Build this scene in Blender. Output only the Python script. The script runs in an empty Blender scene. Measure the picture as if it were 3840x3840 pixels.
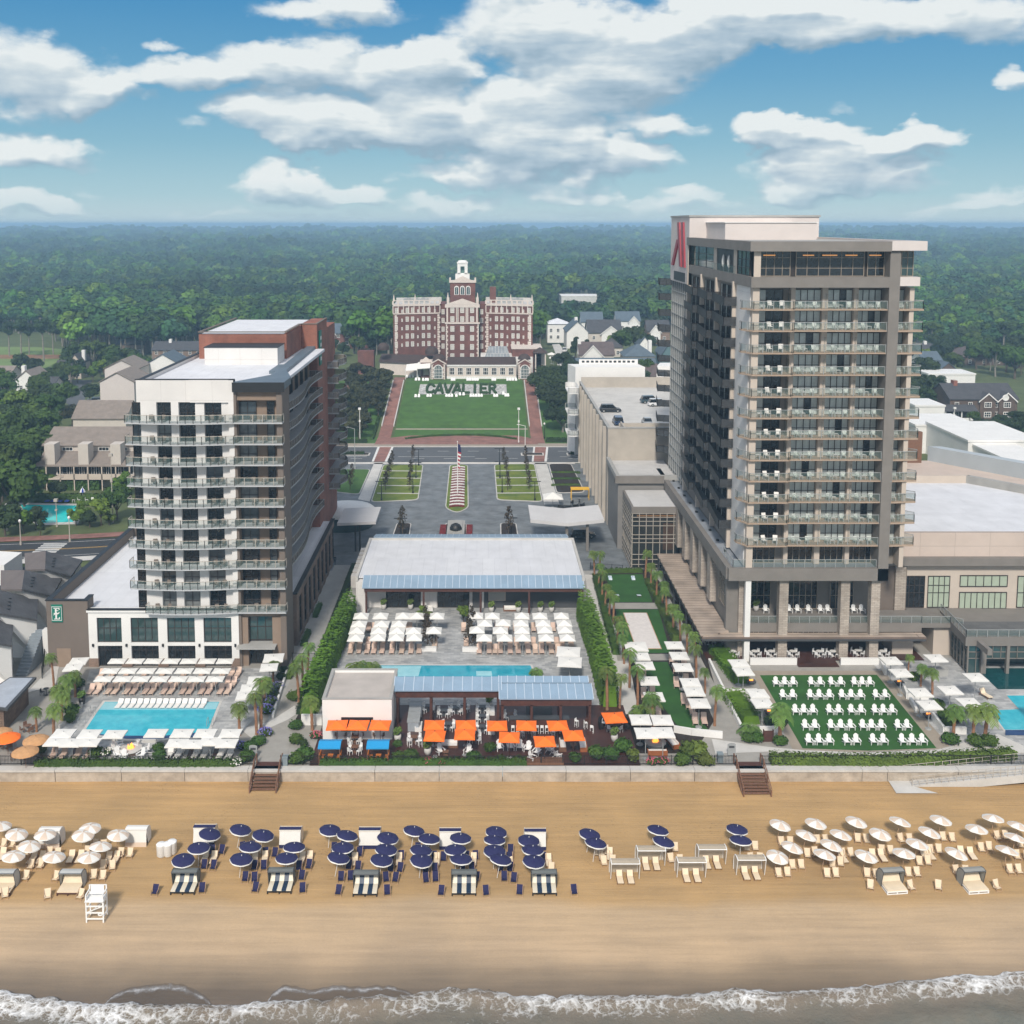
import bpy,math,random
from mathutils import Vector,Matrix,noise
R=math.radians
random.seed(7)
C=bpy.context.scene.collection
F=3950.;CX=1810.;PY0=1255.;H=60.;TH=R(6.)
CT,ST=math.cos(TH),math.sin(TH)
def G(px,py,z=0.):
 a=(py-PY0)/F;d=H-z
 Y=d*(CT-a*ST)/(ST+a*CT);zc=Y*CT+d*ST
 return ((px-CX)/F*zc,Y)
def WZ(px,py,Y):
 a=(py-PY0)/F;d=Y*(ST+a*CT)/(CT-a*ST);zc=Y*CT+d*ST
 return ((px-CX)/F*zc,H-d)
def z1(x,y): return (x*.6729,2850+y*.6729)
def z2(x,y): return (1200+x*.6729,2850+y*.6729)
def z3(x,y): return (2400+x*.7453,2850+y*.7453)
def z4(x,y): return (x*.6729,1900+y*.6729)
def z5(x,y): return (1200+x*.6729,2000+y*.6729)
def z6(x,y): return (2400+x*.7453,2000+y*.7453)
def z7(x,y): return (2200+x*.3364,1850+y*.3364)
def zc(x,y): return (1200+x*.6729,900+y*.6729)
def zl(x,y): return (x*.6729,1100+y*.6729)
cam=bpy.data.cameras.new('camera');camo=bpy.data.objects.new('camera',cam);C.objects.link(camo)
camo.location=(0,0,H);camo.rotation_euler=(R(84),0,0)
cam.sensor_width=36;cam.lens=F/3840*36;cam.shift_y=(PY0-1920)/3840;cam.shift_x=(1920-CX)/3840
cam.clip_start=1;cam.clip_end=90000
sc=bpy.context.scene;sc.camera=camo
sc.view_settings.view_transform='Standard';sc.view_settings.look='None';sc.view_settings.exposure=EXPO=0.06;sc.view_settings.gamma=1
MATS={}
def M(name,rgb,rough=.8,var=.12,scale=.6,metal=0,bump=0,bscale=None,spec=None,stretch=None,alpha=1,emit=None,coat=0,rnd=0,wn=0,detail=5,rgb2=None,subs=0):
 if name in MATS: return MATS[name]
 m=bpy.data.materials.new(name);m.use_nodes=True;nt=m.node_tree;N=nt.nodes;L=nt.links
 b=N['Principled BSDF'];b.inputs['Roughness'].default_value=rough;b.inputs['Metallic'].default_value=metal
 if spec is not None: b.inputs['Specular IOR Level'].default_value=spec
 if coat: b.inputs['Coat Weight'].default_value=coat;b.inputs['Coat Roughness'].default_value=.05
 if alpha<1: b.inputs['Alpha'].default_value=alpha
 if emit: b.inputs['Emission Color'].default_value=(*emit[0],1);b.inputs['Emission Strength'].default_value=emit[1]
 tc=N.new('ShaderNodeTexCoord');vec=tc.outputs['Object']
 if stretch:
  mp=N.new('ShaderNodeMapping');mp.inputs['Scale'].default_value=stretch;L.new(vec,mp.inputs['Vector']);vec=mp.outputs['Vector']
 n=N.new('ShaderNodeTexNoise');n.inputs['Scale'].default_value=scale;n.inputs['Detail'].default_value=detail;n.inputs['Roughness'].default_value=.62;L.new(vec,n.inputs['Vector'])
 cr=N.new('ShaderNodeValToRGB');cr.color_ramp.elements[0].position=.3;cr.color_ramp.elements[1].position=.7
 a=tuple(max(0,c*(1-var)) for c in rgb);c2=rgb2 if rgb2 else tuple(c*(1+var) for c in rgb)
 cr.color_ramp.elements[0].color=(*a,1);cr.color_ramp.elements[1].color=(*c2,1)
 L.new(n.outputs['Fac'],cr.inputs['Fac']);out=cr.outputs['Color']
 if rnd:
  oi=N.new('ShaderNodeObjectInfo');hs=N.new('ShaderNodeHueSaturation')
  mr=N.new('ShaderNodeMapRange');mr.inputs['To Min'].default_value=1-rnd;mr.inputs['To Max'].default_value=1+rnd;L.new(oi.outputs['Random'],mr.inputs['Value']);L.new(mr.outputs['Result'],hs.inputs['Value'])
  mu=N.new('ShaderNodeMath');mu.operation='MULTIPLY';mu.inputs[1].default_value=7.31;L.new(oi.outputs['Random'],mu.inputs[0])
  fr=N.new('ShaderNodeMath');fr.operation='FRACT';L.new(mu.outputs[0],fr.inputs[0])
  m2=N.new('ShaderNodeMapRange');m2.inputs['To Min'].default_value=.5-rnd*.09;m2.inputs['To Max'].default_value=.5+rnd*.07;L.new(fr.outputs[0],m2.inputs['Value']);L.new(m2.outputs['Result'],hs.inputs['Hue'])
  L.new(out,hs.inputs['Color']);out=hs.outputs['Color']
 if wn:
  ge=N.new('ShaderNodeNewGeometry');n4=N.new('ShaderNodeTexNoise');n4.inputs['Scale'].default_value=wn;n4.inputs['Detail'].default_value=4;L.new(ge.outputs['Position'],n4.inputs['Vector'])
  m4=N.new('ShaderNodeMapRange');m4.inputs['From Min'].default_value=.35;m4.inputs['From Max'].default_value=.65;m4.inputs['To Min'].default_value=.5;m4.inputs['To Max'].default_value=1.45;L.new(n4.outputs['Fac'],m4.inputs['Value'])
  sv=N.new('ShaderNodeVectorMath');sv.operation='SCALE';L.new(out,sv.inputs[0]);L.new(m4.outputs['Result'],sv.inputs['Scale']);out=sv.outputs[0]
 L.new(out,b.inputs['Base Color'])
 if bump:
  n2=N.new('ShaderNodeTexNoise');n2.inputs['Scale'].default_value=bscale or scale*6;n2.inputs['Detail'].default_value=6;L.new(vec,n2.inputs['Vector'])
  bp=N.new('ShaderNodeBump');bp.inputs['Strength'].default_value=min(1,bump);bp.inputs['Distance'].default_value=.15;L.new(n2.outputs['Fac'],bp.inputs['Height']);L.new(bp.outputs['Normal'],b.inputs['Normal'])
 MATS[name]=m;return m
def Mtile(name,c1,c2,mortar,sx,sy,rough=.8,axis='XY',msize=.02,off=.5,var=.25,noise_amt=.25):
 if name in MATS: return MATS[name]
 m=bpy.data.materials.new(name);m.use_nodes=True;nt=m.node_tree;N=nt.nodes;L=nt.links
 b=N['Principled BSDF'];b.inputs['Roughness'].default_value=rough
 tc=N.new('ShaderNodeTexCoord');sp=N.new('ShaderNodeSeparateXYZ');L.new(tc.outputs['Object'],sp.inputs[0])
 cb=N.new('ShaderNodeCombineXYZ')
 if axis=='XY': L.new(sp.outputs[0],cb.inputs[0]);L.new(sp.outputs[1],cb.inputs[1])
 elif axis=='YX': L.new(sp.outputs[1],cb.inputs[0]);L.new(sp.outputs[0],cb.inputs[1])
 else: # walls: x+y along,z up
  ad=N.new('ShaderNodeMath');ad.operation='ADD';L.new(sp.outputs[0],ad.inputs[0]);L.new(sp.outputs[1],ad.inputs[1]);L.new(ad.outputs[0],cb.inputs[0]);L.new(sp.outputs[2],cb.inputs[1])
 br=N.new('ShaderNodeTexBrick');br.offset=off;br.inputs['Color1'].default_value=(*c1,1);br.inputs['Color2'].default_value=(*c2,1);br.inputs['Mortar'].default_value=(*mortar,1)
 br.inputs['Scale'].default_value=1;br.inputs['Brick Width'].default_value=sx;br.inputs['Row Height'].default_value=sy;br.inputs['Mortar Size'].default_value=msize;br.inputs['Bias'].default_value=0
 L.new(cb.outputs[0],br.inputs['Vector'])
 n=N.new('ShaderNodeTexNoise');n.inputs['Scale'].default_value=.35;n.inputs['Detail'].default_value=6;L.new(tc.outputs['Object'],n.inputs['Vector'])
 mr=N.new('ShaderNodeMapRange');mr.inputs['From Min'].default_value=.3;mr.inputs['From Max'].default_value=.7;mr.inputs['To Min'].default_value=1-noise_amt;mr.inputs['To Max'].default_value=1+noise_amt;L.new(n.outputs['Fac'],mr.inputs['Value'])
 mx=N.new('ShaderNodeVectorMath');mx.operation='SCALE';L.new(br.outputs['Color'],mx.inputs[0]);L.new(mr.outputs['Result'],mx.inputs['Scale']);L.new(mx.outputs[0],b.inputs['Base Color'])
 bp=N.new('ShaderNodeBump');bp.inputs['Strength'].default_value=.4;bp.inputs['Distance'].default_value=.03;bp.invert=True;L.new(br.outputs['Fac'],bp.inputs['Height']);L.new(bp.outputs['Normal'],b.inputs['Normal'])
 MATS[name]=m;return m
WHITE=M('white paint',(.72,.71,.69),.6,.05,.25)
STUCCO=None
PINKW=M('pinkish white stucco',(.57,.515,.49),.85,.05,.3)
BROWN=M('taupe cladding',(.155,.125,.105),.85,.07,.5)
BROWN2=M('tan brown stucco',(.24,.175,.13),.85,.07,.5)
DGREY=M('dark grey metal',(.06,.062,.066),.5,.1,.6)
TAUPE=M('grey taupe stone',(.185,.168,.152),.8,.1,.5)
CREAM=M('cream precast',(.50,.43,.365),.85,.06,.3)
BEIGEC=M('beige concrete',(.40,.36,.31),.9,.12,.35,bump=.15)
GREYC=M('grey concrete',(.33,.325,.31),.9,.12,.4,bump=.1)
LCONC=M('light concrete',(.50,.485,.46),.9,.12,.35)
GLASSD=M('dark window glass',(.014,.017,.02),.06,.3,.8,spec=.6)
GLASST=M('teal window glass',(.035,.065,.065),.06,.3,.5,spec=.7)
CURT=M('curtained glass',(.50,.55,.53),.3,.2,1.2,spec=.6,coat=.3)
BLIND=M('window blind green',(.36,.42,.33),.35,.08,1.,coat=.5)
GRAIL=M('balcony glass',(.15,.23,.215),.1,.1,.5,alpha=.16,spec=.35)
MRAIL=M('dark mesh railing',(.05,.052,.055),.55,.15,2,alpha=.72)
MESHR=M('taupe mesh railing',(.22,.19,.165),.6,.1,2,alpha=.5)
GLASSC=M('glass with sheer curtain',(.15,.16,.16),.2,.35,.9,spec=.6,coat=.4)
GLASSR=M('sky reflecting glass',(.05,.065,.075),.05,.3,.8,spec=1.)
RAILW=M('pale bronze rail metal',(.42,.38,.33),.5,.1,2)
RAILM=M('grey rail metal',(.30,.31,.31),.5,.1,2)
SLABG=M('grey balcony slab',(.42,.43,.44),.8,.06,1)
SLABT=M('tan balcony slab',(.36,.27,.20),.8,.08,1)
BLACK=M('black metal',(.012,.012,.013),.5,.2,2)
FRAMEB=M('bronze window frame',(.035,.027,.024),.5,.2,2)
FRAMET=M('tan window frame',(.30,.25,.20),.5,.1,2)
WOODD=M('dark red wood',(.075,.028,.02),.6,.3,2,stretch=(1,8,1))
WOODM=M('brown wood',(.17,.085,.05),.65,.25,2,stretch=(6,1,1))
WOODL=M('light teak',(.42,.27,.16),.65,.2,2)
SLAT=Mtile('timber slat awning',(.36,.29,.235),(.33,.265,.21),(.15,.11,.09),60,1.05,axis='XY',msize=.07)
BRICK=Mtile('red brick',(.27,.085,.05),(.21,.065,.04),(.30,.22,.18),.5,.16,axis='W',msize=.012)
BRICKC=Mtile('old red brick',(.155,.052,.038),(.115,.038,.03),(.20,.14,.12),.6,.2,axis='W',msize=.012)
BRICKT=Mtile('tan brick',(.22,.14,.10),(.17,.105,.075),(.25,.21,.18),.45,.15,axis='W',msize=.015)
STONE=Mtile('stacked limestone',(.44,.385,.33),(.34,.29,.245),(.22,.18,.15),.7,.25,axis='W',msize=.02)
BLUEM=Mtile('pale blue standing seam metal',(.27,.36,.45),(.25,.34,.43),(.50,.58,.66),.62,40,axis='XY',msize=.05,rough=.4,off=0)
CANVAS=M('white canvas',(.72,.705,.67),.8,.03,1.)
CANVASO=M('orange canvas',(.92,.17,.012),.8,.06,1.)
CANVASB=M('blue canvas',(.01,.26,.55),.8,.06,1.)
CANVASN=M('navy canvas',(.012,.012,.07),.8,.15,1.)
CANVAST=M('beige canvas',(.62,.50,.40),.8,.06,1.)
STRAW=M('tan thatch canvas',(.50,.27,.12),.8,.15,3)
SLING=M('pink beige sling',(.60,.45,.365),.8,.08,1.,rnd=.1)
SLINGW=M('white sling',(.72,.70,.67),.8,.05,1.)
CREAMC=M('cream cushion',(.72,.60,.44),.8,.07,1)
RED=M('crimson sign red',(.30,.006,.022),.4,.05,1)
GREENS=M('green sign',(.0,.16,.11),.5,.08,1)
PLASTW=M('white plastic wood',(.78,.78,.77),.55,.03,2)
GOLDW=M('warm lit ceiling',(.6,.35,.15),.6,.1,1,emit=((1,.42,.12),.5))
FIRE=M('flame',(1,.4,.05),.6,.1,6,emit=((1,.30,.04),2.2))
LAMPW=M('warm lamp glow',(1,.7,.4),.6,.1,6,emit=((1,.55,.2),4))
STUCCO=Mtile('white stucco',(.66,.64,.62),(.64,.62,.60),(.50,.48,.46),3.3,2.82,axis='W',msize=.02,off=0,noise_amt=.05)
ROOFW=Mtile('white roof membrane',(.62,.63,.66),(.60,.61,.645),(.51,.52,.55),1.9,14,msize=.03,off=.5,noise_amt=.07)
class MB:
 def __init__(s): s.v=[];s.f=[];s.m=[];s.sm=set()
 def pts(s,P,fs,m=0):
  o=len(s.v);s.v+= [tuple(p) for p in P]
  for f in fs: s.f.append(tuple(i+o for i in f));s.m.append(m)
  return s
 def q(s,a,b,c,d,m=0): return s.pts([a,b,c,d],[(0,1,2,3)],m)
 def bx(s,x0,x1,y0,y1,z0,z1,m=0,M4=None):
  if x0>x1:x0,x1=x1,x0
  if y0>y1:y0,y1=y1,y0
  P=[(x0,y0,z0),(x1,y0,z0),(x1,y1,z0),(x0,y1,z0),(x0,y0,z1),(x1,y0,z1),(x1,y1,z1),(x0,y1,z1)]
  if M4: P=[M4@Vector(p) for p in P]
  return s.pts(P,[(0,3,2,1),(4,5,6,7),(0,1,5,4),(1,2,6,5),(2,3,7,6),(3,0,4,7)],m)
 def prism(s,poly,z0,z1,m=0,mt=None):
  n=len(poly)
  a=sum(poly[i][0]*poly[(i+1)%n][1]-poly[(i+1)%n][0]*poly[i][1] for i in range(n))
  if a<0: poly=poly[::-1]
  P=[(x,y,z0) for x,y in poly]+[(x,y,z1) for x,y in poly]
  s.pts(P,[(i,(i+1)%n,n+(i+1)%n,n+i) for i in range(n)]+[tuple(range(n-1,-1,-1))],m)
  s.pts([(x,y,z1) for x,y in poly],[tuple(range(n))],m if mt is None else mt);return s
 def tube(s,a,b,r,n=6,m=0,r2=None,cap=True):
  a=Vector(a);b=Vector(b);d=(b-a);
  if d.length<1e-6: return s
  d.normalize();u=d.orthogonal().normalized();w=d.cross(u);r2=r if r2 is None else r2
  P=[]
  for c,rr in ((a,r),(b,r2)):
   for i in range(n):
    t=2*math.pi*i/n;P.append(c+u*math.cos(t)*rr+w*math.sin(t)*rr)
  fs=[(i,(i+1)%n,n+(i+1)%n,n+i) for i in range(n)]
  if cap: fs+=[tuple(range(n-1,-1,-1)),tuple(range(n,2*n))]
  return s.pts(P,fs,m)
 def lathe(s,prof,n=16,m=0,c=(0,0,0),sx=1,sy=1):
  P=[];fs=[]
  for r,z in prof:
   for i in range(n):
    t=2*math.pi*i/n;P.append((c[0]+r*math.cos(t)*sx,c[1]+r*math.sin(t)*sy,c[2]+z))
  for k in range(len(prof)-1):
   for i in range(n):
    j=(i+1)%n;fs.append((k*n+i,k*n+j,(k+1)*n+j,(k+1)*n+i))
  return s.pts(P,fs,m)
 def gable(s,x0,x1,y0,y1,z0,zr,along='x',ov=.4,mr=0,th=.25):
  if along=='x':
   ym=(y0+y1)/2
   for (ya,yb) in ((y0-ov,ym),(y1+ov,ym)):
    P=[(x0-ov,ya,z0),(x1+ov,ya,z0),(x1+ov,yb,zr),(x0-ov,yb,zr)]
    s.pts(P+[(a,b,c+th) for a,b,c in P],[(0,1,2,3),(4,5,6,7),(0,1,5,4),(1,2,6,5),(2,3,7,6),(3,0,4,7)],mr)
  else:
   xm=(x0+x1)/2
   for (xa,xb) in ((x0-ov,xm),(x1+ov,xm)):
    P=[(xa,y0-ov,z0),(xa,y1+ov,z0),(xb,y1+ov,zr),(xb,y0-ov,zr)]
    s.pts(P+[(a,b,c+th) for a,b,c in P],[(0,1,2,3),(4,5,6,7),(0,1,5,4),(1,2,6,5),(2,3,7,6),(3,0,4,7)],mr)
  return s
 def hip(s,x0,x1,y0,y1,z0,zr,ov=.5,m=0,ridge=None):
  x0-=ov;x1+=ov;y0-=ov;y1+=ov;w,d=x1-x0,y1-y0
  if w>=d: k=d/2;P=[(x0+k,(y0+y1)/2,zr),(x1-k,(y0+y1)/2,zr)]
  else: k=w/2;P=[((x0+x1)/2,y0+k,zr),((x0+x1)/2,y1-k,zr)]
  B=[(x0,y0,z0),(x1,y0,z0),(x1,y1,z0),(x0,y1,z0)]
  if w>=d: fs=[(0,1,5,4),(1,2,5),(2,3,4,5),(3,0,4),(0,3,2,1)]
  else: fs=[(0,1,4),(1,2,5,4),(2,3,5),(3,0,4,5),(0,3,2,1)]
  return s.pts(B+P,fs,m)
 def mesh(s,name,mats,smooth=False):
  me=bpy.data.meshes.new(name);me.from_pydata(s.v,[],s.f)
  for mm in (mats if isinstance(mats,(list,tuple)) else [mats]): me.materials.append(mm)
  me.polygons.foreach_set('material_index',s.m)
  if smooth: me.polygons.foreach_set('use_smooth',[True]*len(s.f))
  me.validate();me.update();return me
def link(name,me,parent=None,loc=(0,0,0),rz=0):
 o=bpy.data.objects.new(name,me);C.objects.link(o);o.location=loc
 if rz: o.rotation_euler=(0,0,rz)
 if parent: o.parent=parent
 return o
def tag(o,label,cat,group=None,kind=None):
 if label: o['label']=label
 if cat: o['category']=cat
 if group: o['group']=group
 if kind: o['kind']=kind
 return o
def thing(name,label,cat,loc=(0,0,0),rz=0,group=None):
 o=link(name,None,None,loc,rz);o.empty_display_size=.2
 return tag(o,label,cat,group)
def part(name,mb,mats,parent,loc=(0,0,0),smooth=False,rz=0):
 return link(name,mb.mesh(name,mats,smooth),parent,loc,rz)
def struct(name,mb,mats,smooth=False,loc=(0,0,0)):
 o=link(name,mb.mesh(name,mats,smooth),None,loc);o['kind']='structure';return o
def stuff(name,mb,mats,label,cat,smooth=False):
 o=link(name,mb.mesh(name,mats,smooth));return tag(o,label,cat,None,'stuff')
def place(proto,name,label,cat,loc,rz=0,group=None,scale=None,tilt=None):
 if len(proto)==1 and not proto[0][2]:
  o=link(name,proto[0][1],None,loc,rz);tag(o,label,cat,group)
 else:
  o=thing(name,label,cat,loc,rz,group)
  for n,me,sub in proto:
   p=link(n,me,o)
   for n2,me2 in sub: link(n2,me2,p)
 if scale: o.scale=(scale,)*3 if not isinstance(scale,tuple) else scale
 if tilt: o.rotation_euler=(tilt[0],tilt[1],rz)
 return o
def pp(name,mb,mats,sub=(),smooth=False): return (name,mb.mesh(name,mats,smooth),list(sub))
ORD=['first','second','third','fourth','fifth','sixth','seventh','eighth','ninth','tenth','eleventh','twelfth','thirteenth','fourteenth','fifteenth','sixteenth','seventeenth','eighteenth','nineteenth','twentieth','twenty-first','twenty-second','twenty-third','twenty-fourth','twenty-fifth','twenty-sixth']
def nth(i,n=99,side='left'):
 if i==0: return 'leftmost' if side=='left' else 'nearest'
 if i==n-1: return 'rightmost' if side=='left' else 'farthest'
 return ORD[i]+(' from left' if side=='left' else '')
def grid(xs,ys,zf,mb=None,m=0):
 mb=mb or MB();P=[(x,y,zf(x,y)) for y in ys for x in xs];n=len(xs)
 return mb.pts(P,[(j*n+i,j*n+i+1,(j+1)*n+i+1,(j+1)*n+i) for j in range(len(ys)-1) for i in range(n-1)],m)
def lin(a,b,n): return [a+(b-a)*i/(n-1) for i in range(n)]
def sheet(name,poly,z,mat,th=.0):
 mb=MB();n=len(poly)
 a=sum(poly[i][0]*poly[(i+1)%n][1]-poly[(i+1)%n][0]*poly[i][1] for i in range(n))
 if a<0: poly=poly[::-1]
 mb.pts([(x,y,z) for x,y in poly],[tuple(range(n))]);return struct(name,mb,mat)
def rect(x0,x1,y0,y1): return [(x0,y0),(x1,y0),(x1,y1),(x0,y1)]
SUN=Vector((-.16,-.98,0)).normalized();EL=R(42)
sd=Vector((SUN.x*math.cos(EL),SUN.y*math.cos(EL),math.sin(EL)))
su=bpy.data.lights.new('sun','SUN');su.energy=3.8;su.angle=R(8);su.color=(1,.93,.83)
so=bpy.data.objects.new('sun',su);C.objects.link(so);so.rotation_euler=sd.to_track_quat('Z','Y').to_euler();so.location=(0,-50,200)
w=bpy.data.worlds.new('World');sc.world=w;w.use_nodes=True;nt=w.node_tree;N=nt.nodes;L=nt.links
bg=N['Background'];bg.inputs['Strength'].default_value=.12
sky=N.new('ShaderNodeTexSky');sky.sky_type='NISHITA';sky.sun_disc=False;sky.sun_elevation=EL;sky.sun_rotation=math.atan2(sd.x,sd.y);sky.altitude=0;sky.air_density=1.;sky.dust_density=.4;sky.ozone_density=2.5
tc=N.new('ShaderNodeTexCoord');sep=N.new('ShaderNodeSeparateXYZ');L.new(tc.outputs['Generated'],sep.inputs[0])
def mth(op,a,b=None,c=None,cl=False):
 n=N.new('ShaderNodeMath');n.operation=op;n.use_clamp=cl
 for i,x in enumerate((a,b,c)):
  if x is None: continue
  if isinstance(x,(int,float)): n.inputs[i].default_value=x
  else: L.new(x,n.inputs[i])
 return n.outputs[0]
U=mth('ARCTAN2',sep.outputs[0],sep.outputs[1]);V=mth('ARCSINE',sep.outputs[2])
def ang(px,py):
 x=(px-CX)/F;y=(PY0-py)/F  # camera plane
 d=Vector((x,CT+y*ST,y*CT-ST));d.normalize()
 return math.atan2(d.x,d.y),math.asin(d.z)
def noise_tex(vec,scale,det=8,rough=.6):
 n=N.new('ShaderNodeTexNoise');n.inputs['Scale'].default_value=scale;n.inputs['Detail'].default_value=det;n.inputs['Roughness'].default_value=rough;L.new(vec,n.inputs['Vector']);return n
def comb(x,y,z=0.):
 n=N.new('ShaderNodeCombineXYZ')
 for i,a in enumerate((x,y,z)):
  if isinstance(a,(int,float)): n.inputs[i].default_value=a
  else: L.new(a,n.inputs[i])
 return n.outputs[0]
CL=[(120,270,330,150,1.),(400,330,150,70,.8),(130,560,230,75,1.),(60,770,170,45,.9),(240,780,110,35,.7),(330,710,90,25,.35),
 (1240,20,330,65,.9),(700,260,240,70,1.),(1000,240,270,90,1.),(1300,230,280,110,1.),(620,140,80,30,.6),
 (1550,300,220,130,1.05),(1650,240,160,90,1.),(1100,430,280,110,1.),(1500,470,380,130,1.1),(1250,520,250,60,.9),(1900,480,420,170,1.1),
 (1950,90,320,150,1.1),(2350,130,480,150,1.1),(2750,90,500,90,1.),(3150,130,350,75,1.),(3500,70,380,90,1.),(3000,20,500,60,1.),(2350,250,330,90,1.),(2180,330,400,110,1.05),
 (2000,560,260,110,1.),(2300,600,240,75,1.),(2450,470,210,55,.9),(1750,660,250,45,.8),(2050,710,300,60,.6),
 (1060,650,150,70,1.),(1150,720,280,60,1.),(1400,720,130,55,.9),(1700,760,220,35,.7),(2200,740,220,35,.55),(2550,760,230,40,.7),
 (2900,500,180,60,1.),(3150,550,300,70,1.),(3450,540,160,55,1.),(3000,640,230,70,.9),(3250,650,300,60,.85),(3000,700,200,45,.8),(2870,480,130,45,.6),
 (3700,750,140,50,.6),(3820,280,70,35,.8),(580,385,60,30,.3),(750,480,70,30,.35),(3130,415,70,25,.3),(3600,790,300,25,.5),
 (1000,810,600,18,.35),(2300,810,700,20,.4)]
def cover(dv,du=0.,fine=True):
 ve=mth('ADD',V,dv) if dv else V;ue=mth('ADD',U,du) if du else U
 vec=comb(ue,mth('MULTIPLY',ve,1.7))
 n1=noise_tex(vec,9,4,.55);n2=noise_tex(vec,24,5 if fine else 2,.55)
 a=mth('MULTIPLY',mth('SUBTRACT',n1.outputs['Fac'],.5),.085);bb=mth('MULTIPLY',mth('SUBTRACT',n2.outputs['Fac'],.5),.055)
 sv=N.new('ShaderNodeSeparateColor');L.new(n1.outputs['Color'],sv.inputs[0])
 c=mth('MULTIPLY',mth('SUBTRACT',sv.outputs[1],.5),.06)
 uu=mth('ADD',mth('ADD',ue,a),bb);vv=mth('ADD',mth('ADD',ve,c),mth('MULTIPLY',bb,.6))
 tot=None
 for px,py,hw,hh,wt in CL:
  u0,v0=ang(px,py);su_=hw/F*1.05;sv_=hh/F*1.12
  x=mth('MULTIPLY',mth('SUBTRACT',uu,u0),1/su_);y=mth('MULTIPLY',mth('SUBTRACT',vv,v0),1/sv_)
  r=mth('MULTIPLY_ADD',x,x,mth('MULTIPLY',y,y))
  f=mth('MULTIPLY',mth('SUBTRACT',1.,r,cl=True),wt)
  tot=f if tot is None else mth('ADD',tot,mth('MULTIPLY',f,mth('SUBTRACT',1.,mth('MULTIPLY',tot,.6),cl=True)))
 ns=noise_tex(comb(mth('MULTIPLY',ue,.32),mth('MULTIPLY',ve,1.6)),40,5,.6);tot=mth('MULTIPLY',tot,mth('ADD',.68,mth('MULTIPLY',ns.outputs['Fac'],.62)))
 if not fine: return tot
 n3=noise_tex(vec,38,9,.64)
 return mth('ADD',tot,mth('MULTIPLY',mth('SUBTRACT',n3.outputs['Fac'],.5),mth('MULTIPLY',.85,mth('MINIMUM',mth('MULTIPLY',tot,3.),1.))))
c0=cover(0);cb0=cover(0,0.,False);c1=cover(.014,-.005,False)
pv=comb(mth('DIVIDE',sep.outputs[0],mth('ADD',sep.outputs[2],.12)),mth('DIVIDE',sep.outputs[1],mth('ADD',sep.outputs[2],.12)))
nf=noise_tex(pv,.9,7,.6);far=mth('MULTIPLY',mth('SUBTRACT',nf.outputs['Fac'],.36),5.,cl=True)
infr=mth('MULTIPLY',mth('SUBTRACT',.42,V),8.,cl=True);infr=mth('MULTIPLY',infr,mth('MULTIPLY',mth('SUBTRACT',.75,mth('ABSOLUTE',U)),6.,cl=True))
def mixf(f,a,b): return mth('ADD',mth('MULTIPLY',a,mth('SUBTRACT',1.,f)),mth('MULTIPLY',b,f))
al=mth('MULTIPLY',mth('SUBTRACT',c0,.02),1.35,cl=True);al=mth('MULTIPLY',mth('MULTIPLY',al,al),mth('SUBTRACT',3.,mth('MULTIPLY',al,2.)))
al=mixf(infr,mth('MULTIPLY',far,.95),al)
al=mth('MULTIPLY',al,.96)
lit=mth('ADD',mth('ADD',.62,mth('MULTIPLY',mth('SUBTRACT',cb0,c1),1.3)),mth('MULTIPLY',mth('SUBTRACT',c0,cb0),.42));lit=mth('SUBTRACT',lit,mth('MULTIPLY',mth('SUBTRACT',c0,.6,cl=True),.06),cl=True)
def ramp(fac,els):
 r=N.new('ShaderNodeValToRGB');L.new(fac,r.inputs['Fac'])
 while len(r.color_ramp.elements)<len(els): r.color_ramp.elements.new(.5)
 for e,(p,c) in zip(r.color_ramp.elements,els): e.position=p;e.color=(*c,1)
 return r.outputs['Color']
K=1/.12
cloudc=ramp(lit,[(.0,(.30,.42,.52)),(.35,(.42,.53,.62)),(.60,(.54,.63,.69)),(.85,(.70,.76,.78)),(1.,(.80,.84,.84))])
elv=mth('MULTIPLY',V,1/R(30),cl=True)
grad=ramp(elv,[(0.,(.52,.66,.72)),(.05,(.35,.56,.66)),(.14,(.21,.44,.58)),(.25,(.11,.34,.54)),(.40,(.035,.245,.50)),(1.,(.015,.14,.40))])
def mixc(f,a,b,mode='MIX'):
 m=N.new('ShaderNodeMix');m.data_type='RGBA';m.blend_type=mode;
 if isinstance(f,(int,float)): m.inputs[0].default_value=f
 else: L.new(f,m.inputs[0])
 for i,x in ((6,a),(7,b)):
  if isinstance(x,tuple): m.inputs[i].default_value=(*x,1)
  else: L.new(x,m.inputs[i])
 return m.outputs[2]
def scal(c,k):
 n=N.new('ShaderNodeVectorMath');n.operation='SCALE';L.new(c,n.inputs[0]);n.inputs['Scale'].default_value=k;return n.outputs[0]
base=mixc(.88,sky.outputs[0],scal(grad,K*.96))
al=mth('MULTIPLY',al,mth('ADD',.35,mth('MULTIPLY',V,16.),cl=True))
cloudc=mixc(infr,(.80,.80,.79),cloudc);fin=mixc(al,base,scal(cloudc,K*1.0));hi=N.new('ShaderNodeVectorMath');hi.operation='SCALE';L.new(fin,hi.inputs[0]);L.new(mth('ADD',1.,mth('MULTIPLY',mth('MULTIPLY',mth('SUBTRACT',V,.22),3.,cl=True),.08)),hi.inputs['Scale']);L.new(hi.outputs[0],bg.inputs['Color'])  # unseen overhead clouds are whitened and brightened to add fill light
hb=MB();hb.bx(-9000,9000,-60,26000,-9,66)
hz=bpy.data.materials.new('haze air');hz.use_nodes=True;nn=hz.node_tree.nodes;nn.remove(nn['Principled BSDF'])
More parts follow.
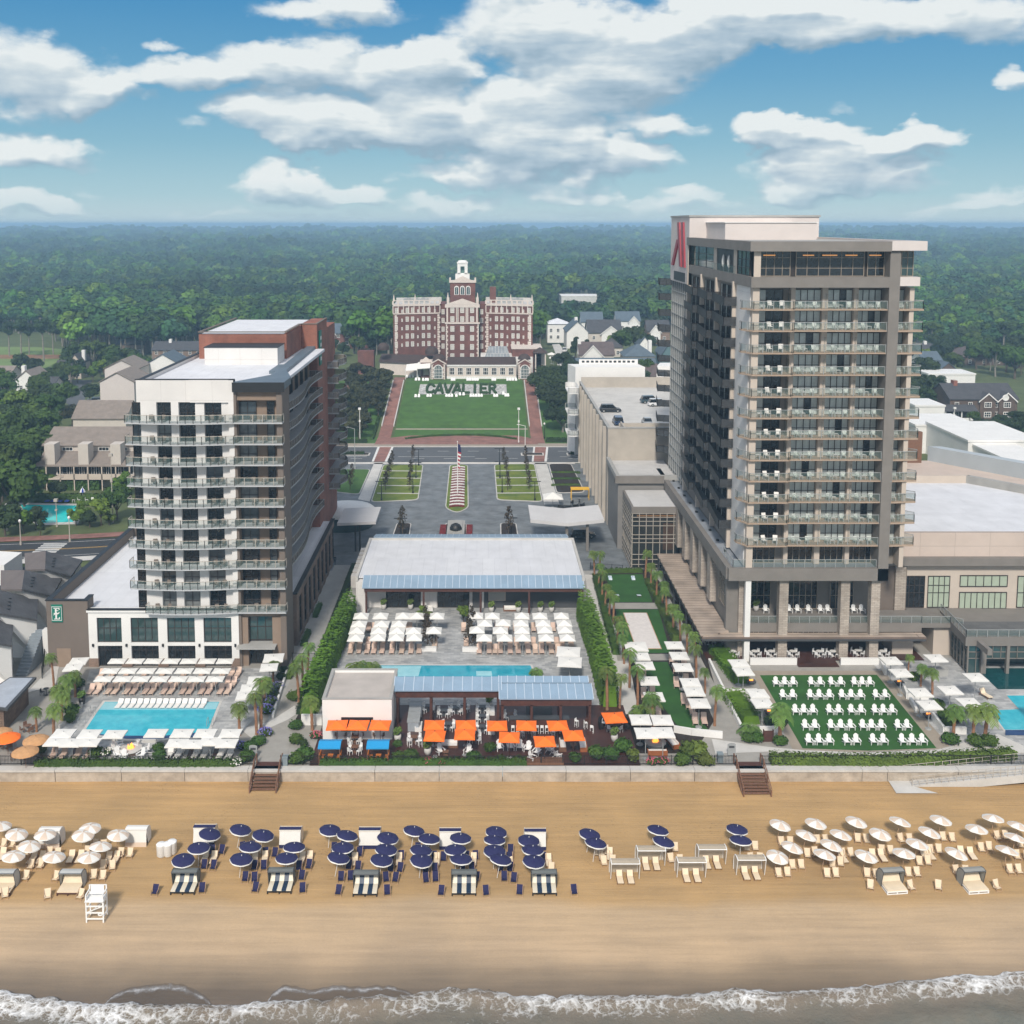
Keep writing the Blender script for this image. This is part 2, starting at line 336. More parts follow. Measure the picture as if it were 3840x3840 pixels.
pv=nn.new('ShaderNodeVolumePrincipled');pv.inputs['Color'].default_value=(.45,.73,1.,1);pv.inputs['Density'].default_value=HAZE_D=.00037;pv.inputs['Anisotropy'].default_value=.0
hz.node_tree.links.new(pv.outputs[0],nn['Material Output'].inputs['Volume'])
ho=stuff('haze',hb,hz,'pale blue haze thickening toward the wooded horizon','haze')
def sstep(t): t=max(0,min(1,t));return t*t*(3-2*t)
KN=[(294,0.),(303,1.2),(318,3.9),(343,8.5),(430,8.5),(520,3.),(560,1.)]
def prof(Y):
 if Y<=KN[0][0]: return 0.
 for (a,b),(c,d) in zip(KN,KN[1:]):
  if Y<=c: return b+(d-b)*(Y-a)/(c-a)
 return 1.
def tz(X,Y):
 k=1-sstep((abs(X-12)-75)/60);return prof(Y)*k
def GT(px,py,dz=0):
 z=0
 for _ in range(25):
  x,y=G(px,py,z+dz);z=z*.4+tz(x,y)*.6
 return (x,y,tz(x,y))
xs=[-26000,-9000,-3000,-1200,-600,-340,-220]+[-180+6*i for i in range(62)]+[220,300,420,700,1400,3500,9000,26000]
ys=[111.4,150,200,250,286,294,303,310,318,326,334,343]+[352+9*i for i in range(9)]+[430,445,460,475,490,505,520,535,560,620,800,1200,2200,4500,9000,26000]
GRASS=M('dry grass',(.07,.10,.028),.95,.3,.15,bump=.3,rgb2=(.10,.125,.04))
LAWNG=Mtile('striped mown lawn',(.042,.105,.014),(.052,.12,.018),(.046,.11,.016),500,1.6,axis='XY',msize=0,noise_amt=.22,rough=.95)
LAWNY=M('patchy yellow green lawn',(.085,.15,.012),.95,.25,.25,bump=.2,rgb2=(.17,.20,.025))
TURF=M('artificial turf',(.020,.085,.009),.95,.3,.3,bump=.1)
ASPH=M('asphalt',(.085,.09,.098),.9,.15,.12,bump=.1)
ASPHD=M('dark asphalt',(.03,.032,.036),.9,.15,.12)
PAVE=Mtile('grey plaza pavers',(.165,.178,.188),(.13,.143,.153),(.10,.11,.12),.9,.45,axis='XY',msize=.01,noise_amt=.28)
PDECK=Mtile('grey slate deck pavers',(.42,.42,.415),(.27,.275,.28),(.24,.24,.24),.9,.45,axis='XY',msize=.012,noise_amt=.2)
BRPAV=Mtile('brick paving',(.26,.12,.095),(.21,.095,.075),(.24,.16,.13),.5,.25,axis='XY',msize=.01)
TANC=M('tan concrete walk',(.30,.255,.205),.9,.1,.5,bump=.1)
GRAV=M('grey tan path',(.30,.285,.26),.9,.1,.8)
DECKW=Mtile('dark red deck boards',(.075,.028,.02),(.06,.022,.016),(.02,.01,.008),6,.2,axis='XY',msize=.02,rough=.5)
MULCH=M('dark mulch',(.022,.014,.010),.95,.4,2,bump=.4)
struct('ground',grid(xs,ys,lambda x,y:tz(x,y)-.05),GRASS)
SK=[(20,-8),(60,-4.6),(76,-3.2),(82,-2.78),(88,-2.25),(95,-1.75),(104,-1.4),(111.6,-1.25)]
def sz(Y):
 if Y<=SK[0][0]: return SK[0][1]
 for (a,b),(c,d) in zip(SK,SK[1:]):
  if Y<=c: return b+(d-b)*(Y-a)/(c-a)
 return SK[-1][1]
def sandz(x,y):
 if y>111: return -1.25
 return sz(y)+ (.05*noise.noise((x*.12,y*.3,3))+.02*noise.noise((x*.5,y*.9,1)) if 84<y<110.5 else 0)
def GS(px,py,dz=0):
 z=-1.5
 for _ in range(20): x,y=G(px,py,z+dz);z=z*.3+sandz(x,y)*.7
 return (x,y,sandz(x,y))
sand=bpy.data.materials.new('sand');sand.use_nodes=True
def nodes(m): return m.node_tree.nodes,m.node_tree.links
def mk(nt):
 N,L=nt.nodes,nt.links
 def mth(op,a,b=None,c=None,cl=False):
  n=N.new('ShaderNodeMath');n.operation=op;n.use_clamp=cl
  for i,x in enumerate((a,b,c)):
   if x is None: continue
   if isinstance(x,(int,float)): n.inputs[i].default_value=x
   else: L.new(x,n.inputs[i])
  return n.outputs[0]
 def noi(vec,scale,det=6,ro=.6,st=None):
  if st: mp=N.new('ShaderNodeMapping');mp.inputs['Scale'].default_value=st;L.new(vec,mp.inputs['Vector']);vec=mp.outputs[0]
  n=N.new('ShaderNodeTexNoise');n.inputs['Scale'].default_value=scale;n.inputs['Detail'].default_value=det;n.inputs['Roughness'].default_value=ro;L.new(vec,n.inputs['Vector']);return n.outputs['Fac']
 def ramp(fac,els):
  r=N.new('ShaderNodeValToRGB');L.new(fac,r.inputs['Fac'])
  while len(r.color_ramp.elements)<len(els): r.color_ramp.elements.new(.5)
  for e,(p,c) in zip(r.color_ramp.elements,els): e.position=p;e.color=(*c,1)
  return r.outputs['Color']
 def mix(f,a,b,mode='MIX'):
  m=N.new('ShaderNodeMix');m.data_type='RGBA';m.blend_type=mode
  if isinstance(f,(int,float)): m.inputs[0].default_value=f
  else: L.new(f,m.inputs[0])
  for i,x in ((6,a),(7,b)):
   if isinstance(x,tuple): m.inputs[i].default_value=(*x,1)
   else: L.new(x,m.inputs[i])
  return m.outputs[2]
 return N,L,mth,noi,ramp,mix
N_,L_,m_,noi,rmp,mix_=mk(sand.node_tree);b=N_['Principled BSDF']
tc=N_.new('ShaderNodeTexCoord');o_=tc.outputs['Object'];sp=N_.new('ShaderNodeSeparateXYZ');L_.new(o_,sp.inputs[0])
wob=noi(o_,.06,3,.5);yy=m_('ADD',sp.outputs[1],m_('MULTIPLY',m_('SUBTRACT',wob,.5),3.5))
t=m_('MULTIPLY',m_('SUBTRACT',yy,78.),1/34.,cl=True)
col=rmp(t,[(0.,(.125,.098,.074)),(.07,(.165,.124,.085)),(.13,(.27,.20,.13)),(.20,(.45,.325,.205)),(.355,(.46,.33,.20)),(.40,(.41,.265,.122)),(.75,(.42,.268,.118)),(1.,(.45,.28,.122))])
tr=noi(o_,.9,5,.65,(.10,1.6,1));sp2=noi(o_,9,4,.7)
col=mix_(.8,col,rmp(tr,[(.3,(.80,.80,.80)),(.55,(1.,1.,1.)),(.75,(1.12,1.10,1.08))]),'MULTIPLY')
fp=N_.new('ShaderNodeTexVoronoi');fp.inputs['Scale'].default_value=2.4;L_.new(o_,fp.inputs['Vector']);dens=m_('MULTIPLY',m_('SUBTRACT',noi(o_,.10,4,.6),.42),5.,cl=True);dry=m_('MULTIPLY',m_('SUBTRACT',t,.40),8.,cl=True)
pit=m_('MULTIPLY',m_('MULTIPLY',m_('SUBTRACT',1.,m_('MULTIPLY',fp.outputs['Distance'],3.2),cl=True),dens),dry)
wv=N_.new('ShaderNodeTexWave');wv.bands_direction='Y';wv.inputs['Scale'].default_value=.9;wv.inputs['Distortion'].default_value=1.2;wv.inputs['Detail'].default_value=2;wv.inputs['Detail Scale'].default_value=.3;L_.new(o_,wv.inputs['Vector'])
trk=m_('MULTIPLY',m_('MULTIPLY',m_('GREATER_THAN',wv.outputs['Fac'],.9),m_('MULTIPLY',m_('SUBTRACT',noi(o_,.5,4,.6,(.05,.5,1)),.5),6.,cl=True)),dry)
col=mix_(.6,col,rmp(sp2,[(.25,(.78,.78,.78)),(.6,(1.08,1.08,1.08))]),'MULTIPLY');col=mix_(m_('MULTIPLY',pit,.38),col,(.16,.10,.05));col=mix_(m_('MULTIPLY',trk,.32),col,(.16,.10,.05))
pt=noi(o_,.12,4,.6);col=mix_(.6,col,rmp(pt,[(.35,(.84,.85,.86)),(.65,(1.12,1.1,1.06))]),'MULTIPLY')
L_.new(col,b.inputs['Base Color'])
ro=rmp(t,[(0.,(.25,)*3),(.2,(.35,)*3),(.34,(.9,)*3)]);L_.new(ro,b.inputs['Roughness'])
bp=N_.new('ShaderNodeBump');bp.inputs['Strength'].default_value=.5;bp.inputs['Distance'].default_value=.12
hh=m_('MULTIPLY',m_('SUBTRACT',m_('ADD',m_('MULTIPLY',sp2,.6),m_('MULTIPLY',tr,1.6)),m_('ADD',m_('MULTIPLY',pit,.8),m_('MULTIPLY',trk,.6))),m_('MULTIPLY',m_('SUBTRACT',t,.22),4.,cl=True));L_.new(hh,bp.inputs['Height']);L_.new(bp.outputs[0],b.inputs['Normal'])
struct('sand',grid(lin(-150,150,200),lin(22,111.6,150),sandz),sand,True)
SH=[(-500,3716),(0,3718),(160,3740),(323,3762),(520,3766),(774,3765),(1000,3758),(1300,3742),(1536,3725),(1620,3716),(1705,3711),(1800,3712),(1880,3718),(1940,3732),(2100,3733),(2300,3733),(2479,3732),(2623,3722),(2800,3718),(2996,3711),(3220,3700),(3420,3678),(3629,3655),(3840,3643),(4300,3630)]
shw=[G(a,b,-2.6) for a,b in SH]
def shore(X):
 if X<=shw[0][0]: return shw[0][1]
 for (a,b),(c,d) in zip(shw,shw[1:]):
  if X<=c: return b+(d-b)*sstep((X-a)/(c-a))*.5+(d-b)*.5*(X-a)/(c-a)
 return shw[-1][1]+ (X-shw[-1][0])*.05
def jag(X): return .35*noise.noise((X*.9,0,5))+.16*noise.noise((X*2.9,0,9))+.5*noise.noise((X*.22,4,2))
ds=[0,.12,.3,.5,.75,1,1.3,1.6,2,2.4,2.8,3.3,3.8,4.4,5,5.7,6.5,7.5,8.5,10,12,15,20,30,50,90,160]
sx=[-170,-150,-130,-110,-95]+lin(-85,85,520)+[95,110,130,150,170]
P=[];D=[]
for d in ds:
 for X in sx:
  Y=shore(X)+jag(X)-d
  if d==0: z=sz(Y)+.02
  else:
   z=-2.6+.18*noise.noise((X*.25,d*.5,1))+.07*noise.noise((X*1.1,d*1.3,2))+.035*noise.noise((X*3,d*3,2))
   z+=.34*math.exp(-((d-.9)/.7)**2)*(1+.5*noise.noise((X*.5,1,1)))+.28*math.exp(-((d-4.6-1.2*noise.noise((X*.1,2,2)))/.9)**2)
   z=max(z,sz(Y)+.03)
  P.append((X,Y,z));D.append(d)
mb=MB();n=len(sx);mb.pts(P,[((j+1)*n+i,(j+1)*n+i+1,j*n+i+1,j*n+i) for j in range(len(ds)-1) for i in range(n-1)])
seam=bpy.data.materials.new('sea water and foam');seam.use_nodes=True
N_,L_,m_,noi,rmp,mix_=mk(seam.node_tree);b=N_['Principled BSDF']
tc=N_.new('ShaderNodeTexCoord');o_=tc.outputs['Object'];sp=N_.new('ShaderNodeSeparateXYZ');L_.new(o_,sp.inputs[0])
at=N_.new('ShaderNodeAttribute');at.attribute_name='offshore';d_=at.outputs['Fac']
w1=noi(o_,.35,4,.6);mp=N_.new('ShaderNodeVectorMath');mp.operation='ADD';cx=N_.new('ShaderNodeCombineXYZ');wn=noi(o_,1.1,5,.65)
L_.new(m_('MULTIPLY',wn,1.9),cx.inputs[0]);L_.new(m_('MULTIPLY',w1,2.2),cx.inputs[1]);L_.new(o_,mp.inputs[0]);L_.new(cx.outputs[0],mp.inputs[1])
vo=N_.new('ShaderNodeTexVoronoi');vo.feature='DISTANCE_TO_EDGE';vo.inputs['Scale'].default_value=1.15;L_.new(mp.outputs[0],vo.inputs['Vector'])
vo2=N_.new('ShaderNodeTexVoronoi');vo2.feature='DISTANCE_TO_EDGE';vo2.inputs['Scale'].default_value=2.9;L_.new(mp.outputs[0],vo2.inputs['Vector'])
lace=m_('MAXIMUM',m_('SUBTRACT',1.,m_('MULTIPLY',vo.outputs['Distance'],4.5),cl=True),m_('MULTIPLY',m_('SUBTRACT',1.,m_('MULTIPLY',vo2.outputs['Distance'],6.),cl=True),.8))
fine=noi(o_,2.2,8,.72)
big=noi(o_,.16,3,.5,(1,2,1))
amt=rmp(m_('DIVIDE',d_,12.),[(0.,(1.,)*3),(.05,(.85,)*3),(.16,(.72,)*3),(.26,(.40,)*3),(.36,(.66,)*3),(.46,(.40,)*3),(.62,(.24,)*3),(1.,(.10,)*3)])
xr=m_('MULTIPLY',m_('SUBTRACT',sp.outputs[0],14.),1/14.,cl=True)
amt2=m_('SUBTRACT',m_('ADD',amt,m_('MULTIPLY',m_('SUBTRACT',big,.5),.9)),m_('MULTIPLY',m_('MULTIPLY',xr,m_('MULTIPLY',m_('SUBTRACT',d_,2.2),.5,cl=True)),.32))
lf=m_('MULTIPLY',m_('SUBTRACT',-6.,sp.outputs[0]),.03,cl=True);amt2=m_('ADD',amt2,m_('MULTIPLY',lf,.08));f2=noi(o_,.75,7,.7)
foam=m_('MULTIPLY',m_('SUBTRACT',m_('ADD',m_('ADD',m_('MULTIPLY',lace,.30),m_('ADD',m_('MULTIPLY',fine,.75),m_('MULTIPLY',f2,.45))),m_('MULTIPLY',amt2,.85)),1.36),3.0,cl=True)
wat=rmp(m_('ADD',m_('DIVIDE',d_,14.),m_('MULTIPLY',m_('SUBTRACT',w1,.5),.5)),[(0.,(.21,.165,.12)),(.3,(.165,.15,.115)),(.55,(.105,.125,.11)),(1.,(.06,.088,.09))])
L_.new(mix_(foam,wat,(.78,.78,.78)),b.inputs['Base Color'])
L_.new(m_('ADD',.14,m_('MULTIPLY',foam,.7)),b.inputs['Roughness'])
bp=N_.new('ShaderNodeBump');bp.inputs['Strength'].default_value=.8;bp.inputs['Distance'].default_value=.16;L_.new(m_('ADD',m_('ADD',m_('MULTIPLY',foam,.5),fine),noi(o_,.9,4,.6)),bp.inputs['Height']);L_.new(bp.outputs[0],b.inputs['Normal'])
so_=struct('sea_water',mb,seam,True);a=so_.data.attributes.new('offshore','FLOAT','POINT');a.data.foreach_set('value',D)
washm=bpy.data.materials.new('thin wash of water');washm.use_nodes=True
N_,L_,m_,noi,rmp,mix_=mk(washm.node_tree);b=N_['Principled BSDF'];tc=N_.new('ShaderNodeTexCoord');o_=tc.outputs['Object']
at=N_.new('ShaderNodeAttribute');at.attribute_name='edge';e_=at.outputs['Fac']
f1=noi(o_,1.3,7,.7);rim=m_('SUBTRACT',1.,m_('MULTIPLY',m_('ABSOLUTE',m_('SUBTRACT',e_,.12)),8.),cl=True)
foam=m_('MULTIPLY',m_('SUBTRACT',m_('ADD',m_('MULTIPLY',rim,.35),f1),.58),3.,cl=True)
L_.new(mix_(m_('MULTIPLY',foam,.7),(.10,.082,.068),(.55,.55,.56)),b.inputs['Base Color']);b.inputs['Roughness'].default_value=.12
L_.new(m_('ADD',.25,m_('MULTIPLY',foam,.6),cl=True),b.inputs['Alpha'])
for pts in ([(380,3762),(425,3722),(470,3700),(560,3688),(640,3682),(700,3690),(745,3712),(785,3735),(800,3765)],
   [(1000,3750),(1020,3715),(1060,3690),(1110,3692),(1160,3706),(1220,3695),(1280,3690),(1360,3696),(1420,3688),(1480,3694),(1530,3708),(1560,3728)]):
 ww=[G(a,b_,-2.7) for a,b_ in pts];mb=MB();E_=[]
 X0,X1=ww[0][0],ww[-1][0];xx=lin(X0,X1,90);P=[]
 def top(X):
  for (a,b_),(c,d) in zip(ww,ww[1:]):
   if X<=c: return b_+(d-b_)*(X-a)/(c-a)
  return ww[-1][1]
 for k in range(7):
  for X in xx:
   y0=shore(X)-1.5;y1=max(top(X),y0+.3)+.15*noise.noise((X*1.5,0,0));Y=y1+(y0-y1)*k/6;P.append((X,Y,sandz(X,Y)+.025));E_.append(k/6)
 n=90;mb.pts(P,[((j+1)*n+i,(j+1)*n+i+1,j*n+i+1,j*n+i) for j in range(6) for i in range(n-1)])
 o=struct('water_wash',mb,washm);a=o.data.attributes.new('edge','FLOAT','POINT');a.data.foreach_set('value',E_)
def sh(name,pix,z,mat,f=None):
 f=f or (lambda a,b:(a,b))
 return sheet(name,[G(*f(a,b)) for a,b in pix],z,mat)
sheet('promenade_paving',rect(-75,90,111.5,150),0.,GRAV)
sheet('service_paving',rect(-35,62,149,200),.004,GREYC)
sheet('plaza_paving',rect(-44,26,178,260.5),.012,PAVE)
sheet('street',rect(-75,70,261.3,280),.0,ASPH)
mb=MB();mb.bx(-75,-40,280,280.4,0,.14);mb.bx(-40,70,280,280.4,0,.14);mb.bx(-75,70,260.9,261.3,0,.14);struct('kerb',mb,LCONC)
sheet('pavement',rect(-75,70,280.4,284.3),.14,TANC)
MARK=M('road marking white',(.62,.62,.6),.8,.15,1);MARKY=M('road marking yellow',(.5,.30,.06),.8,.15,1)
mb=MB()
for X in range(-60,60,8): mb.q((X,274.8,.008),(X+3,274.8,.008),(X+3,275,.008),(X,275,.008));mb.q((X+2,266.0,.008),(X+5,266.0,.008),(X+5,266.2,.008),(X+2,266.2,.008))
for x0,x1 in ((-60,-30),(-22,-2),(20,60)): mb.q((x0,268.2,.008),(x1,268.2,.008),(x1,268.4,.008),(x0,268.4,.008))
struct('road_markings',mb,MARK)
for nm,x0,x1 in (('left',-75,-29.5),('right',10,16),('right',22,60)):
 mb=MB();mb.prism(rect(x0,x1,269.6,272.4),0,.13);struct('traffic_island',mb,LCONC)
 mb=MB();mb.prism(rect(x0+.4,x1-.4,269.9,272.1),.13,.16);struct('planted_ground',mb,MULCH)
sh('brick_crossing',[(335,1150),(400,1150),(360,1235),(300,1235)],.014,BRPAV,zc);sh('brick_crossing',[(1200,1145),(1262,1145),(1250,1235),(1190,1235)],.014,BRPAV,zc)
mb=MB()
for pr in ([(322,1150),(335,1150),(300,1235),(288,1235)],[(400,1150),(412,1150),(374,1235),(360,1235)],[(1190,1145),(1200,1145),(1190,1235),(1180,1235)],[(1262,1145),(1273,1145),(1264,1235),(1250,1235)]):
 q=[G(*zc(*p)) for p in pr];mb.pts([(x,y,.016) for x,y in q[::-1]],[(0,1,2,3)])
struct('crossing_borders',mb,MARK)
A=[(300,1142),(330,1120),(400,1104),(470,1096),(600,1082),(760,1074),(860,1072),(1000,1080),(1120,1096),(1180,1108),(1215,1122),(1215,1142)]
sh('brick_forecourt',A,.15,BRPAV,zc)
def hedge(name,pts,w,h,label,mat=None,z=0,gt=None):
 pass
def terr(name,x0,x1,y0,y1,mat,dz,nx=2):
 yk=[y0]+[y for y in ys if y0<y<y1]+[y1]
 return struct(name,grid([x0+(x1-x0)*i/(nx-1) for i in range(nx)],yk,lambda x,y:tz(x,y)+dz),mat)
terr('hill_lawn',-25.2,13,294,300.2,LAWNG,.006);terr('hill_lawn',-25.2,13,301.2,343,LAWNG,.006)
terr('hill_lawn',-25.2,13,343,350.5,LAWNG,.006)
terr('lawn_path',-25.2,13,300.2,301.2,TANC,.01)
terr('side_lawn',-75,-30.5,284.4,343,LAWNG,.004,9);terr('side_lawn',16.5,60,284.4,343,LAWNG,.004,9)
terr('forecourt_grass',-30.5,16.5,284.4,294,LAWNG,.004)
def walk(name,pa,mat,dz=.05):
 q=[GT(*zc(*p)) for p in pa];n=len(q)//2;mb=MB();P=[]
 L0,R0=q[:n],q[n:][::-1]
 for (a,b) in zip(L0,R0):
  for k in range(3): X=a[0]+(b[0]-a[0])*k/2;Y=a[1]+(b[1]-a[1])*k/2;P.append((X,Y,tz(X,Y)+dz))
 mb.pts(P,[(j*3+i,j*3+i+1,(j+1)*3+i+1,(j+1)*3+i) for j in range(n-1) for i in range(2)]);return struct(name,mb,mat)
def strip(name,x0,x1,y0,y1,mat,dz=.05): return terr(name,x0,x1,y0,y1,mat,dz)
strip('brick_walk',-29.6,-26,284.5,352,BRPAV);strip('brick_walk',13.6,17.2,284.5,352,BRPAV)
strip('brick_walk',-45,-43,284.5,345,BRPAV)
mb=MB()
for x in (-29.6,-26.1,13.5,17.1):
 for a,b in ((303,310),(310,318),(318,326),(326,334),(334,343)):
  P=[(x,a,tz(x,a)),(x+.3,a,tz(x,a)),(x+.3,b,tz(x,b)),(x,b,tz(x,b))];mb.pts(P+[(p[0],p[1],p[2]+.5) for p in P],[(4,5,6,7),(0,1,5,4),(1,2,6,5),(2,3,7,6),(3,0,4,7)])
struct('walk_kerbs',mb,LCONC)
def rounded(poly,r,k=5):
 out=[];n=len(poly)
 for i in range(n):
  p=Vector(poly[i]);a=Vector(poly[i-1]);b=Vector(poly[(i+1)%n]);u=(a-p).normalized();v=(b-p).normalized()
  rr=min(r,(a-p).length*.45,(b-p).length*.45)
  for j in range(k+1):
   t=j/k;q=(p+u*rr)*(1-t)**2+p*2*t*(1-t)+(p+v*rr)*t*t;out.append((q.x,q.y))
 return out
def inset(poly,d):
 cx=sum(p[0] for p in poly)/len(poly);cy=sum(p[1] for p in poly)/len(poly)
 xs_=[p[0] for p in poly];ys_=[p[1] for p in poly];wx=(max(xs_)-min(xs_))/2;wy=(max(ys_)-min(ys_))/2
 return [(cx+(x-cx)*(1-d/wx),cy+(y-cy)*(1-d/wy)) for x,y in poly]
def bed(name,pix,mat,f=zc,r=1.5,kz=.14):
 poly=rounded([G(*f(*p)) for p in pix],r);mb=MB();mb.prism(poly,0,kz);struct('kerb',mb,LCONC)
 mb=MB();ip=inset(poly,.22);mb.prism(ip,kz,kz+.03);struct(name,mb,mat);return ip
bed('plaza_lawn',[(352,1255),(576,1255),(548,1450),(283,1462)],LAWNY);bed('plaza_lawn',[(970,1254),(1196,1250),(1242,1460),(985,1450)],LAWNY)
bed('plaza_lawn',[(1272,1250),(1400,1250),(1478,1408),(1318,1412)],MULCH);bed('plaza_lawn',[(110,1280),(282,1280),(220,1420),(75,1405)],LAWNG)
sh('concrete_walk',[(303,1241),(352,1241),(276,1458),(212,1445)],.03,LCONC,zc);sh('concrete_walk',[(1196,1241),(1262,1241),(1335,1475),(1250,1475)],.03,LCONC,zc)
sh('concrete_walk',[(100,1241),(1420,1241),(1420,1249),(100,1249)],.03,LCONC,zc)
mb=MB()
for (a,b,c,d) in ((345,1290,572,1292),(338,1330,567,1332),(330,1372,560,1374),(318,1415,554,1417),(973,1290,1204,1288),(975,1330,1212,1328),(978,1372,1222,1370),(982,1415,1232,1413)):
 q=[G(*zc(a,b)),G(*zc(c,d))];(x0,y0),(x1,y1)=q;mb.pts([(x0,y0-.35,.19),(x1,y1-.35,.19),(x1,y1+.35,.19),(x0,y0+.35,.19)],[(0,1,2,3)])
struct('stepping_walks',mb,LCONC)
fb=bed('flower_bed_grass',[(722,1254),(824,1254),(829,1495),(765,1524),(697,1497)],LAWNY,r=2)
for p in ([(428,1580),(510,1580),(497,1672),(396,1672)],[(1004,1580),(1094,1580),(1109,1672),(1005,1672)],[(699,1580),(815,1580),(822,1674),(688,1674)]): bed('planting_bed',p,MULCH,r=1)
sheet('brick_side_walk',rect(-26.2,-23.3,122,181),.016,GREYC)
sheet('hedge_ground',rect(-23.3,-21.8,122,181),.02,MULCH);sheet('hedge_ground',rect(-21.8,-19.6,124,181),.016,LCONC)
sheet('pool_deck',rect(-21.6,15.2,126.5,160),.02,PDECK)
sheet('concrete_walk',[G(*z5(*p)) for p in ((1475,230),(1515,230),(1720,700),(1775,1000),(1700,1010),(1560,700))],.028,LCONC)
sheet('pool_deck',[G(*z4(*p)) for p in ((500,905),(1560,900),(1420,1180),(1330,1270),(1280,1430),(250,1430),(300,1260),(430,1120),(470,1040))],.02,PDECK)
sheet('garden_walk',[G(*z4(*p)) for p in ((1655,880),(1820,880),(1650,1180),(1600,1395),(1440,1395),(1540,1150))],.026,GRAV)
sheet('concrete_walk',[G(*z4(*p)) for p in ((1340,1240),(1500,1200),(1640,1110),(1700,1125),(1600,1190),(1500,1235),(1400,1290))],.032,LCONC)
sheet('terrace_deck',rect(-19.3,17.6,111.6,126.4),.05,DECKW)
sheet('tan_walk',[G(*z6(*p)) for p in ((90,330),(150,330),(520,1035),(415,1035))],.024,GRAV)
sheet('game_garden',[G(*z7(*p)) for p in ((30,900),(700,850),(1250,1500),(1500,2400),(1200,2900),(450,2900),(330,1900))],.012,MULCH)
TU=[[(205,905),(620,905),(735,1215),(300,1215)],[(320,1297),(800,1297),(935,1780),(430,1790)]]
for p in TU: sheet('turf_lawn',[G(*z7(*q)) for q in p],.036,TURF)
sheet('turf_lawn',[G(*z6(*p)) for p in ((8,648),(138,648),(235,850),(345,990),(200,985),(60,800))],.036,TURF)
sheet('concrete_walk',[G(*z7(*p)) for p in ((150,1222),(825,1222),(840,1290),(165,1290))],.03,GRAV)
sheet('concrete_walk',[G(*z7(*p)) for p in ((330,1795),(1130,1790),(1150,1860),(345,1870))],.03,GRAV)
sheet('lawn_border_walk',[G(*z6(*p)) for p in ((560,692),(1225,692),(1570,1085),(780,1110))],.024,TANC)
sheet('turf_lawn',[G(*z6(*p)) for p in ((603,715),(1192,713),(1492,1082),(1150,1095),(818,1083))],.036,TURF)
sheet('curved_walk',[G(*z6(*p)) for p in ((360,1035),(640,1075),(820,1092),(1150,1105),(1500,1088),(1800,1010),(1932,1070),(1932,1105),(1700,1110),(1500,1110),(1150,1125),(640,1100),(380,1110))],.03,LCONC)
sheet('right_pool_deck',rect(53.5,75,111.5,141),.02,PDECK)
def ribbon(name,pts,w,z,mat,off=0):
 mb=MB();P=[]
 for i,(x,y) in enumerate(pts):
  a=Vector(pts[max(0,i-1)]);b=Vector(pts[min(len(pts)-1,i+1)]);t=(b-a).normalized();n=Vector((-t.y,t.x))
  c=Vector((x,y))+n*off;P+=[(*(c-n*w/2),z),(*(c+n*w/2),z)]
 mb.pts(P,[(2*i,2*i+2,2*i+3,2*i+1) for i in range(len(pts)-1)]);return struct(name,mb,mat)
rd=[(-190,184),(-130,186),(-100,188),(-88,189),(-70,192),(-60,196),(-52,204),(-47,216),(-44,230),(-43,262)]
def smooth(p,k=6):
 out=[]
 for i in range(len(p)-1):
  a,b,c,d=[Vector(p[max(0,min(len(p)-1,j))]) for j in (i-1,i,i+1,i+2)]
  for s in range(k):
   t=s/k;out.append(tuple(.5*((2*b)+(c-a)*t+(2*a-5*b+4*c-d)*t*t+(3*b-3*c+d-a)*t**3)))
 return out+[p[-1]]
rd=smooth(rd)
ribbon('side_street',rd,11,.0,ASPHD);ribbon('brick_pavement',rd,3,.12,BRPAV,7.3);ribbon('pavement',rd,2.6,.12,LCONC,-7)
ribbon('road_markings',rd,.14,.006,MARKY,.15);ribbon('road_markings',rd,.14,.006,MARKY,-.2);ribbon('road_markings',rd,.12,.006,MARK,4.2);ribbon('road_markings',rd,.12,.006,MARK,-4.2)
mb=MB()
for k in range(8):
 y=184.6+k*1.2;x=-82.8;mb.q((x,y,.012),(x+4.4,y,.012),(x+4.4,y+.65,.012),(x,y+.65,.012))
struct('pedestrian_crossing',mb,MARK)
sheet('car_park',rect(-120,-61,150,180),.004,ASPHD)
FAIR=M('fairway grass',(.13,.20,.05),.95,.15,.05,rgb2=(.17,.24,.07));BUNK=M('pine straw',(.23,.12,.06),.95,.3,.1)
sheet('fairway',[G(*p) for p in ((-400,1400),(160,1385),(240,1345),(-400,1345))],-.02,FAIR);sheet('fairway',[G(*p) for p in ((-400,1330),(330,1330),(330,1318),(150,1302),(-400,1296))],-.02,FAIR)
sheet('pine_straw_ground',[G(*p) for p in ((-400,1345),(240,1345),(330,1330),(-400,1330))],-.03,BUNK)
sheet('residential_street',[G(*p,8.5) for p in ((2090,1372),(2150,1370),(2125,1330),(2098,1290),(2070,1292),(2085,1330))],8.53,LCONC)
sheet('condominium_street',[G(*p) for p in ((250,1425),(345,1425),(300,1545),(230,1500))],.0,ASPH)
def winmesh(w,h,nx,ny,glass,frame,d=.12,fr=.09,transom=None,name='window',bars=.05):
 mb=MB();mb.bx(-w/2+fr,w/2-fr,-.02,.05,fr,h-fr,0)
 mb.bx(-w/2,w/2,-d,.06,0,fr,1);mb.bx(-w/2,w/2,-d,.06,h-fr,h,1);mb.bx(-w/2,-w/2+fr,-d,.06,fr,h-fr,1);mb.bx(w/2-fr,w/2,-d,.06,fr,h-fr,1)
 for i in range(1,nx): x=-w/2+w*i/nx;mb.bx(x-bars/2,x+bars/2,-d*.8,-.02,fr,h-fr,1)
 zs=[h*j/ny for j in range(1,ny)] if transom is None else transom
 for z in zs: mb.bx(-w/2+fr,w/2-fr,-d*.7,-.02,z-bars/2,z+bars/2,1)
 return mb.mesh(name,[glass,frame])
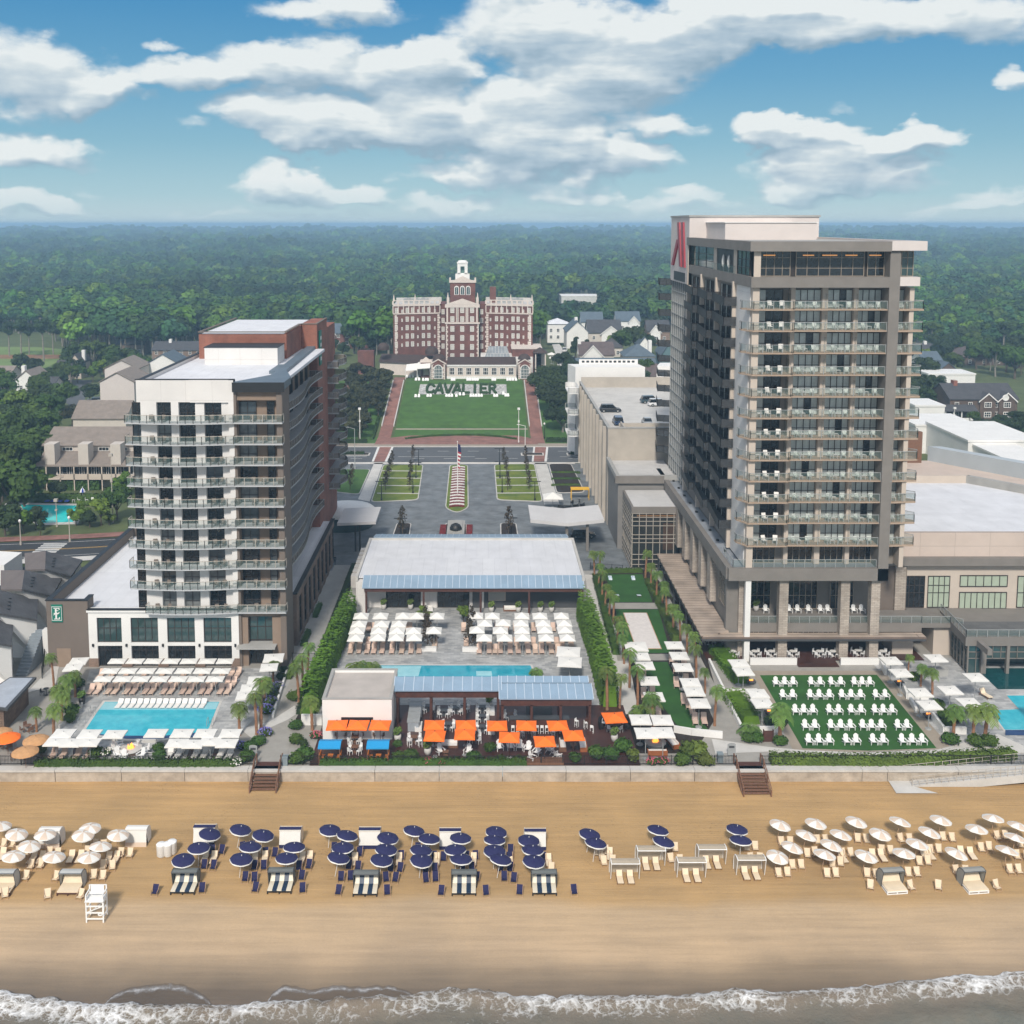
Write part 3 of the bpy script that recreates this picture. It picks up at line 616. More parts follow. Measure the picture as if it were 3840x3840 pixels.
def railpts(mb,pts,z0,h,mg=0,mr=1,step=1.4,t=.03,post=.035):
 for (a,b) in zip(pts,pts[1:]):
  a=Vector((*a,0));b=Vector((*b,0));L_=(b-a).length;u=(b-a)/max(L_,1e-6);n=Vector((-u.y,u.x,0))*t/2
  P=[a-n,b-n,b+n,a+n];mb.pts([(p.x,p.y,z0+.08) for p in P]+[(p.x,p.y,z0+h-.06) for p in P],[(0,3,2,1),(4,5,6,7),(0,1,5,4),(1,2,6,5),(2,3,7,6),(3,0,4,7)],mg)
  n2=n*2;P=[a-n2,b-n2,b+n2,a+n2];mb.pts([(p.x,p.y,z0+h-.05) for p in P]+[(p.x,p.y,z0+h+.02) for p in P],[(0,3,2,1),(4,5,6,7),(0,1,5,4),(1,2,6,5),(2,3,7,6),(3,0,4,7)],mr)
  k=max(1,round(L_/step))
  for i in range(k+1):
   c=a+u*L_*i/k;mb.bx(c.x-post,c.x+post,c.y-post,c.y+post,z0,z0+h,mr)
def slab(mb,inner,outer,z,th=.25,m=0):
 poly=list(outer)+list(inner)[::-1];mb.prism(poly,z-th,z,m)
hl=thing('left_hotel','tall white and taupe hotel tower with a green square sign on its low brown wing','hotel',(-45,138,0))
O=Vector((-45,138,0))
def PL(name,mb,mats,parent=None,smooth=False):
 o=link(name,mb.mesh(name,mats,smooth),parent or hl);
 if parent is None: o.matrix_parent_inverse=Matrix.Translation(-O)
 return o
mb=MB()
mb.bx(-59.1,-53.5,138,138.4,0,9.3,0);mb.bx(-59.1,-58.6,138.4,173,0,9.3,0);mb.bx(-58.6,-53.5,172.5,173,0,9.3,0);mb.bx(-53.5,-30,172.6,173,0,8.6,0)
mb.bx(-54.0,-53.5,138.4,140.2,7.9,9.3,0)
PL('brown_wing',mb,BROWN)
mb=MB();mb.bx(-59.22,-53.38,137.9,138.45,9.3,9.42,0);mb.bx(-59.22,-58.5,138.45,173.1,9.3,9.42,0);mb.bx(-58.5,-30,172.5,173.1,9.3,9.42,0);mb.bx(-54.1,-53.4,138.45,140.2,9.3,9.42,0)
mb.bx(-53.6,-33.2,137.75,138.3,8.02,8.16,0)
PL('parapet_cap',mb,BLACK)
mb=MB();mb.bx(-58.6,-33.2,138.4,172.5,7.5,7.8,0);PL('podium_roof',mb,ROOFW)
mb=MB();bays=[(541,678),(729,881),(932,1086),(1135,1290)]
bx=[(WZ(*z4(a,700),138)[0],WZ(*z4(b_,700),138)[0]) for a,b_ in bays]
edges=[-53.5]+[v for p in bx for v in p]+[-33.1]
for i in range(0,len(edges),2): mb.bx(edges[i],edges[i+1],138,138.9,1.2,8.02,0)
for a,b_ in bx: mb.bx(a,b_,138,138.9,6.9,8.02,0);mb.bx(a,b_,138.02,138.9,2.95,3.4,0);
mb.bx(-53.65,-33.0,137.8,138,7.7,8.02,0)
PL('white_front',mb,WHITE)
mb=MB()
for i in range(0,len(edges),2): mb=MB();mb.bx(edges[i]-.08,edges[i+1]+.08,137.9,138.95,0,1.2,0);PL('brick_plinth',mb,BRICKT)
for i,(a,b_) in enumerate(bx):
 me=winmesh(b_-a,3.5,4,2,GLASST,FRAMEB,transom=[1.95],bars=.09);o=link('storefront_window',me,hl);o.location=Vector(((a+b_)/2,138.35,3.4))-O
 me=winmesh(b_-a,2.95,4,2,GLASSD if i!=2 else GLASSD,FRAMEB,transom=[2.2]);o=link('ground_door',me,hl);o.location=Vector(((a+b_)/2,138.45,0))-O
mb=MB()
for i,(a,b_) in enumerate(zip(edges[::2],edges[1::2])):
 c=(a+b_)/2;mb=MB();mb.bx(c-.12,c+.12,137.8,138,2.9,3.25,0);PL('wall_lamp',mb,BLACK)
zt=38.6;fl=[8.0+ (36.75-8.0-2.95)/9*i if False else 0 for i in range(10)]
FLZ=[7.9,11.25,14.05,16.9,19.72,22.54,25.36,28.18,31.0,33.85]  # balcony slab tops,bottom to top
mb=MB();mb.bx(-46.1,-33.05,139.2,183,7.8,zt,0)
mb.bx(-46.1,-33.05,138.5,139.25,36.4,39.4,0);
mb.bx(-38.9,-33.05,138.2,138.55,36.4,39.4,0)
mb.bx(-33.75,-33.05,138.0,139.2,7.9,39.4,0);mb.bx(-46.1,-45.7,139.2,183,zt,39.2,0)
cx_=[(z[0]*.6729) for z in ((808,0),(905,0),(980,0),(1012,0),(1110,0),(1160,0),(1255,0))]
piers=[(800,888),(968,1010),(1102,1152),(1247,1305)]
for a,b_ in piers:
 xa,xb=WZ(a*.6729,1900,138.4)[0],WZ(b_*.6729,1900,138.4)[0];mb.bx(xa,min(xb,-33.6),138.5,139.2,7.8,36.4,0)
PL('white_tower_wall',mb,STUCCO)
mb=MB();mb.bx(-33.05,-26.75,139.6,143,3.,37.6,0);mb.bx(-33.05,-32.7,138.05,139.6,0,37.9,0);mb.bx(-27.4,-26.7,138.05,143,0,37.9,0);mb.bx(-33.05,-26.7,138.3,139.6,36.7,37.9,0);mb.bx(-32.7,-27.4,138.4,139.6,6.95,7.7,0);mb.bx(-33.05,-29.8,143,180,0,38.2,0)
mb.bx(-32.7,-31.9,138.3,139.6,0,6.95,0);mb.bx(-28.6,-27.4,138.3,139.6,0,6.95,0)
PL('brown_tower_wall',mb,BROWN2)
mb=MB();mb.bx(-33.05,-32.72,137.98,138.05,0,37.9,0);mb.bx(-26.72,-26.6,138,143,0,37.9,0);mb.bx(-27.38,-26.7,137.97,138.05,0,37.9,0);PL('taupe_corner_strip',mb,BROWN)
o=link('entrance_window',winmesh(3.3,3.5,3,2,GLASST,FRAMEB,transom=[1.9],bars=.09),hl);o.location=Vector((-30.25,139.2,3.35))-O
o=link('entrance_door',winmesh(3.3,2.6,4,1,GLASSD,FRAMEB),hl);o.location=Vector((-30.25,139.2,0))-O
mb=MB();mb.bx(-33.2,-28.0,136.7,139.6,2.95,3.15,0);PL('entrance_canopy',mb,GREYC)
mb=MB();mb.bx(-45.7,-30,139.3,180,zt,zt+.1,0);mb.bx(-33.05,-27.2,139,180,38.2,38.65,0);PL('tower_roof',mb,ROOFW)
mb=MB();mb.prism([(-33.1,137.6),(-26.3,137.6),(-26.3,143),(-28.2,150),(-28.8,183),(-30.2,183),(-29.7,156),(-30.5,156),(-30.5,149),(-29.5,149),(-29.5,145),(-33.1,138.6)],38.2,39.15,0);PL('roof_eave',mb,M('slate blue metal',(.10,.135,.17),.5,.15,.4))
mb=MB();mb.bx(-46.2,-33.0,138.45,138.9,39.4,39.5,0);mb.bx(-33.1,-26.2,137.5,137.62,37.9,39.2,0);mb.bx(-46.25,-45.65,139.2,183,39.2,39.3,0);PL('parapet_cap',mb,BLACK)
mb=MB();mb.bx(-42.3,-31.2,159,164.5,zt+.1,41.3,0);PL('roof_plant_room',mb,STUCCO)
mb=MB();mb.bx(-42.4,-31.1,158.9,164.6,41.3,41.4,0);PL('plant_room_cap',mb,BLACK)
mb=MB();mb.bx(-45,-31.1,166,191,zt,42.6,0);mb.bx(-31.1,-28.4,179.6,191,0,42.9,0);PL('brick_penthouse',mb,BRICK)
mb=MB();mb.bx(-44.6,-31.6,166.4,190.6,42.6,42.7,0);PL('brick_penthouse_roof',mb,ROOFW)
mb=MB();
for a in ((-45.1,-31.0,165.9,166.3),(-45.1,-44.7,166.3,191.1),(-31.5,-31.0,166.3,179.5),(-31.2,-28.3,179.5,179.9),(-28.7,-28.3,179.9,191.1)): mb.bx(*a,42.9,43.05,0)
PL('parapet_cap',mb,BROWN)
mb=MB();mb.bx(-28.35,-28.15,181,183.2,35.6,41.6,0);g_=PL('vertical_sign',mb,GREENS);tag(g_,'narrow green vertical sign on the brick corner',None)
mb=MB();
for k in range(4): mb.bx(-28.15,-28.1,181.5,182.7,36.4+k*1.2,37.0+k*1.2,0)
o=PL('sign_letters',mb,WHITE)
mb=MB();mb.bx(-29.8,-26.5,145.2,145.5,0,7.6,0)
for k in range(9):
 y=145.5+k*4.2;mb.bx(-26.9,-26.45,y,y+1.5,0,7.6,0)
 mb.bx(-26.9,-26.5,y+1.5,y+4.2,6.4,7.6,0);mb.bx(-26.9,-26.55,y+1.5,y+4.2,0,.6,0)
PL('brick_podium_wall',mb,BRICKT)
for k in range(9):
 y=145.5+k*4.2;o=link('podium_window',winmesh(2.7,5.8,2,3,GLASSD,FRAMEB),hl);o.location=Vector((-26.75,y+2.85,.6))-O;o.rotation_euler=(0,0,R(90))
mb=MB();mb.bx(-29.8,-26.9,145.5,183.3,7.1,7.3,0);PL('podium_roof',mb,ROOFW)
mb=MB();mb.bx(-27.0,-26.35,145.1,183.4,7.6,7.8,0);mb.bx(-29.8,-27.0,145.1,145.6,7.6,7.8,0);PL('parapet_cap',mb,BLACK)
w1=winmesh(1.45,2.45,2,1,GLASSD,FRAMEB,transom=[1.0]);w2=winmesh(2.62,2.5,2,1,GLASSD,FRAMEB,transom=[1.0],bars=.07);w3=winmesh(3.1,2.5,2,1,GLASSD,FRAMEB,transom=[1.0],bars=.07)
wb=winmesh(2.4,2.5,2,1,GLASSD,FRAMEB,transom=[1.0],bars=.07);wb2=winmesh(1.0,2.5,1,1,GLASSD,FRAMEB,transom=[1.0])
def wx(a,b_,y=138.8): return (WZ(a*.6729,1900,y)[0]+WZ(b_*.6729,1900,y)[0])/2
FW=[(wx(764,800),w1),(wx(888,968),w2),(wx(1010,1102),w3),(wx(1152,1247),w3)]
WVD={};wrg=random.Random(12)
def WV(me):
 r=wrg.random();g=GLASSD if r<.6 else GLASSC if r<.75 else GLASSR;k=(me.name,g.name)
 if k not in WVD: m2=me.copy();m2.materials[0]=g;WVD[k]=m2
 return WVD[k]
for z in FLZ:
 for x,me in FW:
  me=WV(me);o=link('window',me,hl);o.location=Vector((x,139.1,z+.02))-O
 for x,me in ((-31.55,wb),(-28.45,wb2)):
  me=WV(me);o=link('window',me,hl);o.location=Vector((x,139.55,z+.02))-O
def cb(x): # outer edge of the curved balcony
 t=(x+47.2)/14.3;return 137.65-.95*math.sin(math.pi*min(1,max(0,t*.85+.08)))
X_=[-47.4+i*(14.4/14) for i in range(15)]
outer=[(x,cb(x)) for x in X_];inner=[(x,139.0) for x in X_]
def balc(name,outer,inner,z,mats,h=1.07,th=.17,parent=None):
 mb=MB();slab(mb,inner,outer,z,th,0);o=PL(name,mb,mats[0])
 mb=MB();railpts(mb,([inner[0]] if True else [])+outer+[inner[-1]],z,h);r=link('railing',mb.mesh('railing',[mats[1],mats[2]]),o)
 return o
for i,z in enumerate(FLZ):
 if i==0: ou=outer[2:];inn=inner[2:]
 else: ou,inn=outer,inner
 if i>0: mb=MB()
 balc('curved_balcony',ou,inn,z,[SLABG,GRAIL,RAILW])
 balc('straight_balcony',[(-33.0,137.3),(-26.5,137.3)],[(-33.0,138.3),(-26.5,138.3)],z,[SLABG,GRAIL,RAILW])
 mb=MB();mb.bx(-32.7,-27.4,138.3,139.6,z-.2,z,0);PL('balcony_floor',mb,SLABG)
def wav(y,ph=0): return -27.55+.55*math.sin((y-146)/5.4+ph)
Ys=[144.5+i*35./34 for i in range(35)]
dm=winmesh(2.0,2.3,2,1,GLASSD,FRAMEB)
for i,z in enumerate(FLZ[1:]):
 ou=[(wav(y),y) for y in Ys];inn=[(-29.8,y) for y in Ys]
 balc('wavy_side_balcony',ou[::-1],inn[::-1],z+.0,[SLABG,MESHR,RAILM])
 for k in range(7): o=link('balcony_door',dm,hl);o.location=Vector((-29.75,147.5+k*4.7,z+.02))-O;o.rotation_euler=(0,0,R(90))
for k in range(7): o=link('side_window',winmesh(1.1,2.4,2,1,GLASSD,FRAMEB),hl);o.location=Vector((-29.75,149.5+k*4.3,35.9))-O;o.rotation_euler=(0,0,R(90))
mb=MB();mb.bx(-31.,-28.8,191,204,4,41,0);PL('rear_wall',mb,BRICK)
for i,z in enumerate(FLZ[1:]):
 ou=[(-26.4-.5*math.sin(k*.55),191.2+k*.85) for k in range(14)];inn=[(-28.8,y) for x,y in ou]
 balc('rear_balcony',ou[::-1],inn[::-1],z,[SLABG,MESHR,RAILM])
mb=MB();x0,zz=WZ(*z4(286,545),138)[0],WZ(*z4(286,545),138)[1];x1,za=WZ(*z4(352,642),138)
mb.bx(x0,x1,137.86,137.98,za,zz,0);sg=PL('monogram_sign',mb,GREENS)
mb=MB();cx0,cz=(x0+x1)/2,(za+zz)/2;W_=x1-x0
def st(a,b_,c,d): mb.bx(cx0+a*W_,cx0+b_*W_,137.78,137.85,cz+c*W_,cz+d*W_,0)
for a in ((-.45,.45,.62,.65),(-.45,.45,-.65,-.62),(-.45,-.42,-.62,.62),(.42,.45,-.62,.62)): st(*a)
st(-.14,.0,.06,.50);st(-.26,.28,.47,.53);st(.20,.28,.36,.47);st(0,.16,.26,.31);st(-.26,.22,.0,.06)
st(-.12,.02,-.48,-.04);st(-.24,.28,-.53,-.47);st(.20,.28,-.47,-.34);st(-.24,.12,-.06,-.0)
mb.pts([(cx0-.30*W_,137.80,cz-.16*W_),(cx0+.30*W_,137.80,cz+.12*W_),(cx0+.30*W_,137.80,cz+.16*W_),(cx0-.30*W_,137.80,cz-.10*W_)],[(0,1,2,3)])
link('letters',mb.mesh('letters',WHITE),sg)
mb=MB();mb.bx(-57.9,-56.0,137.93,138.0,0,2.6,0);PL('service_door',mb,M('tan door',(.26,.19,.14),.8,.08,1))
O=Vector((36,140,0));hl=hr=thing('right_hotel','tallest beige and dark glass hotel tower with red emblem at its roof','hotel',O)
YF=140.0;ZT=57.6
RF=[16.4,19.55,22.45,25.4,28.3,31.2,34.05,36.95,39.9,42.85,45.85,48.7]  # balcony levels
LV=[13.2]+RF
bays=[(36.6,41.2),(42.3,46.6),(46.9,51.0),(51.3,53.6)]
def zX(x,y=1900,Y=143): return WZ(2400+x*.7453,y,Y)[0]
BX=[(zX(585),zX(735)),(zX(760),zX(905)),(zX(925),zX(1060)),(zX(1082),zX(1212))]
BX=[(37.2,40.6),(42.1,45.75),(46.6,50.0),(50.6,53.9)]
PILX=[(36.0,36.9),(45.75,46.6),(50.0,50.6),(40.9,42.1)]
mb=MB();mb.bx(36.05,57.4,142.35,199,13.0,56.4,0);PL('tower_body',mb,M('tower taupe wall',(.22,.195,.17),.85,.08,.5))  # one even taupe over the whole tower body
mb=MB();mb.bx(36,36.9,140.1,141.1,13.2,56.4,0)
for a,b_ in ((45.75,46.5),(50.0,50.6),(41.5,42.1)): mb.bx(a,b_,141.5,142.4,13.2,51.6,0)
mb.bx(57.0,57.7,141,143.2,13.2,51.5,0);mb.bx(57.0,57.6,140.3,141,13.2,51.5,0)
PL('cream_piers',mb,CREAM)
mb=MB();mb.bx(35.9,36.05,141.1,149,13.2,52.3,0);PL('white_side_panel',mb,STUCCO)
mb=MB();mb.bx(53.95,55.35,139.6,143.2,11.5,56.4,0);PL('stone_pier',mb,TAUPE)
mb=MB() # spandrel lines between rooms at every level
for z in RF+[51.6]: mb.bx(36.9,53.95,142.0,142.4,z-.35,z-.01,0);mb.bx(55.35,57.4,142.0,142.4,z-.35,z-.01,0)
PL('floor_bands',mb,TAUPE)
bm={}
def gm(w,n,k,h=2.5):
 key=(round(w,2),n,k)
 if key not in bm:
  random.seed(k*7+n);mb=MB();mb.bx(-w/2,w/2,0,.05,0,h,0);s=w/n
  for i in range(n):
   if random.random()<(.2 if k==9 else .9): mb.bx(-w/2+i*s+.04,-w/2+(i+1)*s-.04,-.02,0,.05,h-.06,1)
  for i in range(n+1): x=-w/2+i*s;mb.bx(x-.045,x+.045,-.1,-.02,0,h,2)
  mb.bx(-w/2,w/2,-.1,-.02,h-.1,h,2);mb.bx(-w/2,w/2,-.08,-.02,.95,1.03,2)
  bm[key]=mb.mesh('balcony_door',[GLASSD,CURT,FRAMEB])
 return bm[key]
for j,z in enumerate(RF):
 for i,(a,b_) in enumerate(BX):
  o=link('balcony_door',gm(b_-a,4 if i else 3,9 if i==0 else (i+j)%3),hr);o.location=Vector(((a+b_)/2,142.3,z+.02))-O
 o=link('balcony_door',gm(1.6,2,1),hr);o.location=Vector((56.2,142.3,z+.02))-O
mb=MB()
for z in RF:
 for x in (41.3,46.15,50.3): mb=MB();mb.bx(x-.04,x+.04,140.9,142.9,z,z+2.0,0);PL('privacy_screen',mb,GRAIL)
for j,z in enumerate(RF):
 mb=MB();mb.prism([(34.9,142.6),(34.9,141.6),(36.0,139.6),(41.3,139.6),(41.6,139.9),(53.95,139.9),(53.95,142.85),(36.0,142.85)],z-.17,z,0);o=PL('front_balcony',mb,SLABT)
 mb=MB();railpts(mb,[(34.95,142.6),(34.95,141.6),(36.05,139.65),(41.3,139.65),(41.6,139.95),(53.9,139.95)],z,1.1);link('railing',mb.mesh('railing',[GRAIL,RAILM]),o)
 mb=MB();mb.prism([(55.35,142.85),(55.35,139.9),(58.9,140.2),(59.3,141.3),(57.5,142.85)],z-.22,z,0);o=PL('corner_balcony',mb,SLABT)
 mb=MB();railpts(mb,[(55.4,139.95),(58.85,140.25),(59.25,141.3),(57.7,142.6)],z,1.1);link('railing',mb.mesh('railing',[GRAIL,RAILM]),o)
mb=MB()
for a,b_ in ((149,149.5),(160,160.6),(171,171.6),(182,183)): mb.bx(35.4,36.05,a,b_,13.2,56.4 if a==182 else 51.9,0)
PL('side_fins',mb,CREAM)
sdm=gm(2.9,3,9,2.5)
for j,z in enumerate(RF):
 for s,(ya,yb) in enumerate(((148.6,160),(160,171),(171,182))):
  mb=MB();po=[(34.1,ya),(34.9,yb)];mb.prism([(36,ya),(34.1,ya),(34.9,yb),(36,yb)],z-.22,z,0);o=PL('side_balcony',mb,DGREY)
  mb=MB();railpts(mb,[(36,ya),(34.1,ya),(34.9,yb)],z-.3,1.35);link('railing',mb.mesh('railing',[MRAIL,BLACK]),o)
  for k in range(3): o=link('side_balcony_door',sdm,hr);o.location=Vector((36.0,ya+2+k*3.3,z+.02))-O;o.rotation_euler=(0,0,R(-90))
 mb=MB();mb.prism([(36,199),(33.6,200),(34.2,205),(36,205)],z-.22,z,0);o=PL('rear_balcony',mb,DGREY)
 mb=MB();railpts(mb,[(36,199),(33.6,200),(34.2,205)],z-.3,1.35);link('railing',mb.mesh('railing',[MRAIL,BLACK]),o)
mb=MB();mb.bx(35.95,36.05,183,199,13.2,50,0)
for k in range(9): y=183+k*2;mb.bx(35.75,35.95,y-.09,y+.09,13.2,50,1)
for j in range(18): z=14+j*2.1;mb.bx(35.8,35.95,183,199,z-.05,z+.05,1)
PL('stair_glazing',mb,[GLASSD,RAILM])
mb=MB();mb.bx(35.6,53.95,139.5,141.2,51.6,53.0,0);mb.bx(35.6,36.4,141.2,183,51.6,53.0,0);mb.bx(55.35,58.0,139.6,141,51.8,53.0,1)
mb.bx(35.3,53.4,139.2,142,56.4,57.7,0);mb.bx(35.3,36.6,142,183,56.4,57.7,0);mb.bx(53.4,53.96,139.2,142,56.4,57.7,0)
mb.bx(53.96,58.6,139.2,142,56.5,57.75,1);mb.bx(57.6,58.6,142,199,56.5,57.75,1)
mb.bx(36.0,36.9,139.9,141.1,53.0,56.4,2)
PL('roof_fascia',mb,[TAUPE,PINKW,CREAM])
mb=MB();mb.bx(36.6,57.6,142,199,57.0,57.5,0);mb.bx(36.6,57.6,140,142,57.0,57.2,0);PL('tower_roof',mb,GREYC)
for a,b_,n,gl in ((36.95,41.3,4,GLASSD),(42.0,51.2,6,GLASSD),(51.6,53.9,2,GLASSD),(55.4,57.8,3,GLASST)):
 o=link('penthouse_glazing',winmesh(b_-a,3.4,n,1,gl,FRAMET,transom=[1.1,2.5],bars=.07),hr);o.location=Vector(((a+b_)/2,141.6,53.0))-O
mb=MB();mb.bx(36.6,57.9,141.75,142.2,53.0,56.4,0);PL('penthouse_back_wall',mb,FRAMEB)
for ya,yb in ((142,149),(164,182)):
 o=link('penthouse_glazing',winmesh(yb-ya,3.4,3,1,GLASST,FRAMEB,transom=[1.1,2.2],bars=.08),hr);o.location=Vector((36.05,(ya+yb)/2,53.0))-O;o.rotation_euler=(0,0,R(-90))
mb=MB();mb.bx(36.0,36.1,149,164,53.0,56.4,1);mb.bx(35.9,36.2,149,151,53,56.4,0);mb.bx(35.9,36.2,162,164,53,56.4,0);mb.bx(35.6,35.65,149,164,53,54.1,2);PL('roof_terrace_wall',mb,[CREAM,BLACK,GRAIL])
mb=MB()
for x0,x1 in ((37.6,39.2),(42.9,44.4),(45.5,47.5),(48.6,50.2),(51.8,53.4)): mb.bx(x0,x1,141.4,141.45,55.75,55.9,0)
PL('ceiling_cove_lights',mb,GOLDW)
mb=MB();mb.bx(35.55,57.8,182,199.5,49.5,61.2,0);mb.bx(38.5,53.0,168,182,57.5,60.2,0);PL('roof_block',mb,PINKW)
mb=MB();mb.bx(35.4,58.0,181.8,199.7,61.2,61.5,0);mb.bx(38.3,53.2,167.8,182,60.2,60.3,1);PL('roof_block_cap',mb,[GREYC,WHITE])
def bar(mb,y0,z0,y1,z1,w,x=35.40,t=.14): # on the side face,y grows away from the camera
 mb.pts([(x-t,y0-w/2,z0),(x-t,y0+w/2,z0),(x-t,y1+w/2,z1),(x-t,y1-w/2,z1),(x+t,y0-w/2,z0),(x+t,y0+w/2,z0),(x+t,y1+w/2,z1),(x+t,y1-w/2,z1)],[(3,2,1,0),(4,5,6,7),(0,1,5,4),(1,2,6,5),(2,3,7,6),(3,0,4,7)])
mb=MB();bar(mb,185.4,52.4,187.4,60.3,1.8);bar(mb,188.6,52.4,191.2,60.3,1.8);bar(mb,196.6,52.4,191.6,57.2,2.0)
e_=PL('roof_emblem',mb,RED);tag(e_,'large crimson roof emblem of three slanting strokes',None)
mb=MB();mb.bx(35.45,35.54,185,195.5,49.8,51.4,0);PL('name_plate',mb,BLACK)
mb=MB();mb.bx(33.6,55.35,139.6,140.4,11.5,13.2,0);mb.bx(33.4,34.2,140.4,199,11.5,13.2,0);PL('podium_fascia',mb,TAUPE)
mb=MB();mb.bx(34.2,36.05,140.4,203,12.6,12.9,0);mb.bx(36.0,55,140.2,143.4,12.6,13.15,0);PL('podium_roof',mb,M('wet grey roof',(.26,.28,.31),.55,.2,.3))
mb=MB();railpts(mb,[(34.3,146),(34.3,140.2),(53.9,140.2)],13.2,1.1);PL('podium_railing',mb,[GRAIL,RAILM])
for i,(a,b_) in enumerate(BX): o=link('podium_top_window',winmesh(b_-a,2.6,4,1,GLASSD,FRAMET),hr);o.location=Vector(((a+b_)/2,142.3,13.2))-O
mb=MB();mb.bx(36.2,57,146.5,199,0,12.6,0);mb.bx(34.4,36.2,143,199,0,11.5,0);PL('podium_body',mb,M('podium taupe',(.20,.18,.16),.85,.08,.5))
mb=MB();
cols=[(WZ(2400+695*.7453,2480,140)[0],WZ(2400+740*.7453,2480,140)[0]),(WZ(2400+1003*.7453,2480,140)[0],WZ(2400+1048*.7453,2480,140)[0]),(WZ(2400+1155*.7453,2480,140)[0],WZ(2400+1200*.7453,2480,140)[0])]
for q in [(a,b_,140.3,141.6,0) for a,b_ in cols]+[(33.5,34.5,150.5+k*6.5,152.7+k*6.5,4.6) for k in range(5)]+[(35.5,36.4,141.3,142.3,0)]: mb=MB();mb.bx(*q,11.5,0);PL('stone_column',mb,STONE)
mb=MB();mb.bx(36.0,36.75,139.75,140.5,0,11.5,0);PL('white_column',mb,WHITE)
for (a,b_,n,z,h) in ((37.4,41.3,4,5.0,6.0),(42.9,48.0,6,5.0,6.0),(49.8,53.2,4,5.0,6.0)):
 o=link('terrace_window',winmesh(b_-a,h,n,3,GLASSD,FRAMET,bars=.08),hr);o.location=Vector(((a+b_)/2,146.45,z))-O
for (a,b_,n) in ((34.5,36.1,3),(36.9,41.1,6),(42.4,48.4,8),(49.0,53.4,6)):
 o=link('restaurant_glazing',winmesh(b_-a,3.0,n,1,GLASSD,FRAMET,transom=[2.3],bars=.1),hr);o.location=Vector(((a+b_)/2,146.4,0.1))-O
mb=MB();mb.bx(36.75,61,141.6,146.5,4.2,4.8,0);mb.bx(36.75,61,141.3,141.6,3.6,4.85,0);mb.bx(33.9,36.2,141.9,143,0,11.5,0);PL('terrace_slab',mb,TAUPE)
mb=MB();railpts(mb,[(36.9,141.4),(61,141.4)],4.85,1.0);PL('terrace_railing',mb,[GRAIL,RAILM])
mb=MB();mb.bx(30.2,61,139.6,141.3,3.25,3.5,0);PL('slat_awning_front',mb,SLAT)
mb=MB();mb.prism([(30.0,139.6),(34.2,141.3),(34.2,176),(29.9,176)],3.5,3.68,0);PL('slat_awning_side',mb,SLAT)
mb=MB();mb.bx(30.05,30.2,140,176,3.0,3.5,0);mb.bx(30.2,61,139.6,139.75,2.95,3.25,0);
for y in range(141,177,5): mb.bx(30.1,30.3,y,y+.2,0,3.2,0)
PL('awning_frame',mb,DGREY)
mb=MB();mb.bx(31,61,140,146.3,.0,.12,0);mb.bx(31,34.3,146.3,176,0,.12,0)
for k in range(4): mb.bx(43.0,48.6,138.9-.35*k,139.3-.35*k if k else 140,-.0,.12-.03*k,0)
PL('terrace_deck',mb,DECKW)
for q in ((36.6,43),(49,55.3)): mb=MB();mb.bx(*q,138.6,139.0,0,.9,0);PL('white_planter_wall',mb,WHITE)
for (y,w_,z,h,n,m_1) in ((145,4,6,5,4,GLASST),(145,4,0.2,3.0,3,GLASST)):
 o=link('side_window',winmesh(w_,h,n,3,m_1,FRAMET),hr);o.location=Vector((34.38,y+1.2,z))-O;o.rotation_euler=(0,0,R(-90))
o=link('corner_window',winmesh(1.6,3.4,1,2,GLASST,FRAMET),hr);o.location=Vector((35.1,142.95,7.3))-O
for k in range(5): y=153.5+k*6.5;o=link('side_window',winmesh(3.2,6.5,2,3,GLASST,FRAMEB),hr);o.location=Vector((34.38,y+1,4.8))-O;o.rotation_euler=(0,0,R(-90))
mb=MB()
for k in range(9): mb.bx(34.9,35.3,148+k*5.2,148.4+k*5.2,12.9,13.15,0)
PL('roof_vents',mb,BLACK)
O=Vector((60,149,0));hl=rw=thing('function_wing','long low cream wing with white flat roof beside the tallest tower','hotel wing',O)
mb=MB();mb.bx(57.5,140,147.2,147.8,12.4,16,0);mb.bx(57.5,74.,147.8,179.5,0,15.0,0);mb.bx(74,140,147.8,200,0,14.5,0);PL('upper_wall',mb,Mtile('pale pink precast',(.52,.43,.375),(.50,.415,.36),(.36,.30,.26),5.,2.,axis='W',msize=.03,off=0,noise_amt=.06))
WR=Mtile('bright white membrane',(.62,.63,.665),(.60,.61,.645),(.52,.53,.56),2.4,16,msize=.03,off=.5,noise_amt=.08)
mb=MB();mb.prism([(58,147.8),(110,147.8),(84,179),(60,179)],15.0,15.3,0);PL('white_roof',mb,WR)
mb=MB();mb.bx(55.35,140,146.2,147.2,11.4,12.5,0);PL('grey_ledge',mb,TAUPE)
mb=MB();mb.bx(59.4,140,147.3,148,0,11.5,0);PL('lower_wall',mb,CREAM)
mb=MB();mb.bx(59.2,60.7,146.5,147.3,0,11.4,0);mb.bx(58.6,59.4,146,147.2,12.5,14.3,0);PL('stone_column',mb,STONE)
BL=BLIND
def zx6(x,Y=147.2): return WZ(2400+x*.7453,2250,Y)[0]
for a,b_,n,z0,z1_,gl,tr in ((1325,1430,4,4.9,9.6,GLASSD,[2.2,3.3]),(1445,1556,4,4.9,9.6,BL,[2.2,3.3]),(1605,1845,6,8.0,9.7,BL,[]),(1605,1845,8,4.7,7.2,BL,[]),(1895,2100,6,4.9,9.6,BL,[2.2])):
 xa,xb=zx6(a),zx6(b_);o=link('wing_window',winmesh(xb-xa,z1_-z0,n,2,gl,FRAMEB,transom=tr,bars=.09),rw);o.location=Vector(((xa+xb)/2,147.28,z0))-O
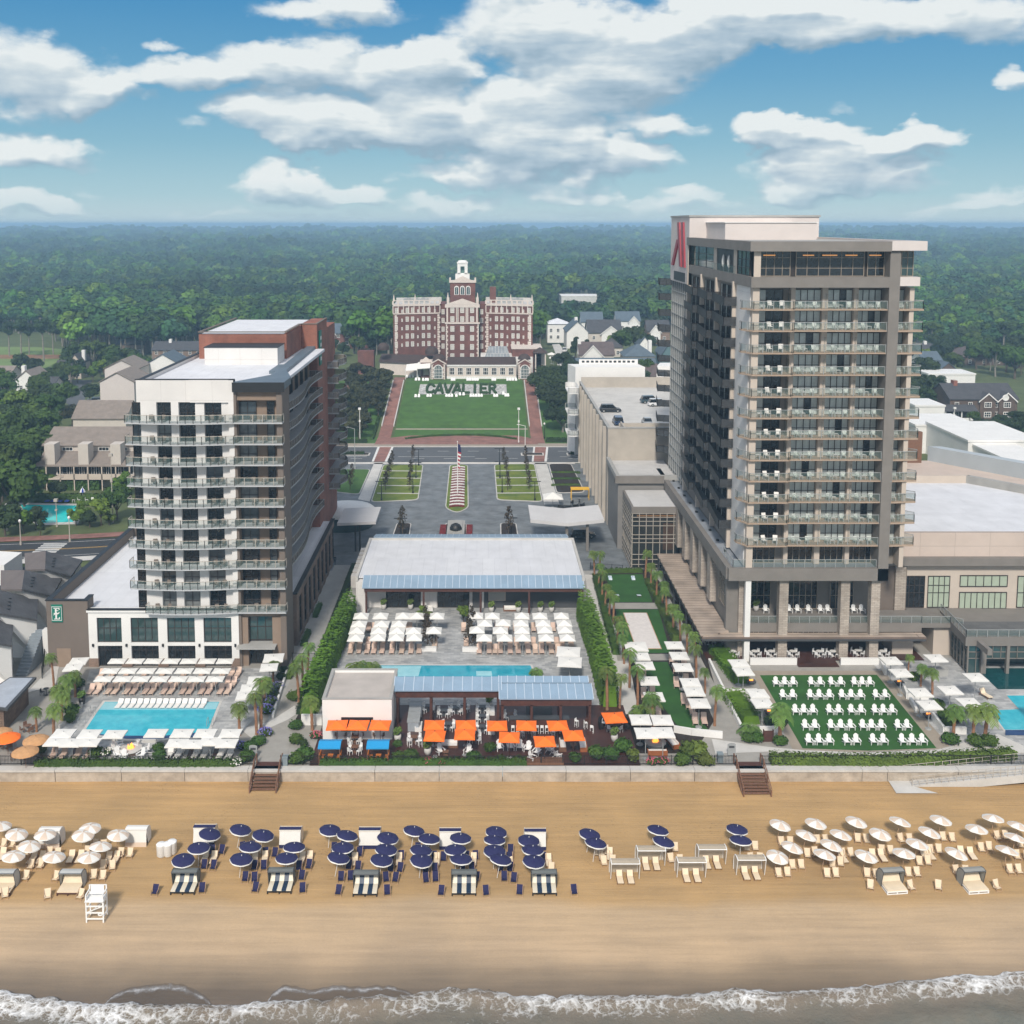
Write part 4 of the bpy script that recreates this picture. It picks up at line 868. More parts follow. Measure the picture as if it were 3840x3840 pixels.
mb=MB();mb.bx(55.35,61,147,148,0,11.4,0);PL('recess_wall',mb,BROWN)
mb=MB();mb.bx(72,140,141.8,147.3,3.9,4.75,0);mb.bx(61,72,141.3,147.3,4.2,4.8,0);mb.bx(55,61,146,147.1,0,4,0);PL('terrace_slab',mb,TAUPE)
mb=MB();mb.bx(66.0,66.6,132.6,147,3.9,4.7,0);PL('terrace_edge',mb,TAUPE)
mb=MB();railpts(mb,[(61,141.4),(65,141.4),(66.3,140.4)],4.8,1.0);PL('terrace_railing',mb,[GRAIL,RAILM])
for q in ((57.3,60.2),(63.0,65.9)): mb=MB();mb.bx(*q,142,147,0,4.2,0);PL('terrace_pier',mb,CREAM)
o=link('double_door',winmesh(2.2,2.6,2,1,GLASSD,FRAMET),rw);o.location=Vector((61.4,146.9,0))-O
mb=MB();mb.prism([(83.8,179),(84.6,179.5),(112,147.8),(110.5,147.8)],15.3,16.6,0);PL('roof_parapet',mb,GREYC)
mb=MB();mb.bx(58,84.5,179,179.6,15,16.6,0);PL('rear_parapet',mb,CREAM)
mb=MB();mb.prism([(86,200),(88.5,200),(126,150),(123,150)],14.5,17.3,0);PL('plant_screen',mb,M('pale blue grey panel',(.38,.42,.45),.6,.06,.4))
mb=MB();mb.bx(62,84,198,199,13,20.5,0);PL('brown_screen_wall',mb,WOODM)
O=Vector((66,132,0));hl=pv_=thing('pool_pavilion','low glass walled pool pavilion with grey roof terrace at the right edge','pavilion',O)
def gx(x,y,z=0): return G(2400+x*.7453,2000+y*.7453,z)
a0=gx(1640,520,5.2);a1=gx(1510,385,5.2)
mb=MB();mb.prism([a1,a0,(100,a0[1]),(100,141.5),(a1[0],141.5)],3.9,5.1,0);PL('roof_slab',mb,TAUPE)
mb=MB();mb.prism([(a1[0]+.6,141.2),(a1[0]+1.,a1[1]),(a0[0]+.7,a0[1]+.7),(100,a0[1]+.7),(100,141.2)],5.1,5.13,0);PL('roof_terrace_floor',mb,Mtile('dark roof pavers',(.12,.12,.118),(.10,.10,.10),(.06,.06,.06),1,1,noise_amt=.1))
mb=MB();railpts(mb,[(a1[0]+.1,a1[1]),(a0[0]+.1,a0[1]+.15),(100,a0[1]+.15)],5.1,1.0);PL('roof_railing',mb,[GRAIL,RAILM])
mb=MB();
n_=6
for i in range(n_):
 t0=i/n_;xa=a1[0]+(a0[0]-a1[0])*t0;ya=a1[1]+(a0[1]-a1[1])*t0
mb.prism([(a1[0]+.4,141.5),(a1[0]+.5,a1[1]),(a0[0]+.5,a0[1]+.4),(a0[0]+3,a0[1]+.4),(a0[0]+3,141.5)],0,3.9,0)
mb.bx(a0[0]+3,100,a0[1]+.4,141.5,2.0,3.9,0);mb.bx(a0[0]+3,100,139,141.5,0,2.0,0)
PL('glass_wall',mb,GLASST)
mb=MB()
va=Vector(a1);vb=Vector(a0)
for i in range(9):
 c=va+(vb-va)*i/8;mb.bx(c.x+.3,c.x+.48,c.y-.05,c.y+.12,0,3.9,0)
for z in (.3,1.3,2.3,3.3):
 P=[(va.x+.32,va.y,z),(vb.x+.32,vb.y,z),(vb.x+.32,vb.y,z+.1),(va.x+.32,va.y,z+.1)];mb.pts(P,[(0,1,2,3)])
for x in [a0[0]+.5+k*1.1 for k in range(14)]: mb.bx(x,x+.08,a0[1]+.28,a0[1]+.4,2.0 if x>a0[0]+3 else 0,3.9,0)
for z in (2.0,2.9): mb.bx(a0[0]+.5,100,a0[1]+.28,a0[1]+.4,z,z+.1,0)
mb.bx(a0[0]+2.2,a0[0]+2.9,a0[1],a0[1]+.7,0,3.9,0);mb.bx(a0[0]+5.6,a0[0]+6.,a0[1],a0[1]+.5,0,3.9,0)
PL('mullions',mb,TAUPE)
def build(name,label,cat,o,group=None):
 global O,hl
 O=Vector(o);hl=thing(name,label,cat,O,0,group);return hl
def PA(name,me,x,y,z,rz=0,parent=None):
 o=link(name,me,parent or hl);o.location=Vector((x,y,z))-O
 if rz: o.rotation_euler=(0,0,rz)
 return o
build('pool_restaurant','wide single storey restaurant with broad white roof and pale blue metal awnings','restaurant',(-2,160,0))
mb=MB();mb.bx(-19.3,15.4,160.4,178,0,5.2,0);mb.bx(-19.6,-18.2,158.0,160.4,0,5.0,0);mb.bx(-16.2,-15.2,160.2,160.4,0,3.3,0);mb.bx(-9.7,-7.2,160.1,160.4,0,3.6,0);PL('wall',mb,STUCCO)
mb=MB();mb.bx(-1.6,15.4,160.15,160.4,0,4.6,0);PL('dark_siding',mb,DGREY)
mb=MB();mb.bx(-19.3,15.4,159.0,178,5.2,5.45,0);PL('white_roof',mb,ROOFW)
mb=MB()
for a in ((-19.7,-19.3,158,178.4),(15.4,15.8,158,178.4),(-19.3,15.4,178,178.4)): mb.bx(*a,5.1,5.75,0)
PL('roof_parapet',mb,LCONC)
ef=[G(*z5(235,310),4.3),G(*z5(1472,305),4.3)]
mb=MB();x0=ef[0][0];x1=ef[1][0];y0=ef[0][1]
def slope(mb,x0,x1,ya,yb,za,zb,t=.12,rib=1.05,mats=(0,1)):
 P=[(x0,ya,za),(x1,ya,za),(x1,yb,zb),(x0,yb,zb)];mb.pts(P+[(a,b,c+t) for a,b,c in P],[(0,3,2,1),(4,5,6,7),(0,1,5,4),(1,2,6,5),(2,3,7,6),(3,0,4,7)],mats[0])
 n=int((x1-x0)/rib)
 for i in range(n+1):
  x=x0+(x1-x0)*i/n;P=[(x-.035,ya-.02,za+t),(x+.035,ya-.02,za+t),(x+.035,yb,zb+t),(x-.035,yb,zb+t)]
  mb.pts(P+[(a,b,c+.06) for a,b,c in P],[(4,5,6,7),(0,1,5,4),(1,2,6,5),(3,0,4,7)],mats[1])
BM=M('pale blue metal sheet',(.23,.32,.42),.45,.12,.3);BMR=M('light metal rib',(.50,.58,.66),.45,.08,1)
slope(mb,x0,x1,y0,159.2,4.35,5.5);PL('front_metal_awning',mb,[BM,BMR])
mb=MB();q0,q1=G(*z5(285,72),5.6),G(*z5(1395,72),5.6);slope(mb,q0[0],q1[0],178.4,183.0,5.75,4.9);PL('rear_metal_awning',mb,[BM,BMR])
mb=MB();mb.bx(x0+.3,x1-.3,y0+.25,y0+.55,3.75,4.3,0);mb.bx(x0+.3,x1-.3,159.3,159.6,4.3,4.9,0)
for i in range(10): x=x0+.5+(x1-x0-1)*i/9;mb.bx(x-.08,x+.08,y0+.3,160.2,4.0,4.3,0)
PL('timber_beam',mb,WOODD)
for x in (258,578,895,1165,1462):
 X=WZ(*z5(x,420),y0+.4)[0];mb=MB();mb.bx(X-.14,X+.14,y0+.3,y0+.58,0,4.,0);PL('post',mb,WOODD)
me=winmesh(6.0,2.9,5,1,GLASSD,FRAMEB,transom=[2.3]);PA('glass_front',me,-12.6,160.35,0)
me=winmesh(5.0,3.1,5,1,GLASSD,FRAMEB,transom=[2.4]);PA('glass_door',me,-4.6,160.35,0)
mb=MB();mb.bx(-.1,.2,160,160.15,0,3.2,0);PL('white_pillar',mb,WHITE)
mb=MB();mb.bx(.9,3.6,160.02,160.15,1.2,2.7,0);mb.bx(1.05,3.45,160.0,160.02,1.32,2.58,1);PL('serving_hatch',mb,[CREAM,M('grey shutter',(.35,.34,.31),.6,.06,1)])
mb=MB();
for i in range(7): y=162+i*2.2;mb.bx(-20.9,-19.8,y,y+1.5,2.6,4.5,0)
PL('rooftop_units',mb,M('pale unit metal',(.48,.46,.44),.5,.1,1))
bo=G(*z5(1450,1130));
build('beach_bar','open air beach bar under two stepped pale blue metal roofs on dark timber posts','bar pavilion',(1,118,0))
mb=MB()
a=G(*z5(410,882),4.6);b_=G(*z5(1012,882),4.6);c=G(*z5(415,803),5.3);slope(mb,a[0],b_[0],a[1],c[1],4.6,5.3,rib=1.1);PL('left_metal_roof',mb,[BM,BMR])
mb=MB();a2=G(*z5(998,928),4.3);b2=G(*z5(1525,928),4.3);c2=G(*z5(1010,842),4.95);slope(mb,a2[0],b2[0],a2[1],c2[1],4.3,4.95,rib=1.0);d2=G(*z5(1015,802),5.3);slope(mb,a2[0],b2[0]-.3,c2[1]+.2,d2[1],5.0,5.35,rib=1.);PL('right_metal_roof',mb,[BM,BMR])
mb=MB();mb.bx(a[0]+.2,b_[0]-.2,a[1]+.3,a[1]+.6,3.7,4.5,0);mb.bx(a[0]+.2,b_[0]-.2,c[1]-.6,c[1]-.3,4.2,5.0,0);mb.bx(a2[0]+.2,b2[0]-.2,a2[1]+.3,a2[1]+.6,3.4,4.2,0);mb.bx(a2[0]+.2,b2[0]-.2,d2[1]-.6,d2[1]-.3,4.2,5.0,0)
for i in range(9):
 x=a[0]+.4+(b_[0]-a[0]-.8)*i/8;mb.bx(x-.08,x+.08,a[1]+.6,c[1]-.6,4.05,4.4,0)
 x=a2[0]+.4+(b2[0]-a2[0]-.8)*i/8;mb.bx(x-.08,x+.08,a2[1]+.6,d2[1]-.6,3.85,4.15,0)
PL('timber_beam',mb,WOODD)
for x0_,x1_,ya,yb,zt_ in ((a[0],b_[0],a[1]+.45,c[1]-.45,3.7),(a2[0],b2[0],a2[1]+.45,d2[1]-.45,3.4)):
 for i in range(4):
  x=x0_+.4+(x1_-x0_-.8)*i/3
  for y in (ya,yb): mb=MB();mb.bx(x-.15,x+.15,y-.15,y+.15,0,zt_+.1,0);mb.bx(x-.3,x+.3,y-.3,y+.3,0,.35,0);PL('post',mb,WOODD)
mb=MB();p=G(*z5(1060,1085));q=G(*z5(1385,1085));mb.bx(p[0],q[0],p[1],p[1]+.7,0.05,1.1,0);mb.bx(p[0]-.1,q[0]+.1,p[1]-.15,p[1]+.85,1.1,1.18,1);mb.bx(p[0]+2,p[0]+5.2,p[1]+2.6,p[1]+3.2,.05,2.3,2);PL('bar_counter',mb,[WOODD,DGREY,RAILM])
mb=MB();
for i in range(5): y=119.5+i*1.35;mb.bx(-8.9,-7.6,y,y+1.2,.05,1.15,0);mb.bx(-9.0,-7.5,y-.03,y+1.23,1.15,1.22,1)
PL('grill_counter',mb,[M('pale steel counter',(.42,.46,.50),.4,.1,1,metal=.4),RAILM])
build('white_bar_house','small white flat roofed bar house left of the metal roofs','bar house',(-14.5,117.6,0))
mb=MB();mb.bx(-18.7,-10.6,117.6,126.0,0,4.55,0);mb.bx(-18.7,-10.6,117.6,117.9,4.55,4.9,0);mb.bx(-18.7,-18.4,117.9,126,4.55,4.9,0);mb.bx(-10.9,-10.6,117.9,126,4.55,4.9,0);mb.bx(-18.4,-10.9,125.7,126,4.55,4.9,0);PL('wall',mb,WHITE)
mb=MB();mb.bx(-18.4,-10.9,117.9,125.7,4.56,4.6,0);PL('roof',mb,M('beige grey roof',(.42,.38,.35),.85,.15,.3))
mb=MB()
for q_ in ((-18.75,-10.55,117.55,117.92),(-18.75,-18.38,117.92,126),(-10.92,-10.55,117.92,126),(-18.38,-10.92,125.68,126.05)): mb.bx(*q_,4.9,5.0,0)
PL('parapet_cap',mb,GREYC)
mb=MB();mb.bx(-16.5,-12.8,117.52,117.6,2.2,2.75,0);mb.bx(-16.5,-14.8,117.45,117.52,1.1,2.2,0);PL('serving_window',mb,BLACK)
GX0=24.9;GY0=206;GZ=19.6
build('parking_garage','long beige concrete parking garage with cars on its open top deck','parking garage',(30,206,0))
mb=MB();mb.bx(GX0,24.9+42,GY0,GY0+.5,0,GZ,0);mb.bx(GX0,GX0+.4,GY0+.5,268,0,GZ,0);mb.bx(GX0+.4,66,267.5,268,0,GZ+1.3,0);mb.bx(28.2,28.5,206.5,213,14,GZ+.1,0);PL('concrete_wall',mb,BEIGEC)
mb=MB();mb.bx(GX0-.1,66,GY0-.1,GY0+.6,GZ,GZ+.25,0);mb.bx(GX0-.1,GX0+.5,GY0+.6,268,GZ,GZ+.25,0);PL('parapet_cap',mb,GREYC)
mb=MB();mb.bx(GX0+.4,66,GY0+.5,267.5,18.0,18.3,0);PL('top_deck',mb,M('pale deck concrete',(.48,.465,.44),.9,.12,.3))
mb=MB()
for k in range(9): y=214+k*2.9;mb.bx(34,39.5,y,y+.12,18.3,18.31,0)
for k in range(12): x=30+k*2.8;mb.bx(x,x+.12,206.6,211.5,18.3,18.31,0)
PL('bay_lines',mb,MARK)
mb=MB();mb.bx(28,66,213.2,213.6,18.3,19.3,0);PL('ramp_wall',mb,BEIGEC)
for k in range(9):
 y=209+k*6.6;mb=MB();mb.bx(GX0-.7,GX0-.02,y,y+.9,0,GZ-.2,0);PL('buttress',mb,BEIGEC)
for k in range(4):
 y=212+k*13;mb=MB();mb.bx(GX0-.12,GX0,y,y+3.4,1,17,0);PL('louvre_panel',mb,DGREY)
build('white_flats','white blocks with rounded balconies behind the garage roof','apartment block',(30,272,0))
mb=MB();mb.prism([(24,270),(42,270),(41,276),(22.5,276)],0,23.2,0);mb.prism([(45,270),(66,270),(66,277),(47,277)],0,23.4,0)
mb.bx(25.5,41,276,276.5,23.2,24.4,0);PL('white_wall',mb,WHITE)
mb=MB()
for k in range(12): mb.bx(26.2+k*1.2,26.9+k*1.2,275.9,276.0,23.6,24.1,0)
PL('parapet_openings',mb,BLACK)
for k in range(3):
 z=18.4-k*5.4;mb=MB();mb.prism(rounded(rect(21.2,24.0,258,268),1.2),z-.3,z,0);o=PL('round_balcony',mb,WHITE)
 mb=MB();railpts(mb,rounded(rect(21.2,24.0,258,268),1.2),z,1.2);link('railing',mb.mesh('railing',[WHITE if k==0 else GRAIL,WHITE]),o)
build('lobby_block','grey block and lit glass lobby joining garage and tallest tower','lobby',(30,185,0))
TP=M('grey taupe render',(.20,.19,.18),.85,.08,.4)
mb=MB();mb.bx(25.0,36,190.5,205.9,0,13.0,0);PL('taupe_wall',mb,TP)
mb=MB();mb.bx(24.6,36,190,190.9,13,13.9,0);mb.bx(24.6,25.3,190.9,205.9,13,13.9,0);mb.bx(24.4,33.4,189.9,190.0,12.5,13.9,1);PL('parapet',mb,[GREYC,TAUPE])
mb=MB();mb.bx(25.3,36,190.9,205.9,13.0,13.2,0);PL('roof',mb,M('pale grey membrane',(.50,.49,.48),.8,.1,.3))
l0=G(2335,2110,0);LX=26.0;LX1=34.4;LY=178.5
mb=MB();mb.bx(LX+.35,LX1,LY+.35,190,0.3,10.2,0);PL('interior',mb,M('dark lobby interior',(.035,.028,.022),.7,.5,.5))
mb=MB();mb.bx(LX+5.4,LX+7.4,LY+.25,LY+.34,3.5,8.2,0);PL('lit_screen_wall',mb,M('amber lit wall',(.3,.12,.04),.6,.3,.7,emit=((1,.36,.1),.07)))
mb=MB();mb.bx(LX+.8,LX1,LY+.2,LY+.33,9.45,9.7,0);PL('lit_cove',mb,GOLDW)
mb=MB();mb.bx(LX,LX1,LY,LY+.08,.2,10.1,0);mb.bx(LX,LX+.08,LY+.08,190,.2,10.1,0);PL('glass_skin',mb,M('lobby glass',(.04,.045,.045),.05,.1,1,alpha=.45,spec=.7))
mb=MB()
for i in range(8): x=LX+(LX1-LX)*i/7;mb.bx(x-.06,x+.06,LY-.12,LY,.2,10.2,0)
for z in (.3,1.0,1.9,2.8,4.9,5.6,6.3,7.9,8.7,9.4,10.1):
 mb.bx(LX-.15,LX1,LY-.2,LY-.12,z-.06,z+.06,0);mb.bx(LX-.2,LX-.12,LY-.2,190,z-.06,z+.06,0)
for i in range(7): y=LY+i*1.8;mb.bx(LX-.12,LX,y-.06,y+.06,.2,10.2,0)
PL('mullions',mb,M('champagne mullion',(.34,.31,.27),.5,.1,1))
mb=MB();mb.bx(LX-.2,LX1,LY-.2,190,10.2,11.2,0);PL('lobby_fascia',mb,TAUPE);mb=MB();mb.bx(LX+.2,LX1,LY+.2,190,11.2,11.25,0);PL('lobby_roof',mb,M('pale grey membrane',(.5,.49,.48)))
build('right_entrance_canopy','large butterfly shaped pale entrance canopy beside the glass lobby','canopy',(18,190,0))
cn=M('pale grey canopy roof',(.56,.55,.55),.7,.06,.3)
p0=G(1990,1965,5.6);p1=G(2268,1965,5.6);yA=G(2130,1968,5.2)[1];yB=G(2130,1912,5.2)[1];xm=(p0[0]+p1[0])/2
mb=MB()
for (xa,xb,za,zb) in ((p0[0],xm,6.0,5.3),(xm,p1[0],5.3,6.0)):
 P=[(xa,yA,za-.4),(xb,yA,zb-.4),(xb,yB,zb-.4),(xa,yB,za-.4)];P+=[(a_,b__,c_+.6) for a_,b__,c_ in P];mb.pts(P,[(0,3,2,1),(4,5,6,7),(0,1,5,4),(1,2,6,5),(2,3,7,6),(3,0,4,7)])
PL('canopy_roof',mb,cn)
for dx in (4.5,8.3): mb=MB();mb.bx(p0[0]+dx+2,p0[0]+dx+2.5,yA+.8,yA+1.3,0,5.0,0);PL('column',mb,TAUPE)
build('left_entrance_canopy','flat pale entrance canopy on dark posts right of the left hotel','canopy',(-24,192,0))
p0=G(1262,1968,5.6);p1=G(1408,1968,5.6);yA=G(1330,1968,5.4)[1];yB=G(1330,1912,5.4)[1]
mb=MB();P=[(p0[0],yA,5.2),(p1[0],yA,5.5),(p1[0],yB,5.5),(p0[0],yB,5.2)];P+=[(a_,b__,c_+.5) for a_,b__,c_ in P];mb.pts(P,[(0,3,2,1),(4,5,6,7),(0,1,5,4),(1,2,6,5),(2,3,7,6),(3,0,4,7)]);PL('canopy_roof',mb,cn)
for dx in (3.0,3.8): mb=MB();mb.bx(p0[0]+dx,p0[0]+dx+.3,yA+1.2,yA+1.5,0,5.2,0);PL('column',mb,BLACK)
mb=MB();c_=G(1330,1870,4);mb.lathe([(0,4.3),(2.5,4.2),(5.5,3.6),(6.2,3.0),(6.2,2.8)],24,0,(-27.5,206,0));mb.lathe([(5.6,0),(5.6,2.8)],24,1,(-27.5,206,0))
build('oval_pavilion','white oval roofed pavilion behind the left entrance canopy','pavilion',(-27.5,206,0));PL('oval_roof',mb,[WHITE,GLASST],smooth=True)
HZ=8.5
build('historic_brick_hotel','historic red brick hotel with white trim and central cupola tower on the hill','hotel',(-7,362,HZ))
def cvx(x): return 1400+x*.3623
def cvy(y): return 950+y*.3623
def CW(x,y,Y): return WZ(cvx(x),cvy(y),Y)
LIME=M('pale limestone trim',(.60,.53,.48),.85,.06,.5);ROOFB=M('dark brown roof',(.055,.035,.03),.8,.25,.6);
WINP=M('pale window blind',(.46,.45,.40),.5,.08,1.5)
YT=366.0  # front of the central tower
tx0,zb=CW(752,1150,YT);tx1,_=CW(1092,1150,YT);zcor=CW(900,720,YT)[1];ztop=CW(900,540,YT)[1]
mb=MB();mb.bx(tx0,tx1,YT,YT+9,HZ,ztop,0);PL('tower_wall',mb,BRICKC)
def quoin(mb,x,y,z0,z1,s=1,w=.75,h=.75):
 z=z0;k=0
 while z<z1-.1: ww=w if k%2 else w*.6;mb.bx(x,x+s*ww,y-.07,y,z,min(z+h-.08,z1),0);z+=h;k+=1
mb=MB();quoin(mb,tx0,YT,HZ+4,zcor,1);quoin(mb,tx1,YT,HZ+4,zcor,-1);mb.bx(tx0-.35,tx1+.35,YT-.3,YT+.3,zcor-.35,zcor+.25,0);mb.bx(tx0-.3,tx1+.3,YT-.3,YT+.3,ztop-.7,ztop+.3,0)
w3=(tx1-tx0)
for f in (0.02,.31,.34,.6,.635,.92): mb.bx(tx0+f*w3,tx0+f*w3+.55,YT-.2,YT,zcor+.3,ztop-.7,0)
zp=CW(920,470,YT)[1];mb.pts([(tx0-.3,YT-.35,ztop+.3),(tx1+.3,YT-.35,ztop+.3),((tx0+tx1)/2,YT-.35,zp),(tx0-.3,YT+1,ztop+.3),(tx1+.3,YT+1,ztop+.3),((tx0+tx1)/2,YT+1,zp)],[(0,1,2),(1,4,5,2),(0,2,5,3),(3,5,4)])
PL('tower_trim',mb,LIME)
cw=winmesh(1.35,1.9,2,2,WINP,WHITE,fr=.14,bars=.08,name='sash_window');cw2=winmesh(1.05,1.75,1,2,WINP,WHITE,fr=.13,bars=.08,name='sash_window');cws=winmesh(.5,1.1,1,1,WINP,WHITE,fr=.1,name='small_window')
for y in (588,680,782,875,968,1064):
 for x in (818,920,1022):
  X,Z=CW(x,y,YT);PA('tower_window',cw,X,YT-.02,Z-.95)
YU=YT+2.5;ux0,uz=CW(795,430,YU);ux1,_=CW(1055,430,YU);uzt=CW(900,295,YU)[1]
mb=MB();mb.bx(ux0,ux1,YU,YU+6,ztop,uzt,0);PL('upper_tower_wall',mb,BRICKC)
mb=MB();mb.bx(ux0-.3,ux1+.3,YU-.3,YU+6.3,uzt-.3,uzt+.3,0)
zq=CW(920,235,YU)[1];xm=(ux0+ux1)/2;mb.pts([(ux0+.8,YU-.3,uzt+.3),(ux1-.8,YU-.3,uzt+.3),(xm,YU-.3,zq),(ux0+.8,YU+.4,uzt+.3),(ux1-.8,YU+.4,uzt+.3),(xm,YU+.4,zq)],[(0,1,2),(1,4,5,2),(0,2,5,3),(3,5,4)])
for x in (ux0,ux1):
 mb.bx(x-.3,x+.3,YU-.3,YU+.3,uzt+.3,uzt+1.5,0)
 mb.bx(x-1.2 if x==ux0 else x+.3,x-.3 if x==ux0 else x+1.2,YU,YU+.6,ztop,ztop+2.6,0);mb.tube((x-.8 if x==ux0 else x+.8,YU+.3,ztop+2.6),(x-.8 if x==ux0 else x+.8,YU+.3,ztop+4.3),.32,6,0,.08)
PL('upper_trim',mb,LIME)
for x in (862,922,982):
 X,Z=CW(x,430,YU);mb=MB();n=10;P=[(X-.8,YU-.05,Z),(X+.8,YU-.05,Z)]+[(X+.8*math.cos(math.pi*i/n),YU-.05,Z+2.4+.8*math.sin(math.pi*i/n)) for i in range(n+1)];mb.pts(P,[tuple(range(len(P)))],0)
 P2=[(X+(p_[0]-X)*.72,YU-.1,Z+.15+(p_[2]-Z)*.85) for p_ in P];mb.pts(P2,[tuple(range(len(P2)))],1);mb.bx(X-.05,X+.05,YU-.16,YU-.11,Z+.2,Z+2.8,0);PL('arched_window',mb,[WHITE,GLASST])
YC=YU+2;c0=CW(870,215,YC);c1=CW(975,215,YC);zc1=CW(920,105,YC)[1];xm=(c0[0]+c1[0])/2;zt2=CW(920,75,YC)[1];zc0=c0[1]
mb=MB();hw=(c1[0]-c0[0])/2;mb.bx(xm-hw-.7,xm+hw+.7,YC-.4,YC+4.4,uzt,zc0,0)
mb.prism([(xm-hw-.2,YC-.0),(xm+hw+.2,YC-.0),(xm+hw+.2,YC+4),(xm-hw-.2,YC+4)],zc0,zc0+.3,0)
for sx_ in (-1,1):
 for y in (YC,YC+3.2): mb.bx(xm+sx_*hw-.5*(1+sx_)*1.05,xm+sx_*hw+.5*(1-sx_)*1.05,y,y+.8,zc0,zc1,0)
mb.bx(xm-hw-.15,xm+hw+.15,YC-.15,YC+4.15,zc1,zc1+.45,0);mb.lathe([(hw*.95,0),(hw*.85,.5),(hw*.6,.6),(.0,.7)],12,0,(xm,YC+2,zc1+.45));mb.bx(xm-hw+.9,xm+hw-.9,YC+.1,YC+.5,zc1-1.0,zc1,0);mb.bx(xm-.55,xm+.55,YC+1.6,YC+2.4,zc0+.3,zc1-1.3,1)
PL('cupola',mb,[WHITE,M('verdigris bell',(.10,.19,.17),.6,.2,1)])
def wing(side):
 xa=tx0-.2 if side<0 else tx1+.2
 xi=CW(690 if side<0 else 1165,700,YT+6)[0];yi=YT+6
 xo=CW(205 if side<0 else 1650,700,YT+2)[0];yo=YT+2
 n0=CW(745 if side<0 else 1100,700,YT+6)[0]
 z0=HZ;zt_=CW(450,530,YT+4)[1];zband=CW(450,622,YT+4)[1]
 mb=MB();poly=[(xi,yi),(xo,yo),(xo,yo+15),(xi,yi+15)];mb.prism(poly,z0,zt_,0);mb.prism([(n0,yi+.8),(xi,yi+.8),(xi,yi+14),(n0,yi+14)],z0,zt_,0);PL('wing_wall',mb,BRICKC)
 mb=MB();ca,sa=(Vector((xo,yo))-Vector((xi,yi))).normalized();L_=(Vector((xo,yo))-Vector((xi,yi))).length
 def at(t,dy=0): return (xi+ca*t - (0),yi+sa*t-dy)
 def band(z_0,z_1,d):
  p=at(0,d);q=at(L_,d);mb.prism([p,q,(q[0],q[1]+1),(p[0],p[1]+1)],z_0,z_1,0)
 band(zband-.2,zband+.2,.25);band(zt_-.5,zt_+.15,.3);band(zt_+1.3,zt_+1.55,.25)
 k=0
 for t in [L_*i/9 for i in range(10)]:
  p=at(t,.22);mb.bx(p[0]-.3,p[0]+.3,p[1],p[1]+.3,zt_+.1,zt_+1.35,0)
  if 0<k<9 or 1: mb.bx(p[0]-.16,p[0]+.16,p[1]+.05,p[1]+.22,zband+.2,zt_-.4,0)
  k+=1
 for t in (L_,L_*.55): p=at(t-.3,.2);mb.tube((p[0],p[1]+.4,zt_+1.5),(p[0],p[1]+.4,zt_+3.6),.4,6,0,.07)
 for t,s in ((0.6,side),(L_-.9,side)):
  z=z0+2;i=0
  while z<zband-.3: p=at(t,.08);w_=.85 if i%2 else .5;mb.bx(p[0]-w_,p[0]+w_*.8,p[1],p[1]+.3,z,z+.7,0);z+=.85;i+=1
 PL('wing_trim',mb,LIME)
 mb=MB();mb.prism([(xi,yi+.5),(xo,yo+.5),(xo,yo+15),(xi,yi+15)],zt_,zt_+.1,0);mb.prism([(xi,yi+14.5),(xo,yo+14.5),(xo,yo+15),(xi,yi+15)],zt_,zt_+1.5,0)
 for i in range(7): x=xi+(xo-xi)*(.3+.08*i);mb.bx(x-.6,x+.6,yi+5,yi+6.5,zt_+.1,zt_+1.6+.3*(i%2),1)
 PL('wing_roof',mb,[LCONC,RAILM])
 cols=([(238,cw2),(297,cws),(350,cw2),(406,cw2),(461,cws),(518,cw2),(575,cw2),(636,cws)] if side<0 else [(1213,cws),(1275,cw2),(1331,cw2),(1388,cws),(1446,cw2),(1499,cw2),(1554,cws),(1614,cw2)])
 rows=(575,668,755,842,925)
 rng=random.Random(3)
 for y in rows:
  for x,me in cols:
   yy=yi;X=0
   for _ in range(3): X=CW(x,y,yy)[0];t=abs((X-xi)/ca) if ca else 0;yy=yi+sa*t
   slope_=(x-690)/(205-690) if side<0 else (x-1165)/(1650-1165)
   Z=CW(x,y,yy)[1] if 0 else CW(450,y+12,YT+4)[1]
   PA('wing_window' if side<0 else 'far_wing_window',me,X,yy-.05,Z-.85,math.atan2(sa,ca) if side>0 else math.atan2(-sa,-ca))
 for y in (605,695,785,870,960):
  X,Z=CW(722 if side<0 else 1122,y,yi+.8);PA('recess_window',cw2,X,yi+.75,Z-.85)
wing(-1);wing(1)
X,Z=CW(1237,460,YT+12);zch=CW(1237,345,YT+12)[1];mb=MB();mb.bx(X-1.1,X+1.1,YT+11,YT+13.2,Z-3,zch,0);PL('chimney',mb,BRICKC)
YL=348.5
lx0,_=CW(760,1250,YL);lx1,_=CW(1480,1250,YL);zl=CW(1000,1155,YL)[1]
mb=MB();mb.bx(lx0,lx1,YL+.3,YL+8,HZ-.3,zl-.2,0);PL('loggia_wall',mb,LIME)
mb=MB();mb.bx(lx0,lx1,YL+.0,YL+.5,zl-.5,zl,0);mb.bx(lx0,lx1,YL+.05,YL+.4,HZ,HZ+.8,0);PL('loggia_cornice',mb,WHITE)
mb=MB();P=[(lx0,YL+.3,zl),(lx1,YL+.3,zl),(lx1,YL+9,zl+1.6),(lx0,YL+9,zl+1.6)];mb.pts(P,[(0,1,2,3)]);mb.bx(lx0,lx1,YL+8.8,YL+9,HZ,zl+1.6,0);PL('loggia_roof',mb,ROOFB)
lw=winmesh(1.8,2.5,3,2,GLASSD,WHITE,fr=.14,bars=.1)
for x in (812,900,987,1075,1162,1250,1338,1425): X,Z=CW(x,1223,YL);PA('loggia_window',lw,X,YL+.28,Z-1.2)
